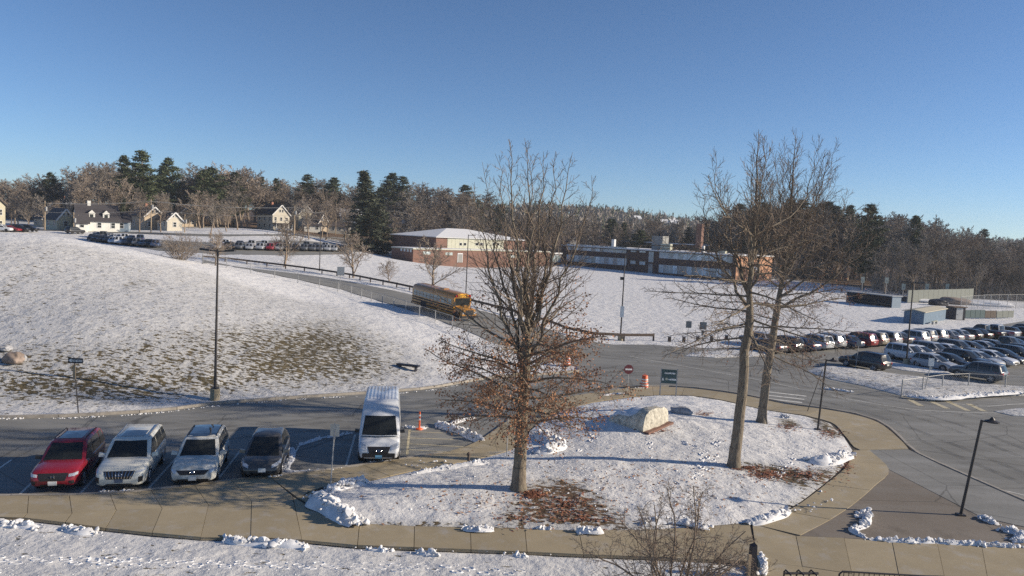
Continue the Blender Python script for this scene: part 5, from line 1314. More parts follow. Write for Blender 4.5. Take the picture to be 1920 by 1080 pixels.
def heap(px, hmax, wd, n, seed, label, zb=0.1, isl=False, size=(.09, .26), gate=0):
    """ploughed snow: a continuous slumped ridge with broken clods on it"""
    rs = random.Random(seed); f_ = on_isl if isl else (lambda u, v: pz(u, v, zb))
    P = smoothline([f_(u, v) for u, v in px], 60); L = sum((b - a).length for a, b in zip(P, P[1:]))
    bm = bmesh.new()
    if not gate:
        na = max(8, int(L / .16)); nc = 10; Q = resample(P, na); rows = []
        for i, c_ in enumerate(Q):
            t = i / (na - 1); d = (Q[min(i + 1, na - 1)] - Q[max(0, i - 1)]); d.z = 0; d.normalize(); s_ = Vector((-d.y, d.x, 0))
            lf = mnoise.noise(Vector((t * L * .55, seed * 3.1, 0))) * .5 + .75; env = min(1, 6 * t + .12, 6 * (1 - t) + .12) * lf
            row = []
            for j in range(nc + 1):
                q = j / nc * 2 - 1; w_ = wd * (.72 + .35 * mnoise.noise(Vector((t * L * .8, seed, q)))) * (.45 + .55 * min(1, env + .2)); p = c_ + s_ * q * w_ + d * mnoise.noise(Vector((t * L, q * 2, seed))) * .1
                h = hmax * .78 * env * max(0, 1 - abs(q) ** 1.7) + (.07 + .18 * hmax) * mnoise.fractal(Vector((p.x * 2.6, p.y * 2.6, seed)), .8, 2.1, 4) * (1 - abs(q) ** 3)
                row.append(bm.verts.new((p.x, p.y, c_.z + max(-.04, h) - .03 * (abs(q) > .95))))
            rows.append(row)
        for r0, r1 in zip(rows, rows[1:]):
            for j in range(nc): bm.faces.new((r0[j], r1[j], r1[j + 1], r0[j + 1]))
    for k in range(int(n * .8)):
        t = rs.random()
        if gate and mnoise.noise(Vector((t * gate, seed, 0))) < .0: continue
        c_ = P[int(t * 59)]; s = rs.uniform(*size) * (.35 + .5 * rs.random() ** 2)
        off = rs.gauss(0, .40) * wd; ang = rs.uniform(0, 2 * PI); x, y = c_.x + off * math.cos(ang), c_.y + off * math.sin(ang)
        e = min(1, abs(off) / wd); zc = c_.z + (0 if gate else hmax * .62 * max(0, 1 - e ** 1.6) * min(1, 6 * t + .1, 6 * (1 - t) + .1)) + s * .15
        mtx = Matrix.Translation((x, y, zc)) @ Matrix.Rotation(rs.uniform(0, 6), 4, Vector((rs.random(), rs.random(), rs.random() + .1)).normalized()) @ Matrix.Diagonal((s, s * rs.uniform(.6, 1), s * rs.uniform(.4, .8), 1))
        g = bmesh.ops.create_icosphere(bm, subdivisions=1, radius=1.0, matrix=mtx)
        for v in g['verts']: v.co += Vector((mnoise.noise(v.co * 6), mnoise.noise(v.co * 6 + Vector((9, 0, 0))), mnoise.noise(v.co * 6 + Vector((0, 9, 0))))) * s * .6
    me = bpy.data.meshes.new('snow_heap'); bm.to_mesh(me); bm.free(); me.materials.append(M['snow_chunk'])
    if not gate: me.polygons.foreach_set('use_smooth', [True] * len(me.polygons)); me.set_sharp_from_angle(angle=math.radians(50))
    o = link('snow_heap', me, None, 'stuff'); o['label'] = label; return o
heap([(590, 935), (610, 950), (640, 968), (668, 982)], .62, .75, 240, 1, 'chunky snow heap at the left tip of the island', isl=True)
heap([(612, 925), (640, 915), (670, 909), (690, 907)], .42, .5, 130, 2, 'snow heap beside the parking sign', isl=True)
heap([(770, 890), (820, 880), (880, 871), (915, 866)], .22, .35, 90, 3, 'low snow ridge along the inner walk', isl=True, size=(.06, .17))
heap([(820, 797), (850, 806), (885, 820), (905, 832)], .42, .5, 150, 4, 'snow heap behind the hatched bay', zb=.02)
heap([(845, 795), (870, 787), (890, 783)], .22, .3, 60, 5, 'thin snow ridge above the hatched bay', zb=.02, size=(.06, .15))
heap([(760, 800), (780, 803), (800, 803)], .12, .25, 40, 6, 'snow clods at the delineator post', zb=.02, size=(.05, .13))
heap([(1008, 815), (1035, 830), (1050, 838), (1030, 845), (1000, 850)], .55, .7, 170, 7, 'snow heap on the island rim behind the left tree', isl=True)
heap([(1510, 862), (1540, 868), (1570, 862), (1590, 852)], .45, .7, 190, 8, 'snow heap at the right rim of the island', isl=True)
heap([(1408, 980), (1440, 972), (1480, 955)], .25, .4, 110, 9, 'snow ridge at the lower right rim of the island', isl=True, size=(.06, .2))
heap([(1462, 782), (1480, 785)], .3, .4, 50, 10, 'small snow heap by the rear tree', isl=True, size=(.08, .2))
heap([(870, 990), (900, 992), (925, 991)], .14, .3, 50, 11, 'snow clods on the lower rim of the island', isl=True, size=(.06, .17))
heap([(1080, 992), (1110, 995), (1130, 996)], .18, .32, 60, 12, 'snow clods beside the leaf patch', isl=True, size=(.06, .18))
heap([(1008, 988), (1035, 990)], .15, .25, 34, 13, 'small snow clods under the left tree leaves', isl=True, size=(.06, .16))
heap([(1200, 985), (1260, 980), (1330, 988)], .2, .5, 90, 14, 'snow clods behind the bare shrub', isl=True, size=(.06, .18))
heap([(-30, 982), (10, 985), (40, 986), (72, 990)], .22, .4, 110, 15, 'snow ridge along the front lawn at the left edge', zb=.07, size=(.06, .2))
heap([(125, 992), (150, 998), (178, 1000)], .22, .35, 90, 16, 'snow ridge on the front lawn below the red SUV', zb=.07, size=(.06, .2))
heap([(420, 1012), (460, 1018), (500, 1022), (560, 1025), (575, 1030)], .26, .4, 150, 17, 'long snow ridge on the front lawn below the hatchback', zb=.07, size=(.06, .21))
heap([(690, 1030), (730, 1033)], .12, .25, 40, 18, 'small snow clods beside the front walk', zb=.07, size=(.05, .15))
heap([(780, 1036), (800, 1040), (826, 1043)], .2, .25, 50, 19, 'snow lump on the front lawn edge', zb=.07, size=(.06, .2))
heap([(965, 1042), (990, 1046)], .12, .25, 36, 20, 'small snow clods on the lawn near the shrub', zb=.07, size=(.05, .15))
heap([(185, 923), (210, 924), (258, 922)], .12, .16, 70, 21, 'snow clods at the nose of the large white SUV', zb=.02, size=(.04, .12))
heap([(490, 899), (520, 897), (535, 894)], .14, .15, 50, 22, 'snow clods at the nose of the grey hatchback', zb=.02, size=(.04, .12))
heap([(548, 840), (545, 860), (535, 880), (560, 886), (600, 880)], .10, .3, 130, 23, 'thin snow left in the empty bay', zb=.01, size=(.04, .12))
heap([(560, 835), (600, 822), (660, 812)], .07, .25, 80, 24, 'thin snow line behind the empty bay', zb=.01, size=(.04, .11))
heap([(600, 888), (640, 880), (660, 873)], .08, .15, 50, 25, 'snow crumbs on the walk edge beside the van', zb=.05, size=(.03, .1))
heap([(690, 870), (712, 866), (740, 866)], .10, .15, 45, 26, 'snow crumbs at the nose of the van', zb=.05, size=(.03, .11))
heap([(1605, 970), (1630, 960), (1620, 985), (1600, 995), (1625, 1010)], .25, .3, 170, 27, 'snow ridge at the left of the brown asphalt', zb=.1, size=(.05, .17))
heap([(1630, 1012), (1700, 1017), (1760, 1018), (1830, 1022), (1920, 1026)], .18, .26, 330, 28, 'long snow ridge along the lower right walk', zb=.1, size=(.05, .17))
heap([(1835, 970), (1855, 978), (1866, 984)], .22, .35, 110, 29, 'round snow heap beside the right path lamp', zb=.1, size=(.05, .16))
heap([(1880, 995), (1905, 1000), (1920, 1010), (1900, 1015)], .28, .4, 180, 30, 'snow heap at the right frame edge', zb=.1, size=(.05, .18))
heap([(1192, 729), (1215, 729)], .1, .2, 40, 31, 'snow at the foot of the orange barrel', zb=.05, size=(.05, .14))
heap([(1128, 742), (1170, 738)], .12, .25, 50, 32, 'snow crumbs beside the do not enter sign', zb=.1, size=(.05, .15))
heap([(1700, 742), (1760, 748), (1830, 742), (1920, 736)], .3, .5, 220, 33, 'snow bank under the chain link fence of the verge', zb=.2, size=(.06, .2))
heap([(-40, 785), (60, 785), (160, 783), (300, 774), (400, 762), (560, 748)], .10, .22, 900, 34, 'broken snow line along the hill kerb', zb=.0, size=(.03, .10), gate=22)
heap([(560, 749), (700, 741), (800, 733), (860, 722)], .09, .2, 500, 35, 'broken snow line along the far kerb', zb=.0, size=(.03, .09), gate=16)
heap([(1540, 728), (1600, 735)], .15, .2, 30, 36, 'snow lump at the lot verge tip', zb=.05, size=(.08, .2))
heap([(1425, 1040), (1432, 1060), (1430, 1080)], .25, .25, 70, 37, 'snow beside the dark post at the lower edge', zb=.1, size=(.05, .16))

# footprints and clods on the lawn
def clods(name, regions, n, seed, size, zf, m_, label):
    rs = random.Random(seed); mb = MB()
    for (u0, v0, u1, v1, w_) in regions:
        for k in range(int(n * w_)):
            p = zf(rs.uniform(u0, u1), rs.uniform(v0, v1)); s = rs.uniform(*size); a = rs.uniform(0, PI)
            c_, s_ = math.cos(a) * s, math.sin(a) * s; h = s * rs.uniform(.25, .6)
            b = [(p.x + c_ * 1.3, p.y + s_ * 1.3, p.z - .02), (p.x - s_, p.y + c_, p.z - .02), (p.x - c_ * 1.3, p.y - s_ * 1.3, p.z - .02), (p.x + s_, p.y - c_, p.z - .02)]
            t = (p.x + rs.uniform(-.3, .3) * s, p.y + rs.uniform(-.3, .3) * s, p.z + h)
            for i in range(4): mb.tri(b[i], b[(i + 1) % 4], t)
    o = mb.build(name, m_, None, kind='stuff'); o['label'] = label
clods('snow_crumbs', [(-60, 1000, 1100, 1090, 1.0), (-60, 1040, 700, 1090, .8)], 320, 4, (.02, .06), lambda u, v: pz(u, v, .075), M['snow_chunk'], 'crumbs of trodden snow on the front lawn')
clods('snow_crumbs', [(760, 860, 1560, 960, .5), (1280, 800, 1560, 880, .6), (1000, 790, 1300, 900, .5)], 900, 5, (.03, .09), on_isl if False else (lambda u, v: on_isl(u, v)), M['snow_chunk'], 'crumbs of trodden snow on the island')
def footprints():
    rs = random.Random(9); mb = MB()
    def tr(path, step, zf):
        P = smoothline([zf(u, v) for u, v in path], 200); L = sum((b - a).length for a, b in zip(P, P[1:])); k = int(L / step); P = smoothline([zf(u, v) for u, v in path], k)
        for i in range(k - 1):
            d = (P[i + 1] - P[i]).normalized(); s = Vector((-d.y, d.x, 0)); q = P[i] + s * (.13 if i % 2 else -.13) + Vector((rs.uniform(-.05, .05), rs.uniform(-.05, .05), 0))
            # raised rim of a print: ring of eight small wedges round a shallow hollow
            ri = []; ro = []; tp = []
            for j in range(8):
                t = 2 * PI * j / 8; e = d * math.cos(t) * .17 + s * math.sin(t) * .085
                ri.append(q + e * .75 + Vector((0, 0, -.03))); tp.append(q + e * 1.1 + Vector((0, 0, rs.uniform(.004, .028)))); ro.append(q + e * 1.6 + Vector((0, 0, -.03)))
            for j in range(8):
                j2 = (j + 1) % 8; mb.quad(ri[j], ri[j2], tp[j2], tp[j]); mb.quad(tp[j], tp[j2], ro[j2], ro[j])
    lz = lambda u, v: pz(u, v, .085)
    tr([(-30, 1048), (150, 1047), (400, 1056), (600, 1060), (760, 1062), (900, 1070), (1000, 1075)], .42, lz)
    tr([(-30, 1054), (120, 1051), (330, 1058), (520, 1062), (700, 1064), (800, 1069)], .45, lz)
    for path in ([(1115, 800), (1110, 830), (1085, 850)], [(1220, 810), (1215, 840), (1225, 870), (1260, 900), (1290, 930)], [(1300, 780), (1340, 820), (1330, 870), (1290, 900)], [(1270, 820), (1320, 850), (1300, 890)], [(1420, 800), (1480, 850), (1450, 900)]):
        tr(path, .42, lambda u, v: on_isl(u, v) + Vector((0, 0, -.005)))
    o = mb.build('footprints', M['snow_chunk'], None, kind='stuff'); o['label'] = 'trails of footprints in the snow'
footprints()
# ------------------------------------------------------------------ buildings
class Face:
    """vertical wall plane from A to B (ground points): turns photo pixels into (along, height) on it"""
    def __init__(s, A, B, z0):
        s.A = Vector((A.x, A.y, z0)); d = Vector((B.x - A.x, B.y - A.y, 0)); s.L = d.length; s.d = d.normalized()
        s.n = Vector((s.d.y, -s.d.x, 0))
        if s.n.dot(Vector((0, 0, 0)) - s.A) < 0: s.n = -s.n
        s.z0 = z0
    def at(s, u, v):
        r = ray(u, v); o = Vector((0, 0, CZ)); t = (s.A - o).dot(s.n) / r.dot(s.n); p = o + r * t
        return (p - s.A).dot(s.d), p.z - s.z0
    def P(s, a, z, out=0.0): return s.A + s.d * a + s.n * out + Vector((0, 0, z))
    def slabq(s, mb, a0, a1, z0, z1, o0, o1, mi=0):
        mb.hexa([s.P(a0, z0, o0), s.P(a1, z0, o0), s.P(a1, z0, o1), s.P(a0, z0, o1), s.P(a0, z1, o0), s.P(a1, z1, o0), s.P(a1, z1, o1), s.P(a0, z1, o1)], mi)
def local(mb, o):
    mb.v = [(x - o.x, y - o.y, z - o.z) for x, y, z in mb.v]; return mb
def windows(root, o, f, a0, a1, z0, z1, n, glass, frame='fascia', gap=.12, rail=None, mull=1, name='window'):
    """n windows along a wall: frame pieces proud of the wall, a pane set in each"""
    stp = (a1 - a0) / n
    for k in range(n):
        b0, b1 = a0 + k * stp + gap / 2, a0 + (k + 1) * stp - gap / 2
        mb = MB(); t = .07
        f.slabq(mb, b0, b1, z0, z0 + t, .0, .07); f.slabq(mb, b0, b1, z1 - t, z1, .0, .07); f.slabq(mb, b0, b0 + t, z0 + t, z1 - t, .0, .07); f.slabq(mb, b1 - t, b1, z0 + t, z1 - t, .0, .07)
        for j in range(1, mull + 1):
            q = b0 + (b1 - b0) * j / (mull + 1); f.slabq(mb, q - .035, q + .035, z0 + t, z1 - t, .0, .065)
        if rail: f.slabq(mb, b0 + t, b1 - t, z0 + (z1 - z0) * rail - .035, z0 + (z1 - z0) * rail + .035, .0, .06)
        w_ = local(mb, o).build(name, M[frame], root)
        mb = MB(); f.slabq(mb, b0 + t, b1 - t, z0 + t, z1 - t, -.02, .03); local(mb, o).build('pane', M[glass[k % len(glass)]], w_)
def block(f, depth, h, mb, zb=-1.5, a0=0, a1=None, mi=0):
    a1 = f.L if a1 is None else a1
    f.slabq(mb, a0, a1, zb, h, -depth, 0, mi)
def school_block():
    A = hit(1378, 528); Bq = hit(1052, 494.5); z0 = A.z
    f = Face(A, Bq, z0); o = A
    h = f.at(1379, 480)[1]
    e = Vector((1450, 526)); C_ = hit(1450, 526); side = Face(A, Vector((A.x - f.n.x * 26, A.y - f.n.y * 26, 0)), z0)
    D = side.at(1447, 500)[0]; D = max(14, min(40, D))
    r = thing('school_building', 'long two storey brick school block with bands of windows and orange end wall', 'building', o)
    mb = MB(); f.slabq(mb, 0, f.L, -2.0, h, -D, 0); local(mb, o).build('wall', M['brick_shaded'], r)
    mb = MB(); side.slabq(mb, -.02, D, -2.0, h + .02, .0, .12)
    local(mb, o).build('end_wall', M['brick_sunlit'], r)
    mb = MB(); f.slabq(mb, -.5, f.L, h + .02, h + .28, -D - .4, .55); rf = local(mb, o).build('roof', M['fascia'], r)
    mb = MB(); f.slabq(mb, -.4, f.L - .1, h + .285, h + .40, -D - .3, .45); local(mb, o).build('roof_snow', M['snow_chunk'], rf)
    mb = MB(); f.slabq(mb, -.3, f.L, h - .22, h, .004, .40); local(mb, o).build('soffit', M['black_plastic'], r)
    def band(u0, u1, vt, vb, n, glass, **k):
        s0, zt_ = f.at(u0, vt); s1, _ = f.at(u1, vt); _, zb_ = f.at(u0, vb)
        windows(r, o, f, min(s0, s1), max(s0, s1), zb_, zt_, n, glass, **k)
    G = ['window_glass', 'window_pale', 'window_glass', 'window_pale', 'window_pale']
    band(1374, 1236, 481, 493, 15, G, gap=.06, rail=.35); band(1373, 1235, 506, 522, 15, ['window_glass', 'window_glass', 'window_pale'], gap=.06, rail=.4)
    band(1175, 1062, 463.5, 475, 14, G, gap=.06, rail=.35); band(1175, 1062, 485, 498, 14, G[::-1], gap=.06, rail=.4)
    for (u0, u1, vt, vb) in ((1193, 1183, 466.5, 473), (1211, 1199, 467.5, 474), (1192, 1182, 489, 495.5), (1210, 1199, 490.5, 497)): band(u0, u1, vt, vb, 1, ['window_pale'], frame='panel_pale', gap=.02)
    band(1226.5, 1217, 469, 492, 1, ['window_pale'], frame='panel_pale', gap=.02, rail=.5, name='stair_window')
    s0, zt_ = f.at(1224, 495); s1, _ = f.at(1216, 495)
    mb = MB(); f.slabq(mb, min(s0, s1), max(s0, s1), -.2, zt_, 0, .08); d = local(mb, o).build('door', M['window_glass'], r)
    s0, zt_ = side.at(1408, 500); s1, zb_ = side.at(1419, 509)
    mb = MB(); side.slabq(mb, min(s0, s1), max(s0, s1), zb_, zt_, .12, .2); local(mb, o).build('wall_panel', M['fascia'], r)
    # roof things: each box is a part of the block
    def onroof(u0, u1, vt, m_, name, dback, dp, snow=False):
        g = Face(f.P(0, 0, -dback), f.P(f.L, 0, -dback), z0); s0, zt_ = g.at(u0, vt); s1, _ = g.at(u1, vt)
        mb = MB(); g.slabq(mb, min(s0, s1), max(s0, s1), h + .2, zt_, -dp, 0); local(mb, o).build(name, M[m_], r)
    onroof(1223, 1243, 442, 'sign_grey', 'plant_room', 5, 4); onroof(1147, 1152, 448.5, 'fascia', 'roof_vent', 4, 1.1); onroof(1239, 1257, 456.5, 'panel_pale', 'roof_unit', 4, 1.5); onroof(1306.5, 1316.5, 419, 'brick_red', 'chimney', 6, 1.6); onroof(1316, 1320, 461, 'fascia', 'roof_vent', 5, .8); onroof(1343, 1360, 467, 'panel_pale', 'roof_unit', 7, 1.4)
    # rear wing
    g = Face(f.P(0, 0, -D - 16), f.P(f.L, 0, -D - 16), z0); s0, zt_ = g.at(1306, 458); s1, _ = g.at(1166, 448)
    r2 = thing('rear_wing', 'low rear school wing with pale roof edge behind the long block', 'building', g.P(s0, 0))
    o2 = g.P(s0, 0)
    mb = MB(); g.slabq(mb, s0, s1, -2, zt_ - .4, -12, 0); local(mb, o2).build('wall', M['brick_shaded'], r2)
    mb = MB(); g.slabq(mb, s0 - .3, s1 + .3, zt_ - .4, zt_, -12.3, .3); local(mb, o2).build('roof', M['fascia'], r2)
    return f, z0
SF_, SZ = school_block()
def gym():
    A = hit(774, 491); Bq = hit(1030, 498); z0 = A.z
    f = Face(A, Bq, z0); o = A; h = f.at(774, 467.5)[1]
    bk = hit(733, 481)
    D = next((q * .5 for q in range(8, 90) if proj(f.P(0, 0, -q * .5))[0] < 734), 30.0)
    r = thing('gym_wing', 'low red brick school wing with snowy flat roof below the pale gym', 'building', o)
    mb = MB(); f.slabq(mb, 0, f.L, -2, h, -D, 0); local(mb, o).build('wall', M['brick_red'], r)
    mb = MB(); f.slabq(mb, -.2, f.L + .2, h, h + .28, -D - .2, .2); rf = local(mb, o).build('roof', M['panel_pale'], r)
    mb = MB(); f.slabq(mb, -.1, f.L + .1, h + .285, h + .36, -D - .1, .1); local(mb, o).build('roof_snow', M['snow_chunk'], rf)
    def W(u0, u1, vt, vb, **k):
        s0, zt_ = f.at(u0, vt); s1, _ = f.at(u1, vt); _, zb_ = f.at(u0, vb); windows(r, o, f, s0, s1, zb_, zt_, k.pop('n', 1), k.pop('g', ['window_pale']), **k)
    W(793, 808, 471, 477, frame='panel_pale', mull=2); W(835, 849, 473, 478.5, frame='panel_pale', mull=2); W(955, 968, 478, 483, frame='panel_pale', mull=2); W(990, 1003, 480, 485, frame='panel_pale', mull=2)
    s0, zt_ = f.at(858, 474.5); s1, _ = f.at(867.5, 474.5)
    mb = MB(); f.slabq(mb, s0, s0 + .18, -.1, zt_, 0, .1); f.slabq(mb, s1 - .18, s1, -.1, zt_, 0, .1); f.slabq(mb, s0 + .18, s1 - .18, zt_ - .3, zt_, 0, .1); d = local(mb, o).build('door_frame', M['fascia'], r)
    mb = MB(); f.slabq(mb, s0 + .18, s1 - .18, -.1, zt_ - .3, -.02, .05); local(mb, o).build('door', M['sign_grey'], d)
    sd_ = Face(A, f.P(0, 0, -D), z0)
    for u0, u1 in ((751, 754.5), (757, 760.5), (763, 766.5), (769, 772)):
        s0, zt_ = sd_.at(u1, 464.5 + (u1 - 750) * .14); s1, zb_ = sd_.at(u0, 470 + (u0 - 750) * .14)
        windows(r, o, sd_, min(s0, s1), max(s0, s1), zb_, zt_, 1, ['window_pale'], gap=0, mull=0)
    # gym hall
    gb = 9.0; g = Face(f.P(0, 0, -gb), f.P(f.L, 0, -gb), z0)
    s0, ze = g.at(818, 444); s1, _ = g.at(985, 452); sR, zr = Face(f.P(0, 0, -gb - 11), f.P(f.L, 0, -gb - 11), z0).at(856, 427)
    r2 = thing('gym_hall', 'pale panelled gym hall with low snow covered hip roof above the brick wing', 'building', g.P(s0, 0)); o2 = g.P(s0, 0)
    mb = MB(); g.slabq(mb, s0, s1, h - .5, ze, -22, 0); local(mb, o2).build('wall', M['brick_red'], r2)
    pa, _ = g.at(839, 450); pb, _ = g.at(945, 450); n = 15
    for k in range(n):
        a0 = pa + (pb - pa) * k / n; a1 = pa + (pb - pa) * (k + 1) / n - .06
        mb = MB(); g.slabq(mb, a0, a1, h + .36, ze - .1, .0, .09); local(mb, o2).build('wall_panel', M['panel_pale'], r2)
    for u0, u1 in ((861, 866), (869, 874), (891, 897), (900, 905), (923, 928), (931, 936)):
        a0, zt_ = g.at(u0, 455); a1, _ = g.at(u1, 455); zb_ = zt_ - .95
        windows(r2, o2, Face(g.P(0, 0, .09), g.P(g.L, 0, .09), z0), a0, a1, zb_, zt_, 1, ['dark_glass'], gap=0, mull=0)
    ov = .7; c = [g.P(s0 - ov, ze, ov), g.P(s1 + ov, ze, ov), g.P(s1 + ov, ze, -22 - ov), g.P(s0 - ov, ze, -22 - ov)]
    rl_, rr_ = g.P(s0 + (s1 - s0) * .34, zr - .3, -11), g.P(s0 + (s1 - s0) * .56, zr - .3, -11)
    mb = MB(); mb.hexa([q + Vector((0, 0, -.18)) for q in c] + [q for q in c]); local(mb, o2).build('eave', M['fascia'], r2)
    mb = MB(); e = Vector((0, 0, .02)); c = [q + e for q in c]
    mb.quad(c[0], c[1], rr_, rl_); mb.quad(c[2], c[3], rl_, rr_); mb.tri(c[1], c[2], rr_); mb.tri(c[3], c[0], rl_); local(mb, o2).build('roof', M['snow_chunk'], r2)
    # glazed link
    s0 = f.L; r3 = thing('link_corridor', 'dark glazed link between the brick wing and the two storey block', 'building', f.P(s0 + .3, 0, -2)); o3 = f.P(s0 + .3, 0, -2)
    mb = MB(); f.slabq(mb, s0 + .25, s0 + 8, -2, h - .6, -10, -1.5); local(mb, o3).build('wall', M['sign_black'], r3)
    mb = MB(); f.slabq(mb, s0 + .25, s0 + 8.2, h - .58, h - .1, -10.2, -1.2); local(mb, o3).build('roof', M['fascia'], r3)
    windows(r3, o3, Face(f.P(s0, 0, -1.5), f.P(s0 + 8, 0, -1.5), z0), .8, 7.6, .2, h - .9, 4, ['window_glass'], gap=.05)
gym()
HOUSE_M = {}
def hm(name, col, **k):
    if name not in HOUSE_M: HOUSE_M[name] = mat('house_' + name, col, .75, var=.1, scale=1.5, **k)
    return HOUSE_M[name]
hm('white', (.68, .67, .62)); hm('cream', (.50, .465, .39)); hm('tan', (.42, .34, .25)); hm('grey', (.30, .32, .34)); hm('blue', (.22, .28, .34)); hm('red', (.34, .15, .10)); hm('yellow', (.44, .41, .31)); hm('brown', (.2, .14, .1))
hm('screen', (.15, .165, .15)); hm('shingle', (.055, .05, .055)); hm('shingle_brown', (.10, .08, .075))
def house(px, w_, d, hw, hr, rz, wallc, roofc, label, win=3, storeys=2, chimney=True, snowroof=False, dormers=0, porch=False, gable_front=False, trim='fascia'):
    """gable house; local x along the ridge unless gable_front, -y is the street side"""
    p = hit(*px) if not isinstance(px, Vector) else px
    r = thing('house', label, 'house', p, rz)
    W_, D_ = (w_, d)
    mb = MB(); mb.box(-W_ / 2, W_ / 2, -D_ / 2, D_ / 2, -2, hw)
    if gable_front:
        mb.v += [(-W_ / 2, -D_ / 2, hw), (W_ / 2, -D_ / 2, hw), (0, -D_ / 2, hr), (-W_ / 2, D_ / 2, hw), (W_ / 2, D_ / 2, hw), (0, D_ / 2, hr)]
    else:
        mb.v += [(-W_ / 2, D_ / 2, hw), (-W_ / 2, -D_ / 2, hw), (-W_ / 2, 0, hr), (W_ / 2, D_ / 2, hw), (W_ / 2, -D_ / 2, hw), (W_ / 2, 0, hr)]
    i = len(mb.v) - 6; mb.f += [(i, i + 1, i + 2), (i + 4, i + 3, i + 5), (i, i + 2, i + 5, i + 3), (i + 2, i + 1, i + 4, i + 5)]; mb.m += [0] * 4
    mb.build('wall', hm(wallc, None), r)
    mb = MB(); ov = .45; sl = (hr - hw) / ((W_ if gable_front else D_) / 2); t = .18
    for s in (-1, 1):
        if gable_front: a, b, y0, y1 = (s * (W_ / 2 + ov), hw - sl * ov), (0, hr), -D_ / 2 - ov, D_ / 2 + ov; q = [(a[0], y0, a[1]), (a[0], y1, a[1]), (b[0], y1, b[1]), (b[0], y0, b[1])]
        else: a, b, y0, y1 = (s * (D_ / 2 + ov), hw - sl * ov), (0, hr), -W_ / 2 - ov, W_ / 2 + ov; q = [(y0, a[0], a[1]), (y1, a[0], a[1]), (y1, b[0], b[1]), (y0, b[0], b[1])]
        mb.hexa([(x, y, z + .03) for x, y, z in q] + [(x, y, z + .03 + t) for x, y, z in q])
    rf = mb.build('roof', M['snow_chunk'] if snowroof else hm(roofc, None), r)
    if chimney:
        mb = MB(); mb.box(-W_ * .18 - .4, -W_ * .18 + .4, -.4, .4, hr - 1.2, hr + 1.1) if not gable_front else mb.box(-.4, .4, D_ * .1 - .4, D_ * .1 + .4, hr - 1.0, hr + 1.1); mb.build('chimney', hm('red' if wallc != 'white' else 'white', None), r)
    faces = [Face2((-W_ / 2, -D_ / 2), (W_ / 2, -D_ / 2), (0, -1)), Face2((W_ / 2, -D_ / 2), (W_ / 2, D_ / 2), (1, 0)), Face2((-W_ / 2, D_ / 2), (-W_ / 2, -D_ / 2), (-1, 0))]
    for fi, fc in enumerate(faces):
        n = win if fi == 0 else max(2, int(fc.L / 3.2))
        for st_ in range(storeys):
            zb_ = .9 + st_ * 2.8
            if zb_ + 1.5 > hw + .2: break
            for k in range(n):
                a = fc.L * (k + .5) / n
                mb = MB(); t = .1; a0, a1, z0, z1 = a - .55, a + .55, zb_, zb_ + 1.5
                fc.slab(mb, a0, a1, z0, z0 + t, 0, .08); fc.slab(mb, a0, a1, z1 - t, z1, 0, .08); fc.slab(mb, a0, a0 + t, z0 + t, z1 - t, 0, .08); fc.slab(mb, a1 - t, a1, z0 + t, z1 - t, 0, .08); fc.slab(mb, a0 + t, a1 - t, (z0 + z1) / 2 - .04, (z0 + z1) / 2 + .04, 0, .07)
                w2 = mb.build('window', M[trim], r)
                mb = MB(); fc.slab(mb, a0 + t, a1 - t, z0 + t, z1 - t, -.02, .03); mb.build('pane', M['car_glass'], w2)
    if gable_front:
        fc = faces[0]
        for s in (-1, 1):
            mb = MB(); fc.slab(mb, fc.L / 2 + s * .6 - .42, fc.L / 2 + s * .6 + .42, hw + .7, hw + 2.0, 0, .08); w2 = mb.build('window', M[trim], r); mb = MB(); fc.slab(mb, fc.L / 2 + s * .6 - .3, fc.L / 2 + s * .6 + .3, hw + .82, hw + 1.88, .0, .10); mb.build('pane', M['car_glass'], w2)
        for s in (-1, 1):
            mb = MB(); mb.bar((s * (W_ / 2 + ov), -D_ / 2 - ov - .02, hw - sl * ov - .05), (0, -D_ / 2 - ov - .02, hr - .05), .08, .35); mb.build('barge_board', M[trim], r)
    for k in range(dormers):
        x = -W_ / 2 + W_ * (k + .5 + (.15 if k == 0 else -.15)) / dormers; y = -D_ / 2 + .5
        mb = MB(); mb.box(x - .8, x + .8, y, y + 2.2, hw + .1, hw + 1.7)
        mb.v += [(x - .95, y - .15, hw + 1.7), (x + .95, y - .15, hw + 1.7), (x, y - .15, hw + 2.65), (x - .95, y + 2.6, hw + 1.7), (x + .95, y + 2.6, hw + 1.7), (x, y + 2.6, hw + 2.65)]; i = len(mb.v) - 6
        mb.f += [(i, i + 1, i + 2), (i, i + 2, i + 5, i + 3), (i + 2, i + 1, i + 4, i + 5)]; mb.m += [0, 1, 1]
        dm = mb.build('dormer', [hm(wallc, None), hm(roofc, None)], r)
        mb = MB(); mb.box(x - .4, x + .4, y - .06, y + .01, hw + .5, hw + 1.5); mb.build('pane', M['car_glass'], dm)
    if porch:
        mb = MB(); mb.box(-W_ / 2, W_ / 2, -D_ / 2 - 2.4, -D_ / 2 - .01, 2.6, 2.85); pr = mb.build('porch_roof', hm(roofc, None), r)
        for k in range(5):
            x = -W_ / 2 + .2 + (W_ - .4) * k / 4; mb = MB(); mb.box(x - .1, x + .1, -D_ / 2 - 2.3, -D_ / 2 - 2.1, -.5, 2.6); mb.build('porch_post', M['fascia'], pr)
        mb = MB(); mb.box(-W_ / 2, W_ / 2, -D_ / 2 - 2.35, -D_ / 2 - 2.25, .2, .9); mb.build('porch_rail', M['fascia'], pr)
    return r
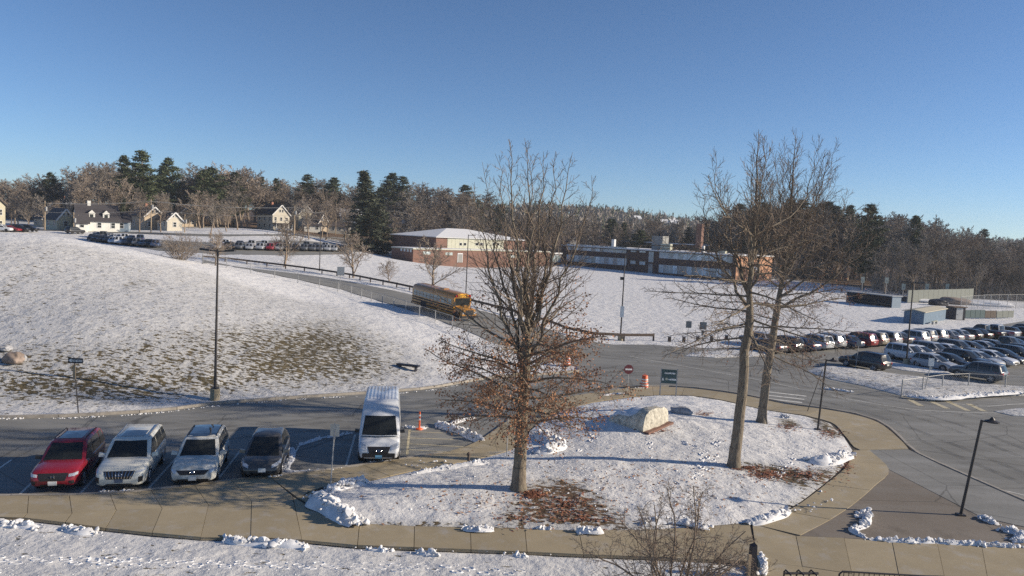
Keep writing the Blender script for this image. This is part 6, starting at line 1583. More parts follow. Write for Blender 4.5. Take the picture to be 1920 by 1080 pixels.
class Face2:
    def __init__(s, a, b, n): s.a = Vector((*a, 0)); d = Vector((*b, 0)) - s.a; s.L = d.length; s.d = d.normalized(); s.n = Vector((*n, 0))
    def P(s, a, z, o): return s.a + s.d * a + s.n * o + Vector((0, 0, z))
    def slab(s, mb, a0, a1, z0, z1, o0, o1): mb.hexa([s.P(a0, z0, o0), s.P(a1, z0, o0), s.P(a1, z0, o1), s.P(a0, z0, o1), s.P(a0, z1, o0), s.P(a1, z1, o0), s.P(a1, z1, o1), s.P(a0, z1, o1)])
house((512, 431), 7.6, 11, 6.3, 10.0, .88, 'cream', 'shingle', 'tall cream gable house with dark roof, white porch and brick chimney', 3, 2, porch=True, gable_front=True)
house((180, 433), 10, 7.5, 3.0, 7.0, .72, 'white', 'shingle', 'white cape house with two dormers and small pointed entry gable', 3, 1, dormers=2)
p = hit(173, 433); e_ = house(Vector((p.x - .2, p.y - 5.0, p.z)), 2.8, 2.4, 2.6, 4.6, .72, 'white', 'shingle', 'small white pointed entry porch in front of the dormered cape house', 1, 1, chimney=False, gable_front=False)
house((562, 427), 8, 9, 6, 9.5, .9, 'yellow', 'shingle_brown', 'yellow house with brown roof behind the tall cream house', 2, 2, gable_front=True, snowroof=False)
house((596, 433), 5, 8, 3.6, 7.5, .85, 'tan', 'shingle', 'narrow tan house with steep gable right of the yellow house', 1, 1, gable_front=True, chimney=False)
house((586, 434), 7, 5, 2.6, 4.0, .3, 'white', 'shingle', 'low white building beside the narrow tan house', 2, 1, chimney=False)
house((632, 436), 11, 7, 2.7, 4.3, .15, 'cream', 'shingle_brown', 'long low cream house behind the utility pole', 4, 1, chimney=False)
house((757, 437), 10, 9, 4.4, 8.3, -.55, 'grey', 'shingle', 'grey house with blue shaded snowy roof right of the tall spruce', 2, 1, snowroof=True, chimney=True)
house((657, 428), 9, 8, 5.5, 8.5, .2, 'blue', 'shingle', 'blue grey house half hidden behind the tall spruce', 2, 2, snowroof=True)
house((98, 424), 7, 8, 3.5, 7.0, .95, 'white', 'shingle', 'white house with snow patched roof left of the dormered cape', 2, 1, gable_front=True)
house((112, 430), 4.2, 7, 3.0, 5.6, .95, 'yellow', 'shingle', 'small yellow gable house just left of the dormered cape', 1, 1, gable_front=True, chimney=False)
house((84, 425), 4.2, 7, 3.2, 6.2, .95, 'tan', 'shingle', 'small tan gable house behind the leftmost utility pole', 1, 1, gable_front=True, chimney=False)
house((-24, 431), 4, 8, 6.0, 8.0, .1, 'yellow', 'shingle', 'tall yellow house cut by the left frame edge', 2, 2, chimney=False)
house((127, 401), 9, 8, 4, 7, .3, 'grey', 'shingle', 'grey house with snowy roof up in the trees at left', 2, 1, snowroof=True)
house((205, 433), 10, 7, 2.8, 5.2, .4, 'blue', 'shingle', 'dim blue grey low house right of the dormered cape', 3, 1, chimney=False)
house((343, 424), 7, 8, 5.0, 8.0, .9, 'tan', 'shingle_brown', 'tan two storey house hidden among the bare trees', 2, 2, gable_front=True)
house((276, 430), 6, 8, 4.2, 6.8, .95, 'tan', 'shingle_brown', 'tan house behind the second utility pole', 2, 1, gable_front=True)
house((318, 431), 4.5, 6, 3.0, 5.2, .9, 'cream', 'shingle', 'small cream house between the two tan houses', 1, 1, gable_front=True, chimney=False)
p = py(1080, 452, 330); p.z = 3.0
house(Vector((p.x, p.y, 4.0)), 7, 9, 5.2, 8.8, .15, 'white', 'shingle', 'white gable house with snowy roof behind the school block', 1, 2, gable_front=True, chimney=False)
p = py(1103, 452, 345); house(Vector((p.x, p.y, 4.0)), 6, 6, 4.5, 7.6, .2, 'cream', 'shingle', 'little cream house beside the white gable house behind the school', 1, 1, gable_front=True, chimney=False)
for (u, v, c_, lb) in ((1193, 405, 'grey', 'lone roof high on the far wooded hill'), (1244, 405, 'white', 'left pale house on the far wooded hill'), (1264, 412, 'white', 'upper pale house on the far wooded hill'), (1268, 423, 'white', 'white house lowest on the far wooded hill'), (1258, 418, 'blue', 'bluish roofed house on the far wooded hill'), (1322, 411, 'white', 'right pale house on the far wooded hill')):
    d = ray(u, v); t = np.linspace(350, 1100, 300); g = (CZ + d.z * t) - (terr(d.x * t, d.y * t) + 5)
    i_ = int(np.argmax(g < 0)) if (g < 0).any() else 150
    house(Vector((d.x * t[i_], d.y * t[i_], float(terr([d.x * t[i_]], [d.y * t[i_]])[0]) + 4)), 8, 7, 4, 6.5, .3, c_, 'shingle', lb, 3, 1, chimney=False, snowroof=True)
# utility poles and their wires
poles = []
def utility_pole(base, vt, label, light=False):
    p = hit(*base); h = height_px(p, vt, base[0] + 1)
    r = thing('utility_pole', label, 'utility pole', p, 0, 'utility poles along the street')
    upright(r, 'pole', h, .16, .11, M['wood_pole'], 8)
    mb = MB(); mb.box(-1.2, 1.2, -.06, .06, h - .75, h - .60); mb.build('crossarm', M['wood_pole'], r)
    mb = MB(); mb.lathe([(.25, h - 2.6), (.25, h - 1.5), (.1, h - 1.45)], 10, 0, (.35, 0, 0)); mb.build('transformer', M['galv'], r)
    poles.append((p, h)); return r
for b, vt, lb in (((84, 431), 377, 'wooden utility pole near the left frame edge'), ((138, 437), 398, 'thin pole beside the white cape house'), ((283, 437), 374, 'wooden utility pole before the yellow house at left'), ((346, 436), 402, 'short dark pole among the bare trees'), ((551, 450), 386, 'dark utility pole right of the tall cream house'), ((629, 440), 388, 'tan wooden utility pole before the long low house'), ((737, 447), 394, 'utility pole right of the tall spruce'), ((841, 440), 401, 'utility pole behind the gym roof'), ((896, 440), 385, 'tall pale pole right of the gym roof')):
    utility_pole(b, vt, lb)
seq = [poles[k] for k in (0, 2, 4, 5, 6, 7)]
for k, (dz, dx) in enumerate(((-.5, -1.0), (-.5, 1.0), (-2.9, .2))):
    mb = MB()
    for (p, h), (q, h2) in zip(seq, seq[1:]):
        a = p + Vector((dx, 0, h + dz)); b = q + Vector((dx, 0, h2 + dz)); sag = (b - a).length * .02
        mb.tube([a.lerp(b, t / 10) + Vector((0, 0, -sag * 4 * (t / 10) * (1 - t / 10))) for t in range(11)], .03, 4, cap=False)
    o = mb.build('power_line', M['galv'])
    tag(o, ('front upper power line slung between the utility poles', 'rear upper power line slung between the utility poles', 'thick low cable slung between the utility poles')[k], 'power line')

# ------------------------------------------------------------------ things at the ball field
def dugout():
    A = hit(1672, 577); Bq = hit(1586, 566); f = Face(A, Bq, A.z); o = A
    h = f.at(1670, 556)[1]; r = thing('dugout', 'long dark dugout with pale thin roof and blue grey end wall', 'dugout', o)
    t = .15
    mb = MB(); f.slabq(mb, 0, .12, -.5, h, -2.6, 0); local(mb, o).build('end_wall', hm('blue', None), r)
    mb = MB(); f.slabq(mb, f.L - .12, f.L, -.5, h, -2.6, 0); local(mb, o).build('end_wall', hm('blue', None), r)
    mb = MB(); f.slabq(mb, .12, f.L - .12, -.5, h, -2.6, -2.48); local(mb, o).build('back_wall', M['sign_black'], r)
    mb = MB(); f.slabq(mb, -.2, f.L + .2, h, h + .16, -2.9, .3); local(mb, o).build('roof', hm('grey', None), r)
    mb = MB(); f.slabq(mb, .4, f.L - .4, .4, .48, -2.3, -1.9); local(mb, o).build('bench', M['wood_pole'], r)
    n = 7
    for k in range(1, n):
        a = f.L * k / n; mb = MB(); f.slabq(mb, a - .05, a + .05, -.5, h, -.1, 0); local(mb, o).build('post', M['sign_black'], r)
    mb = MB()
    for k in range(int(f.L / .3)): f.slabq(mb, .15 + k * .3, .17 + k * .3, 0, h, -.06, -.05)
    for k in range(int(h / .3)): f.slabq(mb, .12, f.L - .12, .2 + k * .3, .215 + k * .3, -.06, -.05)
    local(mb, o).build('front_screen', M['sign_black'], r, kind='stuff')
dugout()
def shed():
    A = hit(1731, 608); Bq = hit(1772, 599); C_ = hit(1709, 602); f = Face(A, Bq, A.z); o = A
    h = f.at(1731, 588)[1] + .1; D = 3.0; L = f.L
    r = thing('storage_shed', 'blue grey storage shed with pale low gable roof on the snowy field', 'shed', o)
    mb = MB(); f.slabq(mb, 0, L, -.4, h, -D, 0); local(mb, o).build('wall', hm('shed_blue', (.12, .18, .25)), r)
    n = 14
    for k in range(n):
        mb = MB(); f.slabq(mb, L * k / n + .02, L * (k + 1) / n - .02, -.1, h - .02, .003, .03); local(mb, o).build('wall_board', hm('shed_blue', (.12, .18, .25)), r)
    mb = MB()
    for s0, s1, z0, z1 in ((.25, -D / 2, h, h + .32), (-D / 2, -D - .25, h + .32, h)):
        mb.hexa([f.P(-.25, z0 + .01, s0), f.P(L + .25, z0 + .01, s0), f.P(L + .25, z1 + .01, s1), f.P(-.25, z1 + .01, s1), f.P(-.25, z0 + .12, s0), f.P(L + .25, z0 + .12, s0), f.P(L + .25, z1 + .12, s1), f.P(-.25, z1 + .12, s1)])
    local(mb, o).build('roof', hm('shed_roof', (.46, .42, .33)), r)
    mb = MB()
    for a in (0.0, L): mb.tri(f.P(a, h, 0), f.P(a, h, -D), f.P(a, h + .32, -D / 2))
    local(mb, o).build('gable', hm('shed_blue', (.12, .18, .25)), r)
    A2 = hit(1788, 599); Bb = hit(1776, 597); f2 = Face(A2, Bb, A2.z); h2 = f2.at(1788, 576)[1]
    r2 = thing('ticket_booth', 'dark booth with white door side just right of the blue grey shed', 'booth', A2)
    mb = MB(); f2.slabq(mb, 0, 2.2, -.3, h2, -2.2, 0); local(mb, A2).build('wall', M['sign_black'], r2)
    mb = MB(); f2.slabq(mb, -.25, 2.4, h2, h2 + .15, -2.4, .25); local(mb, A2).build('roof', hm('brown', None), r2)
    mb = MB(); f2.slabq(mb, -.06, .0, 0, h2 - .1, -1.7, -.4); d = local(mb, A2).build('door', hm('booth_white', (.5, .5, .48)), r2)
    mb = MB(); f2.slabq(mb, -.12, -.06, .9, 1.0, -.7, -.6); local(mb, A2).build('handle', M['chrome'], d)
    p = hit(1752, 607); r3 = thing('field_bench', 'low pale bench in front of the blue grey shed', 'bench', p, math.atan2(f.d.y, f.d.x))
    mb = MB(); mb.box(-1.5, 1.5, -.18, .18, .4, .47); mb.build('seat', M['panel_pale'], r3)
    for x in (-1.2, 1.2): mb = MB(); mb.box(x - .06, x + .06, -.15, .15, -.1, .4); mb.build('leg', M['galv'], r3)
shed()
def panel_fence(a, b, vt, m_, label, name, n, group=None):
    A, B_ = hit(*a), hit(*b); f = Face(A, B_, A.z); h = f.at(a[0], vt)[1]
    r = thing(name, label, 'fence', A)
    for k in range(n):
        mb = MB(); f.slabq(mb, f.L * k / n + .04, f.L * (k + 1) / n - .04, .1, h - RND.uniform(0, .05), -.03, .03); local(mb, A).build('fence_panel', M[m_] if m_ in M else hm(m_, None), r)
    for k in range(n + 1):
        mb = MB(); f.slabq(mb, f.L * k / n - .04, f.L * k / n + .04, -.2, h + .05, -.12, -.035); local(mb, A).build('post', M['galv'], r)
panel_fence((1701, 568), (1824, 562), 544, 'screen', 'tall grey green screened fence in front of the right hand wood', 'screen_fence', 14)
panel_fence((1600, 556), (1700, 566), 546, 'sign_black', 'dark screened fence behind the dugout', 'screen_fence', 12)
panel_fence((1800, 597), (1846, 597), 581, 'sign_green', 'dark green fence banner beyond the booth', 'banner_fence', 5)
panel_fence((1846, 597), (1867, 597), 582, 'rust_rail', 'red brown end panels of the banner fence', 'banner_fence', 2)
panel_fence((1868, 597), (1900, 596), 583, 'screen', 'pale round marked end of the banner fence', 'banner_fence', 3)
chain_fence([(1800, 586), (1850, 580), (1905, 578), (1980, 576)], 3.2, 4.0, 'tall chain link backstop fence at the far right', bottom=False, name='backstop_fence')
for k, (u, v) in enumerate(((1615, 525), (1660, 526), (1692, 538), (1736, 538), (1774, 538))):
    vb = 556 if k < 2 else 560
    p = hit(u, vb); h = height_px(p, v - 6, u); r = thing('field_marker', ('pale marker board on a post, leftmost before the right wood', 'pale marker board second from the left before the wood', 'middle one of five pale marker boards', 'fourth of five pale marker boards, above the screened fence', 'rightmost pale marker board above the screened fence')[k], 'marker', p, 0, 'pale marker boards before the wood')
    upright(r, 'post', h, .06, .05, M['galv'], 6); mb = MB(); mb.box(-.45, .45, -.1, -.05, h - 1.5, h); mb.build('board', M['panel_pale'], r)
    mb = MB(); mb.box(-.12, .16, -.12, -.105, h - 1.2, h - .7); mb.build('dark_patch', M['sign_grey'], r)
mb = None
def snow_mound(px, sx, sy, h, label, seed):
    o = rock('snow_mound', px, (sx, sy, h), M['snow_chunk'], label, seed, cat='snow mound'); return o
snow_mound((1728, 566), 5, 2.5, .5, 'low snow mound beside the screened fence', 21); snow_mound((1845, 572), 7, 3, .7, 'wide snow mound behind the backstop', 22)
rock('scrub_mound', (1790, 570), (3.6, 1.8, 1.0), M['rock'], 'brown scrub covered mound behind the shed', 24, cat='mound')
rock('scrub_mound', (1758, 572), (2.0, 1.4, .9), M['sign_black'], 'dark covered heap behind the shed roof', 25, cat='mound')
# things at the lower frame edge
p = pz(1409, 1078, .1); r = thing('timber_pier', 'dark weathered timber pier with pale strip beside the bare shrub', 'post', p, .2)
hh = height_px(p, 1034, 1405)
mb = MB(); mb.hexa([(-.13, -.12, -.2), (.13, -.12, -.2), (.13, .12, -.2), (-.13, .12, -.2), (-.10, -.10, hh - .05), (.09, -.10, hh), (.09, .10, hh + .03), (-.10, .10, hh - .02)]); mb.build('post', M['sign_black'], r)
mb = MB(); mb.box(-.24, -.135, -.16, -.05, -.2, hh * .72); mb.build('pale_board', M['wood_pole'], r)
p = pz(1500, 1105, .1); r = thing('bike_rack', 'black bicycle rack just showing at the lower frame edge', 'bike rack', p, .1); hh = height_px(p, 1090, 1500)
for k in range(3):
    mb = MB(); x = -.45 + .45 * k; mb.tube([(x, -.3, 0), (x, -.3, hh - .1), (x, -.2, hh), (x, .2, hh), (x, .3, hh - .1), (x, .3, 0)], .03, 6); mb.build('hoop', M['pole_dark'], r)
mb = MB(); mb.tube([(-.6, 0, hh * .97), (.6, 0, hh * .97)], .04, 6); mb.build('top_bar', M['pole_dark'], r)
p = pz(1680, 1110, .1); r = thing('handrail', 'long black handrail along the lower frame edge', 'handrail', p, -.02); hh = height_px(p, 1093, 1680)
mb = MB(); mb.tube([(-1.95, 0, 0), (-1.95, 0, hh - .1), (-1.85, 0, hh), (3.2, 0, hh), (3.3, 0, hh - .1), (3.3, 0, 0)], .03, 6); mb.build('rail', M['pole_dark'], r)
for k in range(30):
    x = -1.8 + k * .17; mb = MB(); mb.bar((x, 0, 0), (x, 0, hh), .02); mb.build('baluster', M['pole_dark'], r)
# ------------------------------------------------------------------ trees
def perp(d, az):
    a = d.orthogonal().normalized(); b = d.cross(a); return a * math.cos(az) + b * math.sin(az)
class Tree:
    def __init__(s, seed): s.r = random.Random(seed); s.tr = MB(); s.tw = MB(); s.tips = []
    def limb(s, p, d, L, r0, r1, nseg, curve=.12, trop=0.0, n=5, trunk=False, wob=None):
        pts = [Vector(p)]; d = Vector(d).normalized(); dirs = [d.copy()]
        for k in range(nseg):
            d = d + Vector((s.r.gauss(0, curve), s.r.gauss(0, curve), s.r.gauss(0, curve) + trop)); d.normalize()
            pts.append(pts[-1] + d * (L / nseg)); dirs.append(d.copy())
        rad = [r0 + (r1 - r0) * (k / nseg) ** .8 for k in range(nseg + 1)]
        (s.tr if trunk else s.tw).tube(pts, rad, n, cap=False)
        return pts, dirs, rad
    def at(s, pts, dirs, rad, t):
        x = t * (len(pts) - 1); i = min(len(pts) - 2, int(x)); f = x - i
        return pts[i].lerp(pts[i + 1], f), dirs[min(i + 1, len(dirs) - 1)], rad[i] + (rad[i + 1] - rad[i]) * f
    def side(s, pts, dirs, rad, n, t0, ang, Lf, rmin, depth, trop=.02, curve=.14, t1=.97, nseg=4, sub=(5, 4), minL=.25, sides=3, leaf=None, rk=.55):
        az = s.r.uniform(0, 6)
        for k in range(n):
            t = t0 + (t1 - t0) * (k + s.r.random() * .7) / n; p, d, r = s.at(pts, dirs, rad, t)
            az += 2.4 + s.r.uniform(-.5, .5)
            a = math.radians(s.r.gauss(ang, 9)); dd = d * math.cos(a) + perp(d, az) * math.sin(a)
            L = Lf(t) * s.r.uniform(.7, 1.15)
            if L < minL: L = minL
            rr = max(rmin, min(r * rk, L * .016 + .004))
            q, qd, qr = s.limb(p, dd, L, rr, max(rmin * .8, rr * .3), nseg, curve, trop, sides)
            if depth > 0:
                s.side(q, qd, qr, sub[0], .18, ang * .95, lambda t, L=L: L * (.55 - .25 * t), rmin, depth - 1, trop * .8, curve * 1.1, 1.0, max(2, nseg - 1), sub[1:] or (3,), minL * .6, 3, leaf, rk)
            s.tips.append((q[-1], depth)); s.tips.append((q[len(q) // 2], depth))
    def trunk_mesh(s, name, parent, mt): return s.tr.build(name, mt, parent, True)
def leaves_mesh(pts, size, rs, mt, n_each=2, spread=.12):
    mb = MB()
    for p in pts:
        for k in range(n_each):
            c = p + Vector((rs.gauss(0, spread), rs.gauss(0, spread), rs.gauss(0, spread) - .04)); s = rs.uniform(*size)
            a = Vector((rs.gauss(0, 1), rs.gauss(0, 1), rs.gauss(0, .6) - .5)).normalized(); b = a.orthogonal().normalized()
            ang = rs.uniform(0, 6); b = b * math.cos(ang) + a.cross(b) * math.sin(ang); nn = a.cross(b)
            mb.v += [tuple(c), tuple(c + a * s * .5 + b * s * .36 + nn * s * .12), tuple(c + a * s), tuple(c + a * s * .5 - b * s * .36 + nn * s * .12)]
            i = len(mb.v) - 4; mb.f += [(i, i + 1, i + 2), (i, i + 2, i + 3)]; mb.m += [0, 0]
    return mb
def flare(tb, p, r, lean):
    """root flare at the trunk foot"""
    tb.tr.tube([p + Vector((0, 0, -.2)), p + Vector((0, 0, .05)), p + lean * .35 + Vector((0, 0, .35)), p + lean * 1.0 + Vector((0, 0, 1.0))], [r * 1.45, r * 1.28, r * 1.08, r * .98], 12, cap=False)
def hero_left():
    b = on_isl(972, 917); h = height_px(b, 262, 990); T = Tree(21)
    r = thing('bare_oak_tree', 'tall oak with many upright leaders and brown leaves clinging to its lower branches', 'tree', b)
    O = Vector((0, 0, 0)); sx = b.y / F
    flare(T, O, .30, Vector((.0, 0, 0)))
    zf = 6.0
    pts, dirs, rad = T.limb(O + Vector((0, 0, .5)), (0.0, 0, 1), zf, .29, .22, 8, .018, 0, 12, True)
    top = pts[-1]
    # leaders: offset at the tip in photo pixels, tip row, start share of the trunk
    LD = [(990, 262, .92), (905, 300, .86), (930, 285, .95), (958, 275, .97), (1022, 278, .98), (1045, 282, .93), (1075, 285, .97), (1118, 330, .84), (885, 350, .8), (1000, 300, 1.0)]
    for k, (u, v, t) in enumerate(LD):
        p, d, rr = T.at(pts, dirs, rad, t)
        tgt_h = height_px(b, v, u); tx = ((u - 972) - .049 * (917 - v)) * sx; ty = T.r.uniform(-2.2, 2.2)
        tip = Vector((tx, ty, tgt_h)); n = 12; q = []; mid = Vector((p.x + (tx - p.x) * .62, p.y + (ty - p.y) * .6, p.z + (tip.z - p.z) * .42))
        for i in range(n + 1):
            s_ = i / n; c = p * (1 - s_) ** 2 + mid * 2 * s_ * (1 - s_) + tip * s_ ** 2
            wv = .10 * math.sin(s_ * PI); q.append(c + Vector((T.r.gauss(0, .09), T.r.gauss(0, .09), 0)) * (i > 0))
        r0 = .125 if k in (0, 3, 4, 6) else .095; rd = [r0 + (.007 - r0) * (i / n) ** .75 for i in range(n + 1)]
        T.tr.tube(q, rd, 8, cap=False); dr = [(q[min(i + 1, n)] - q[max(i - 1, 0)]).normalized() for i in range(n + 1)]
        T.side(q, dr, rd, 28, .14, 42, lambda t: 2.7 * (1 - t) ** 1.1 + .4, .0085, 1, trop=.11, curve=.13, nseg=4, sub=(6,), minL=.3, sides=3)
    # low spreading limbs
    for k in range(25):
        t = .40 + .58 * (k + T.r.random()) / 25; p, d, rr = T.at(pts, dirs, rad, t); az = k * 2.4 + T.r.uniform(-.3, .3)
        ex = math.cos(az); ey = math.sin(az); e = -.10 + .75 * (t - .4)
        L = T.r.uniform(3.8, 6.0) * (1.0 if t > .5 else .75)
        q, qd, qr = T.limb(p, (ex, ey * .75, e + .15), L * (1 if ey > -.3 else .75), .055 + .02 * t, .014, 8, .085, -.035, 6, True)
        T.side(q, qd, qr, 14, .12, 46, lambda t: 1.5 * (1 - t) + .45, .009, 1, trop=-.025, curve=.13, nseg=4, sub=(5,), minL=.3, sides=3)
    T.trunk_mesh('trunk', r, M['bark']); T.tw.build('crown', M['twig'], r)
    rs = random.Random(4); brown, red = [], []
    for p, dp in T.tips:
        z = p.z
        pr = 0.0
        if z < 9.5: pr = .40 * max(0, 1 - max(0, z - 5.3) / 4.2) * (1.0 if z > 2.2 else .6)
        if z > 5.5 and p.x > .5: pr *= 1.35
        if rs.random() < pr: (brown if rs.random() < .68 else red).append(p)
    for k in range(150):
        a = rs.uniform(0, 6); brown.append(Vector((math.cos(a) * .34, math.sin(a) * .34, rs.uniform(1.8, 6.2))))
    leaves_mesh(brown, (.07, .135), rs, None, 6, .13).build('leaves', M['leaf_brown'], r, kind='stuff')
    leaves_mesh(red, (.07, .12), rs, None, 3, .12).build('withered_leaves', M['leaf_red'], r, kind='stuff')
hero_left()
def hero_tree(base, tip, seed, LD, r0, zf, label, nlow, lowspread, trunk_px, leafpr, droop, isl=True, low0=.42):
    b = on_isl(*base); T = Tree(seed); sx = b.y / F
    h = height_px(b, tip[1], tip[0])
    r = thing('bare_oak_tree', label, 'tree', b)
    def toxz(u, v): return Vector((((u - base[0]) - .049 * (base[1] - v)) * sx, 0, height_px(b, v, u)))
    flare(T, Vector((0, 0, 0)), r0, Vector((0, 0, 0)))
    way = [Vector((0, 0, .4))] + [toxz(u, v) for u, v in trunk_px] + [toxz(*tip)]
    q = smoothline(way, 22); n = len(q) - 1
    q = [p + Vector((T.r.gauss(0, .03), T.r.gauss(0, .05), 0)) * (i > 2) for i, p in enumerate(q)]
    fz = zf / h
    rd = [r0 * (1 - .30 * min(1, (i / n) / fz)) if i / n < fz else r0 * .55 * (1 - ((i / n) - fz) / (1 - fz)) ** 1.1 + .008 for i in range(n + 1)]
    T.tr.tube(q, rd, 12, cap=False); dr = [(q[min(i + 1, n)] - q[max(i - 1, 0)]).normalized() for i in range(n + 1)]
    T.side(q, dr, rd, 32, fz * 1.1, 38, lambda t: 2.6 * (1 - t) ** .8 + .4, .009, 1, trop=.10, curve=.11, nseg=5, sub=(6,), minL=.4, sides=4)
    for k, (u, v, t) in enumerate(LD):
        p, d, rr = T.at(q, dr, rd, t); tip_ = toxz(u, v); tip_.y = T.r.uniform(-2.4, 2.4)
        mid = Vector((p.x + (tip_.x - p.x) * .70, p.y + (tip_.y - p.y) * .7, p.z + (tip_.z - p.z) * .40)); m_ = 12; w_ = []
        for i in range(m_ + 1):
            s_ = i / m_; c = p * (1 - s_) ** 2 + mid * 2 * s_ * (1 - s_) + tip_ * s_ ** 2
            w_.append(c + Vector((T.r.gauss(0, .10), T.r.gauss(0, .10), 0)) * (i > 0))
        ra = max(.06, min(.14, rr * .55)); rx = [ra + (.007 - ra) * (i / m_) ** .75 for i in range(m_ + 1)]
        T.tr.tube(w_, rx, 7, cap=False); dx = [(w_[min(i + 1, m_)] - w_[max(i - 1, 0)]).normalized() for i in range(m_ + 1)]
        T.side(w_, dx, rx, 21, .24, 38, lambda t: 1.9 * (1 - t) ** .7 + .4, .009, 1, trop=.11, curve=.12, nseg=4, sub=(6,), minL=.3, sides=3)
    for k in range(nlow):
        t = fz * low0 + (fz * 1.55 - fz * low0) * (k + T.r.random()) / nlow; p, d, rr = T.at(q, dr, rd, t); az = k * 2.4 + T.r.uniform(-.3, .3)
        L = T.r.uniform(.75, 1.1) * lowspread
        e = droop + 1.0 * (t / fz - 1)
        w_, dx, rx = T.limb(p, (math.cos(az), math.sin(az) * .9, e), L, .06, .013, 8, .075, -.02 if t < fz else .01, 6, True)
        T.side(w_, dx, rx, 15, .12, 44, lambda t: 1.5 * (1 - t) + .45, .011, 1, trop=-.01, curve=.12, nseg=4, sub=(5,), minL=.3, sides=3)
    T.trunk_mesh('trunk', r, M['bark']); T.tw.build('crown', M['twig'], r)
    rs = random.Random(seed); lv = []
    for p, dp in T.tips:
        if rs.random() < leafpr(p): lv.append(p)
    if lv: leaves_mesh(lv, (.07, .13), rs, None, 3, .13).build('leaves', M['leaf_red'], r, kind='stuff')
hero_tree((1376, 875), (1408, 246), 31, [(1335, 280, .52), (1372, 300, .55), (1312, 345, .46), (1395, 268, .6), (1425, 300, .58), (1440, 330, .5), (1355, 330, .5)], .29, 7.6, 'tall bare oak with clean trunk at the middle of the snowy island', 22, 5.7, [(1385, 780), (1392, 690), (1398, 600), (1402, 450)], lambda p: 0.0, -.18, low0=.78)
hero_tree((1428, 792), (1478, 243), 41, [(1425, 290, .5), (1450, 268, .6), (1505, 262, .6), (1530, 300, .55), (1555, 330, .5), (1600, 390, .42), (1575, 360, .45), (1412, 330, .5), (1540, 275, .58), (1445, 320, .52), (1625, 440, .38), (1490, 255, .62), (1465, 300, .56), (1520, 290, .5), (1565, 300, .48), (1435, 350, .45)], .28, 7.2, 'bare oak at the rear of the island with brown leaves low on its trunk', 20, 6.4, [(1436, 700), (1446, 620), (1462, 500), (1472, 380)], lambda p: .30 * max(0, 1 - abs(p.z - 6.5) / 4.0) * (1 if p.x > -2.5 else .3), .15, low0=.55)
# fallen leaves
def fallen(regs, seed, m_, name, label, size=(.05, .11)):
    rs = random.Random(seed); mb = MB()
    for (u, v, ru, rv, n) in regs:
        for k in range(n):
            p = on_isl(u + rs.gauss(0, .45) * ru, v + rs.gauss(0, .45) * rv); s = rs.uniform(*size); a = rs.uniform(0, 6); t = rs.uniform(-.4, .7)
            d = Vector((math.cos(a), math.sin(a), t * .5)) * s; e = Vector((-math.sin(a), math.cos(a), rs.uniform(-.4, .4))) * s * .45; p.z += .02 + rs.random() * .03
            i = len(mb.v); mb.v += [tuple(p - d), tuple(p + e + Vector((0, 0, .01))), tuple(p + d), tuple(p - e)]; mb.f += [(i, i + 1, i + 2), (i, i + 2, i + 3)]; mb.m += [0, 0]
    o = mb.build(name, m_, None, kind='stuff'); o['label'] = label
fallen([(1000, 928, 26, 9, 300), (1060, 950, 70, 22, 260), (1100, 975, 80, 18, 160), (990, 975, 60, 20, 80), (1440, 890, 45, 12, 360), (1510, 890, 60, 16, 300), (1400, 878, 30, 5, 160), (1475, 802, 25, 8, 140), (1320, 778, 25, 5, 90), (1230, 803, 30, 6, 90), (1555, 815, 30, 10, 150), (1590, 870, 14, 30, 160)], 6, M['leaf_red'], 'fallen_leaves', 'drifts of red brown oak leaves on the island snow')
fallen([(1100, 900, 300, 60, 260), (900, 940, 200, 40, 160), (1300, 900, 200, 80, 220), (1050, 800, 60, 40, 150), (1080, 770, 90, 20, 160)], 7, M['leaf_brown'], 'scattered_leaves', 'single brown leaves scattered over the island snow')
# bare shrub at the lower edge
def front_shrub():
    b = Vector(py(1265, 1080, 22.5)); b.z = -.06; T = Tree(77)
    r = thing('bare_shrub', 'wide bare ornamental shrub tree reaching in over the lower frame edge', 'tree', b)
    for k in range(14):
        az = k * .47 + .3; sp = .35 if k % 3 == 0 else .95
        q, qd, qr = T.limb((0.12 * math.cos(az), .12 * math.sin(az), 0), (math.cos(az) * sp, math.sin(az) * sp * .7, 1), T.r.uniform(3.5, 4.4), .05, .014, 9, .13, -.02, 7, True)
        T.side(q, qd, qr, 14, .22, 46, lambda t: 1.5 * (1 - t * .6), .0055, 2, trop=-.004, curve=.2, nseg=5, sub=(6, 4), minL=.2, sides=4)
    T.trunk_mesh('trunk', r, M['twig']); T.tw.build('crown', M['twig'], r)
front_shrub()

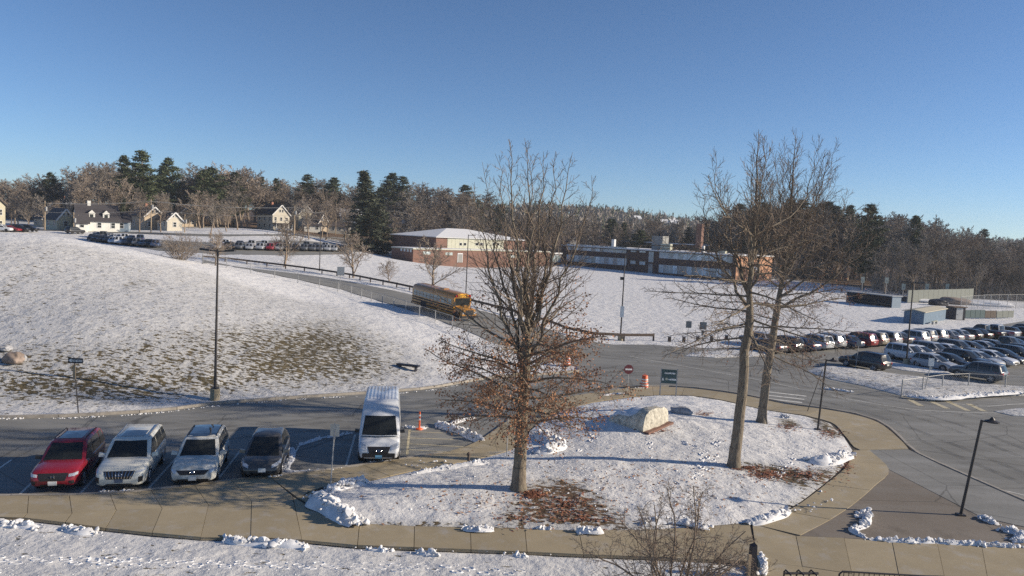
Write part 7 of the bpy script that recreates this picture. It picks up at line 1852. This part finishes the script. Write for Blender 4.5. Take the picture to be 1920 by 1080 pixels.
# --- prototypes for the woods
def bare_proto(seed, H, spread, fork, ntw, rmin=.048, nlimb=7, grey=False, sh=1.0, ang=34):
    T = Tree(seed); O = Vector((0, 0, -.4))
    pts, dirs, rad = T.limb(O, (T.r.gauss(0, .03), T.r.gauss(0, .03), 1), H * .80, H * .016 + .06, .05, 9, .05, .01, 7, True)
    for k in range(nlimb):
        t = fork + (.95 - fork) * (k + T.r.random() * .6) / nlimb; p, d, rr = T.at(pts, dirs, rad, t); az = k * 2.4 + T.r.uniform(-.4, .4)
        a = math.radians(T.r.gauss(ang, 7)); dd = d * math.cos(a) + perp(d, az) * math.sin(a); L = H * spread * (1.15 - .62 * t) * T.r.uniform(.8, 1.15)
        q, qd, qr = T.limb(p, dd, L, max(.06, rr * .6), .03, 7, .11, .05, 5, True)
        T.side(q, qd, qr, ntw, .12, 40, lambda t, L=L: L * (.55 - .25 * t), rmin, 2, trop=.06, curve=.15, nseg=3, sub=(6, 4), minL=.5, sides=3)
    T.side(pts, dirs, rad, ntw, fork, 42, lambda t: H * .22 * (1.1 - t), rmin, 2, trop=.06, nseg=3, sub=(6, 4), minL=.6)
    zmax = max(max(v[2] for v in T.tr.v), max(v[2] for v in T.tw.v))
    r = thing('bare_tree', 'x', 'tree'); T.tr.build('trunk', M['bark_far'], r, True); T.tw.build('crown', M['twig_far_grey' if grey else 'twig_far'], r)
    remember(r); return [r, zmax, False, 'bare_tree']
def clump(mb, c, rs, rad, n, flat=.45, size=(.25, .5), mi=0):
    for k in range(n):
        o = Vector((rs.gauss(0, .5) * rad, rs.gauss(0, .5) * rad, rs.gauss(0, .5) * rad * flat)); s = rs.uniform(*size)
        a = Vector((rs.gauss(0, 1), rs.gauss(0, 1), rs.gauss(0, .45))).normalized() * s; b = Vector((rs.gauss(0, 1), rs.gauss(0, 1), rs.gauss(0, .7))).normalized() * s * .55
        p = c + o; mb.tri(p - a * .5, p + a * .5 + b * .2, p + b)
def pine_proto(seed, H, spread, kind='pine'):
    rs = random.Random(seed); T = Tree(seed); mb = MB()
    pts, dirs, rad = T.limb((0, 0, -.4), (rs.gauss(0, .02), rs.gauss(0, .02), 1), H, H * .014 + .08, .04, 10, .025, .01, 7, True)
    if kind == 'pine':
        t = .22; az = 0
        while t < .985:
            for k in range(rs.choice((3, 4, 5))):
                az += 2.4 + rs.uniform(-.6, .6); p, d, rr = T.at(pts, dirs, rad, min(.99, t + rs.uniform(-.012, .012)))
                prof = (min(1, (t - .12) / .3) ** .7) * (1 - t) ** .62 * 1.25; L = H * spread * prof * rs.uniform(.55, 1.2)
                if L < .5: L = .5
                q, qd, qr = T.limb(p, (math.cos(az), math.sin(az), rs.uniform(.05, .4)), L, .05, .015, 4, .07, .05, 4, True)
                m_ = max(2, int(L / .75))
                for i in range(m_):
                    s_ = .30 + .70 * (i + .5) / m_; c, _, _ = T.at(q, qd, qr, s_); clump(mb, c + Vector((0, 0, .1)), rs, .7 + L * .12, 30, .38, (.45, 1.0))
            t += .040
        clump(mb, pts[-1], rs, .8, 26, .9, (.3, .6))
    else:
        t = .05; az = 0
        while t < .99:
            for k in range(6):
                az += 2.4 + rs.uniform(-.4, .4); p, d, rr = T.at(pts, dirs, rad, min(.99, t + rs.uniform(-.01, .01)))
                L = max(.4, H * spread * (1 - t) ** .85 * rs.uniform(.75, 1.1) * (min(1, t / .10) * .5 + .5))
                q, qd, qr = T.limb(p, (math.cos(az), math.sin(az), -.10 + .3 * t), L, .05, .015, 4, .05, -.03, 4, True)
                m_ = max(2, int(L / .7))
                for i in range(m_):
                    s_ = .22 + .78 * (i + .5) / m_; c, _, _ = T.at(q, qd, qr, s_); clump(mb, c - Vector((0, 0, .15)), rs, .55, 20, .6, (.4, .8))
            t += .027
    zmax = max(v[2] for v in mb.v)
    r = thing('pine_tree' if kind == 'pine' else 'spruce_tree', 'x', 'tree'); T.tr.build('trunk', M['bark_far'], r, True); mb.build('crown', M['needle' if kind == 'pine' else 'needle_spruce'], r)
    remember(r); return [r, zmax, False, kind]
BARE_P = [bare_proto(101, 20, .46, .28, 11), bare_proto(102, 22, .36, .38, 9, nlimb=8, grey=True), bare_proto(103, 18, .50, .25, 9), bare_proto(104, 21, .40, .33, 10, grey=True, nlimb=8), bare_proto(105, 19, .46, .2, 9, ang=40), bare_proto(106, 20, .38, .42, 9, ang=30, grey=True)]
SMALL_P = [bare_proto(111, 8, .5, .16, 8, .018, 8, ang=40), bare_proto(112, 7, .6, .14, 8, .018, 9, ang=46)]
PINE_P = [pine_proto(201, 26, .25), pine_proto(202, 24, .30), pine_proto(203, 25, .21)]
SPRUCE_P = [pine_proto(211, 25, .215, 'spruce')]
trs = random.Random(77)
def plant(P, loc, h, label, group=None, wide=1.0, name=None):
    k = h / P[1]; rz = trs.uniform(0, 6.28); sc = (k * wide, k * wide, k)
    if not P[2]:
        P[2] = True; o = P[0]; o.location = loc; o.rotation_euler = (0, 0, rz); o.scale = sc; o['label'] = label
        if group: o['group'] = group
        return o
    o = dup(P[0], loc, rz, label, group, scale=sc)
    if not group and 'group' in o: del o['group']
    return o
def plant_px(P, u, vbase_or_Y, vtop, label, group=None, wide=1.0, Y=None):
    p = hit(u, vbase_or_Y) if Y is None else None
    if p is None:
        d = ray(u, horizon(u)); x = d.x / d.y * Y; p = ground(x, Y)
    h = height_px(p, vtop, u + 4); return plant(P, p, max(2.5, h), label, group, wide)
# single trees that stand apart
B, S_, Pn, Sp = BARE_P, SMALL_P, PINE_P, SPRUCE_P
plant_px(Sp[0], 699, 474, 319, 'tall lone spruce with drooping boughs left of the brick wing', None, 1.75)
plant_px(Pn[0], 268, 0, 281, 'tallest dark pine rising above the houses at left', None, 1.42, Y=262)
plant_px(Pn[2], 232, 0, 289, 'dark pine just left of the tallest pine', None, 1.13, Y=285)
plant_px(Pn[1], 325, 0, 295, 'pine with open layered crown right of the tallest pine', None, 1.02, Y=290)
plant_px(Pn[2], 300, 0, 308, 'slender pine between the tallest pine and the open crowned one', None, 0.91, Y=300)
plant_px(Sp[0], 222, 0, 372, 'broad dark evergreen standing beside the dormered cape house', None, 1.25, Y=232)
plant_px(Pn[1], 725, 0, 322, 'pine with flat top right behind the lone spruce', None, 1.25, Y=348.0)
plant_px(Pn[0], 752, 0, 330, 'bushy pine right of the flat topped pine', None, 1.36, Y=353.0)
plant_px(Pn[0], 575, 0, 326, 'broad pine above the yellow house', None, 1.48, Y=348.0)
plant_px(Pn[1], 622, 0, 331, 'spreading pine right of the broad pine', None, 1.30, Y=348.0)
plant_px(Pn[2], 492, 0, 330, 'narrow pine above the tall cream house', None, 1.02, Y=358.0); plant_px(Pn[2], 513, 0, 333, 'second narrow pine above the tall cream house', None, 1.02, Y=356.0)
plant_px(Pn[1], 103, 0, 323, 'small dark pine over the white houses at left', None, 1.02, Y=310); plant_px(Pn[0], 84, 0, 335, 'low dark pine left of the small dark pine', None, 1.25, Y=305)
plant_px(Pn[0], 380, 0, 318, 'pine mixed among bare trees left of the cream house', None, 1.36, Y=285); plant_px(Pn[1], 408, 0, 313, 'wide green pine behind the upper lot trees', None, 1.36, Y=290); plant_px(Pn[0], 440, 0, 322, 'dim pine behind the upper lot, right of the wide green pine', None, 1.25, Y=300)
plant_px(Sp[0], 1161, 0, 410, 'dark conifer behind the roof of the long school block', None, 1.2, Y=310); plant_px(Pn[1], 1195, 0, 430, 'low dark pine just right of the conifer behind the school', None, 1.81, Y=305)
plant_px(Pn[2], 1594, 0, 382, 'slim pine above the right hand wood, left of a pair', None, 1.02, Y=282); plant_px(Pn[1], 1622, 0, 381, 'taller pine of the pair above the right hand wood', None, 0.97, Y=218)
plant_px(Pn[2], 1707, 0, 401, 'single pine standing out of the bare right hand wood', None, 0.91, Y=225); plant_px(Pn[0], 1841, 0, 428, 'small pine at the far right of the wood', None, 1.02, Y=300)
for k, (u, y, v) in enumerate(((1430, 292, 378), (1462, 296, 372), (1500, 290, 372), (1530, 296, 376), (1560, 288, 384), (1400, 300, 384), (1378, 318, 396))):
    plant_px((Pn[0], Pn[1])[k % 2], u, 0, v, 'dark pine in the dense clump behind the two island oaks', 'pines behind the island oaks', 1.3, Y=y)
for u, vb, vt, k, lb in ((533, 500, 405, 0, 'small bare roadside tree left of the lamp in the snow field'), (663, 520, 432, 1, 'small bare spreading tree behind the guardrail sign'), (730, 530, 485, 1, 'low reddish leafed tree behind the guardrail'), (812, 545, 440, 0, 'small bare tree behind the school bus'), (404, 497, 430, 1, 'small bare tree beside the top of the bus road')):
    plant_px(S_[k], u, vb, vt, lb, None, 1.15)
for k, (u, y, v) in enumerate(((145, 222, 325), (180, 240, 302), (215, 246, 330), (395, 205, 372), (425, 225, 378), (446, 235, 360), (612, 262, 372), (580, 240, 378), (30, 240, 340), (55, 215, 378))):
    plant_px(B[k % 6], u, 0, v, ('bare pale limbed tree in front of the dormered cape house', 'tall fine branched bare tree behind the cape house', 'bare tree right of the tall fine branched one', 'bare tree at the end of the bus road', 'bare tree above the upper lot beside the street', 'bare tree left of the tall cream house', 'bare leaning tree before the yellow house', 'bare tree with dark trunk at the lamp behind the upper lot', 'bushy bare tree over the left frame edge houses', 'low bushy bare tree on the hill crest at left')[k], None, 1.15, Y=y)
for u, y, v, lb in ((553, 284, 372, 'thin bare tree just right of the tall cream house'), (578, 288, 366, 'thin bare tree in front of the yellow gabled house'), (604, 292, 370, 'thin bare tree before the narrow tan house'), (648, 298, 374, 'thin bare tree at the end of the long low house'), (262, 208, 352, 'bare tree before the tan house by the second pole'), (302, 212, 360, 'bare tree before the small cream house'), (96, 208, 372, 'bare tree before the white house left of the cape')):
    plant_px(B[int(u) % 6], u, 0, v, lb, None, .9, Y=y)
# bush on the hill
b = hit(338, 486); T = Tree(55); r = thing('bare_bush', 'big round tangled bare bush at the top of the bus road', 'bush', b)
for k in range(34):
    az = k * 2.4; sp = .25 + 1.0 * (k % 6) / 5
    q, qd, qr = T.limb((.5 * math.cos(az) * sp, .5 * math.sin(az) * sp, -.1), (math.cos(az) * sp, math.sin(az) * sp, 1), T.r.uniform(2.7, 3.7), .035, .015, 5, .14, 0, 4, True)
    T.side(q, qd, qr, 9, .15, 45, lambda t: 1.3 * (1 - .5 * t), .012, 1, nseg=3, sub=(5,), minL=.3)
T.tr.build('stems', M['twig_far'], r); T.tw.build('crown', M['twig_far'], r)
# the woods
def skyline(pts): 
    xs = [p[0] for p in pts]; ys = [p[1] for p in pts]; return lambda u: float(np.interp(u, xs, ys))
skyL = skyline([(-150, 335), (0, 336), (40, 334), (90, 336), (140, 318), (190, 303), (240, 318), (290, 325), (350, 318), (400, 315), (440, 313), (480, 336), (520, 340), (575, 338), (650, 350), (690, 358), (740, 350), (780, 347), (820, 362), (860, 352), (900, 366), (950, 378), (1000, 382), (1100, 386), (1200, 398), (1320, 408)])
skyR = skyline([(1310, 425), (1340, 402), (1380, 388), (1440, 384), (1500, 382), (1560, 388), (1600, 402), (1640, 405), (1700, 405), (1740, 412), (1780, 420), (1810, 432), (1850, 446), (1900, 452), (1950, 455), (2100, 462)])
def where_l(u): return next(t for m_, t in ((90, 'over the yellow house at the left edge'), (205, 'above the dormered cape house'), (340, 'round the tallest pine'), (470, 'behind the upper lot'), (560, 'above the tall cream house'), (660, 'above the yellow gabled house'), (780, 'behind the lone spruce'), (9999, 'behind the gym roof')) if u < m_)
def where_m(u): return next(t for m_, t in ((960, 'behind the gym hall'), (1060, 'behind the crown of the left oak'), (1200, 'behind the left windows of the school'), (9999, 'round the brick school chimney')) if u < m_)
def where_r(u): return next(t for m_, t in ((1480, 'behind the orange end wall'), (1580, 'left of the dark dugout'), (1690, 'behind the dark dugout'), (1780, 'behind the blue grey shed'), (1850, 'above the banner fence'), (9999, 'at the right frame edge')) if u < m_)
def wood(n, u0, u1, y0, y1, sky, row, where, group, low=(0, 26), pine=.0, wide=1.1, seed=1, skip=()):
    rs = random.Random(seed)
    for k in range(n):
        u = u0 + (u1 - u0) * (k + rs.random()) / n; Y = rs.uniform(y0, y1)
        v = sky(u) - 9 + rs.uniform(*low); isp = rs.random() < pine; wd = wide * rs.uniform(.9, 1.2)
        if any(a < u < b for a, b in skip): continue
        P = rs.choice(PINE_P) if isp else rs.choice(BARE_P); kind = 'dark pine' if isp else ('grey bare tree' if P in (BARE_P[1], BARE_P[3], BARE_P[5]) else 'brown bare tree')
        plant_px(P, u, 0, v, f"{kind} in the wood's {row} {where(u)}", ('pines in ' if isp else 'bare trees in ') + group, wd, Y=Y)
G1, G2, G3 = 'the wood behind the houses', 'the wood behind the school', 'the right hand wood'
wood(42, -120, 470, 302, 335, skyL, 'rear row', where_l, G1, (0, 14), .06, 1.45, 1)
wood(30, 470, 900, 360, 400, skyL, 'rear row', where_l, G1, (0, 14), .06, 1.45, 11)
wood(32, -120, 470, 292, 315, skyL, 'front row', where_l, G1, (10, 40), .04, 1.4, 2)
wood(26, 470, 900, 338, 358, skyL, 'front row', where_l, G1, (10, 40), .04, 1.4, 12)
wood(24, 830, 1330, 330, 390, skyline([(830, 368), (900, 376), (960, 392), (1100, 402), (1330, 420)]), 'rear row', where_m, G2, (0, 22), .05, 1.25, 3)
wood(26, 860, 1350, 300, 330, skyline([(860, 385), (960, 402), (1100, 415), (1350, 425)]), 'front row', where_m, G2, (0, 22), .04, 1.25, 4)
wood(26, 1330, 1640, 290, 322, skyR, 'rear row', where_r, G3, (0, 12), .05, 1.25, 5)
wood(16, 1480, 1660, 276, 290, skyR, 'middle row', where_r, G3, (12, 40), .03, 1.25, 17)
wood(27, 1640, 2010, 240, 300, skyR, 'rear row', where_r, G3, (0, 12), .05, 1.15, 15)
wood(26, 1650, 2010, 212, 245, skyR, 'middle row', where_r, G3, (8, 36), .03, 1.15, 6)
wood(20, 1660, 2010, 200, 215, skyR, 'front row', where_r, G3, (40, 80), .0, 1.2, 7)
wood(9, -60, 140, 235, 262, skyL, 'street edge', where_l, G1, (35, 70), .0, 1.15, 8)
wood(11, 215, 440, 236, 258, skyL, 'street edge', where_l, G1, (40, 80), .0, 1.15, 9)
wood(12, 640, 890, 262, 285, skyL, 'street edge', where_l, G1, (25, 60), .0, 1.15, 10)
# thicket at the wood edge and the far hill forest: masses
def thicket(name, label, spots, seed, m_):
    rs = random.Random(seed); mb = MB()
    for (u0, u1, y0, y1, n, h0, h1) in spots:
        for k in range(n):
            u = rs.uniform(u0, u1); Y = rs.uniform(y0, y1); d = ray(u, horizon(u)); x = d.x / d.y * Y
            p = Vector((x, Y, 0)); h = rs.uniform(h0, h1)
            a = Vector((rs.gauss(0, .25), rs.gauss(0, .25), 1)).normalized()
            q = p + a * h; mb.tube([p, p.lerp(q, .5) + Vector((rs.gauss(0, .2), rs.gauss(0, .2), 0)), q], [.07, .045, .02], 3, cap=False)
            for j in range(5):
                t = rs.uniform(.25, .95); s = p.lerp(q, t); e = s + Vector((rs.gauss(0, .8), rs.gauss(0, .8), rs.uniform(.4, 1.4))); mb.tube([s, e], [.03, .018], 3, cap=False)
    zs = terr([v[0] for v in mb.v], [v[1] for v in mb.v]) - .2
    mb.v = [(x, y, z + float(g)) for (x, y, z), g in zip(mb.v, zs)]
    o = mb.build(name, m_, None, kind='stuff'); o['label'] = label
thicket('undergrowth', 'tangled undergrowth along the edge of the right hand wood', [(1640, 2050, 200, 235, 1300, 2.5, 6.5), (1310, 1650, 276, 312, 900, 2, 6)], 3, M['twig_far_grey'])
thicket('undergrowth', 'brown undergrowth below the wood behind the houses', [(-150, 470, 296, 330, 1000, 3, 8), (470, 900, 338, 390, 800, 3, 8), (860, 1350, 300, 340, 900, 3, 7)], 4, M['twig_far'])
def far_forest():
    rs = random.Random(8); mb = MB()
    for k in range(5200):
        y = 430 + 560 * rs.random() ** .8; az = rs.uniform(-.14, .95); x = az * y
        mb_i = len(mb.v); con = rs.random() < (.20 if y < 780 else .42); h = rs.uniform(9, 15) * (1.15 if con else 1)
        base = Vector((x, y, 0))
        if con:
            w_ = h * .2
            for j in range(16):
                t = rs.uniform(.1, .95); a = rs.uniform(0, 6.28); r_ = w_ * (1 - t) + .3; c = base + Vector((math.cos(a) * r_ * .5, math.sin(a) * r_ * .5, h * t))
                mb.tri(c + Vector((math.cos(a) * r_, math.sin(a) * r_, -.6)), c + Vector((-math.sin(a) * r_ * .7, math.cos(a) * r_ * .7, .2)), c + Vector((math.sin(a) * .8, -math.cos(a) * .8, h * .12)), 1)
        else:
            for j in range(15):
                a = rs.uniform(0, 6.28); e = rs.uniform(.3, 1) ; L = h * rs.uniform(.45, .6); s = base + Vector((0, 0, h * rs.uniform(.25, .5)))
                q = s + Vector((math.cos(a) * L * .55 * (1.2 - e), math.sin(a) * L * .55 * (1.2 - e), L * e)); w_ = rs.uniform(.35, .9)
                mb.tri(s, q + Vector((math.sin(a) * w_, -math.cos(a) * w_, 0)), q + Vector((-math.sin(a) * w_, math.cos(a) * w_, .4)), 0)
    zs = terr([v[0] for v in mb.v], [v[1] for v in mb.v])
    mb.v = [(x, y, z + float(g) - .5) for (x, y, z), g in zip(mb.v, zs)]
    o = mb.build('far_forest', [M['twig_far_grey'], M['needle']], None, kind='stuff'); o['label'] = 'far wooded hill of bare trees and conifers on the skyline'
far_forest()
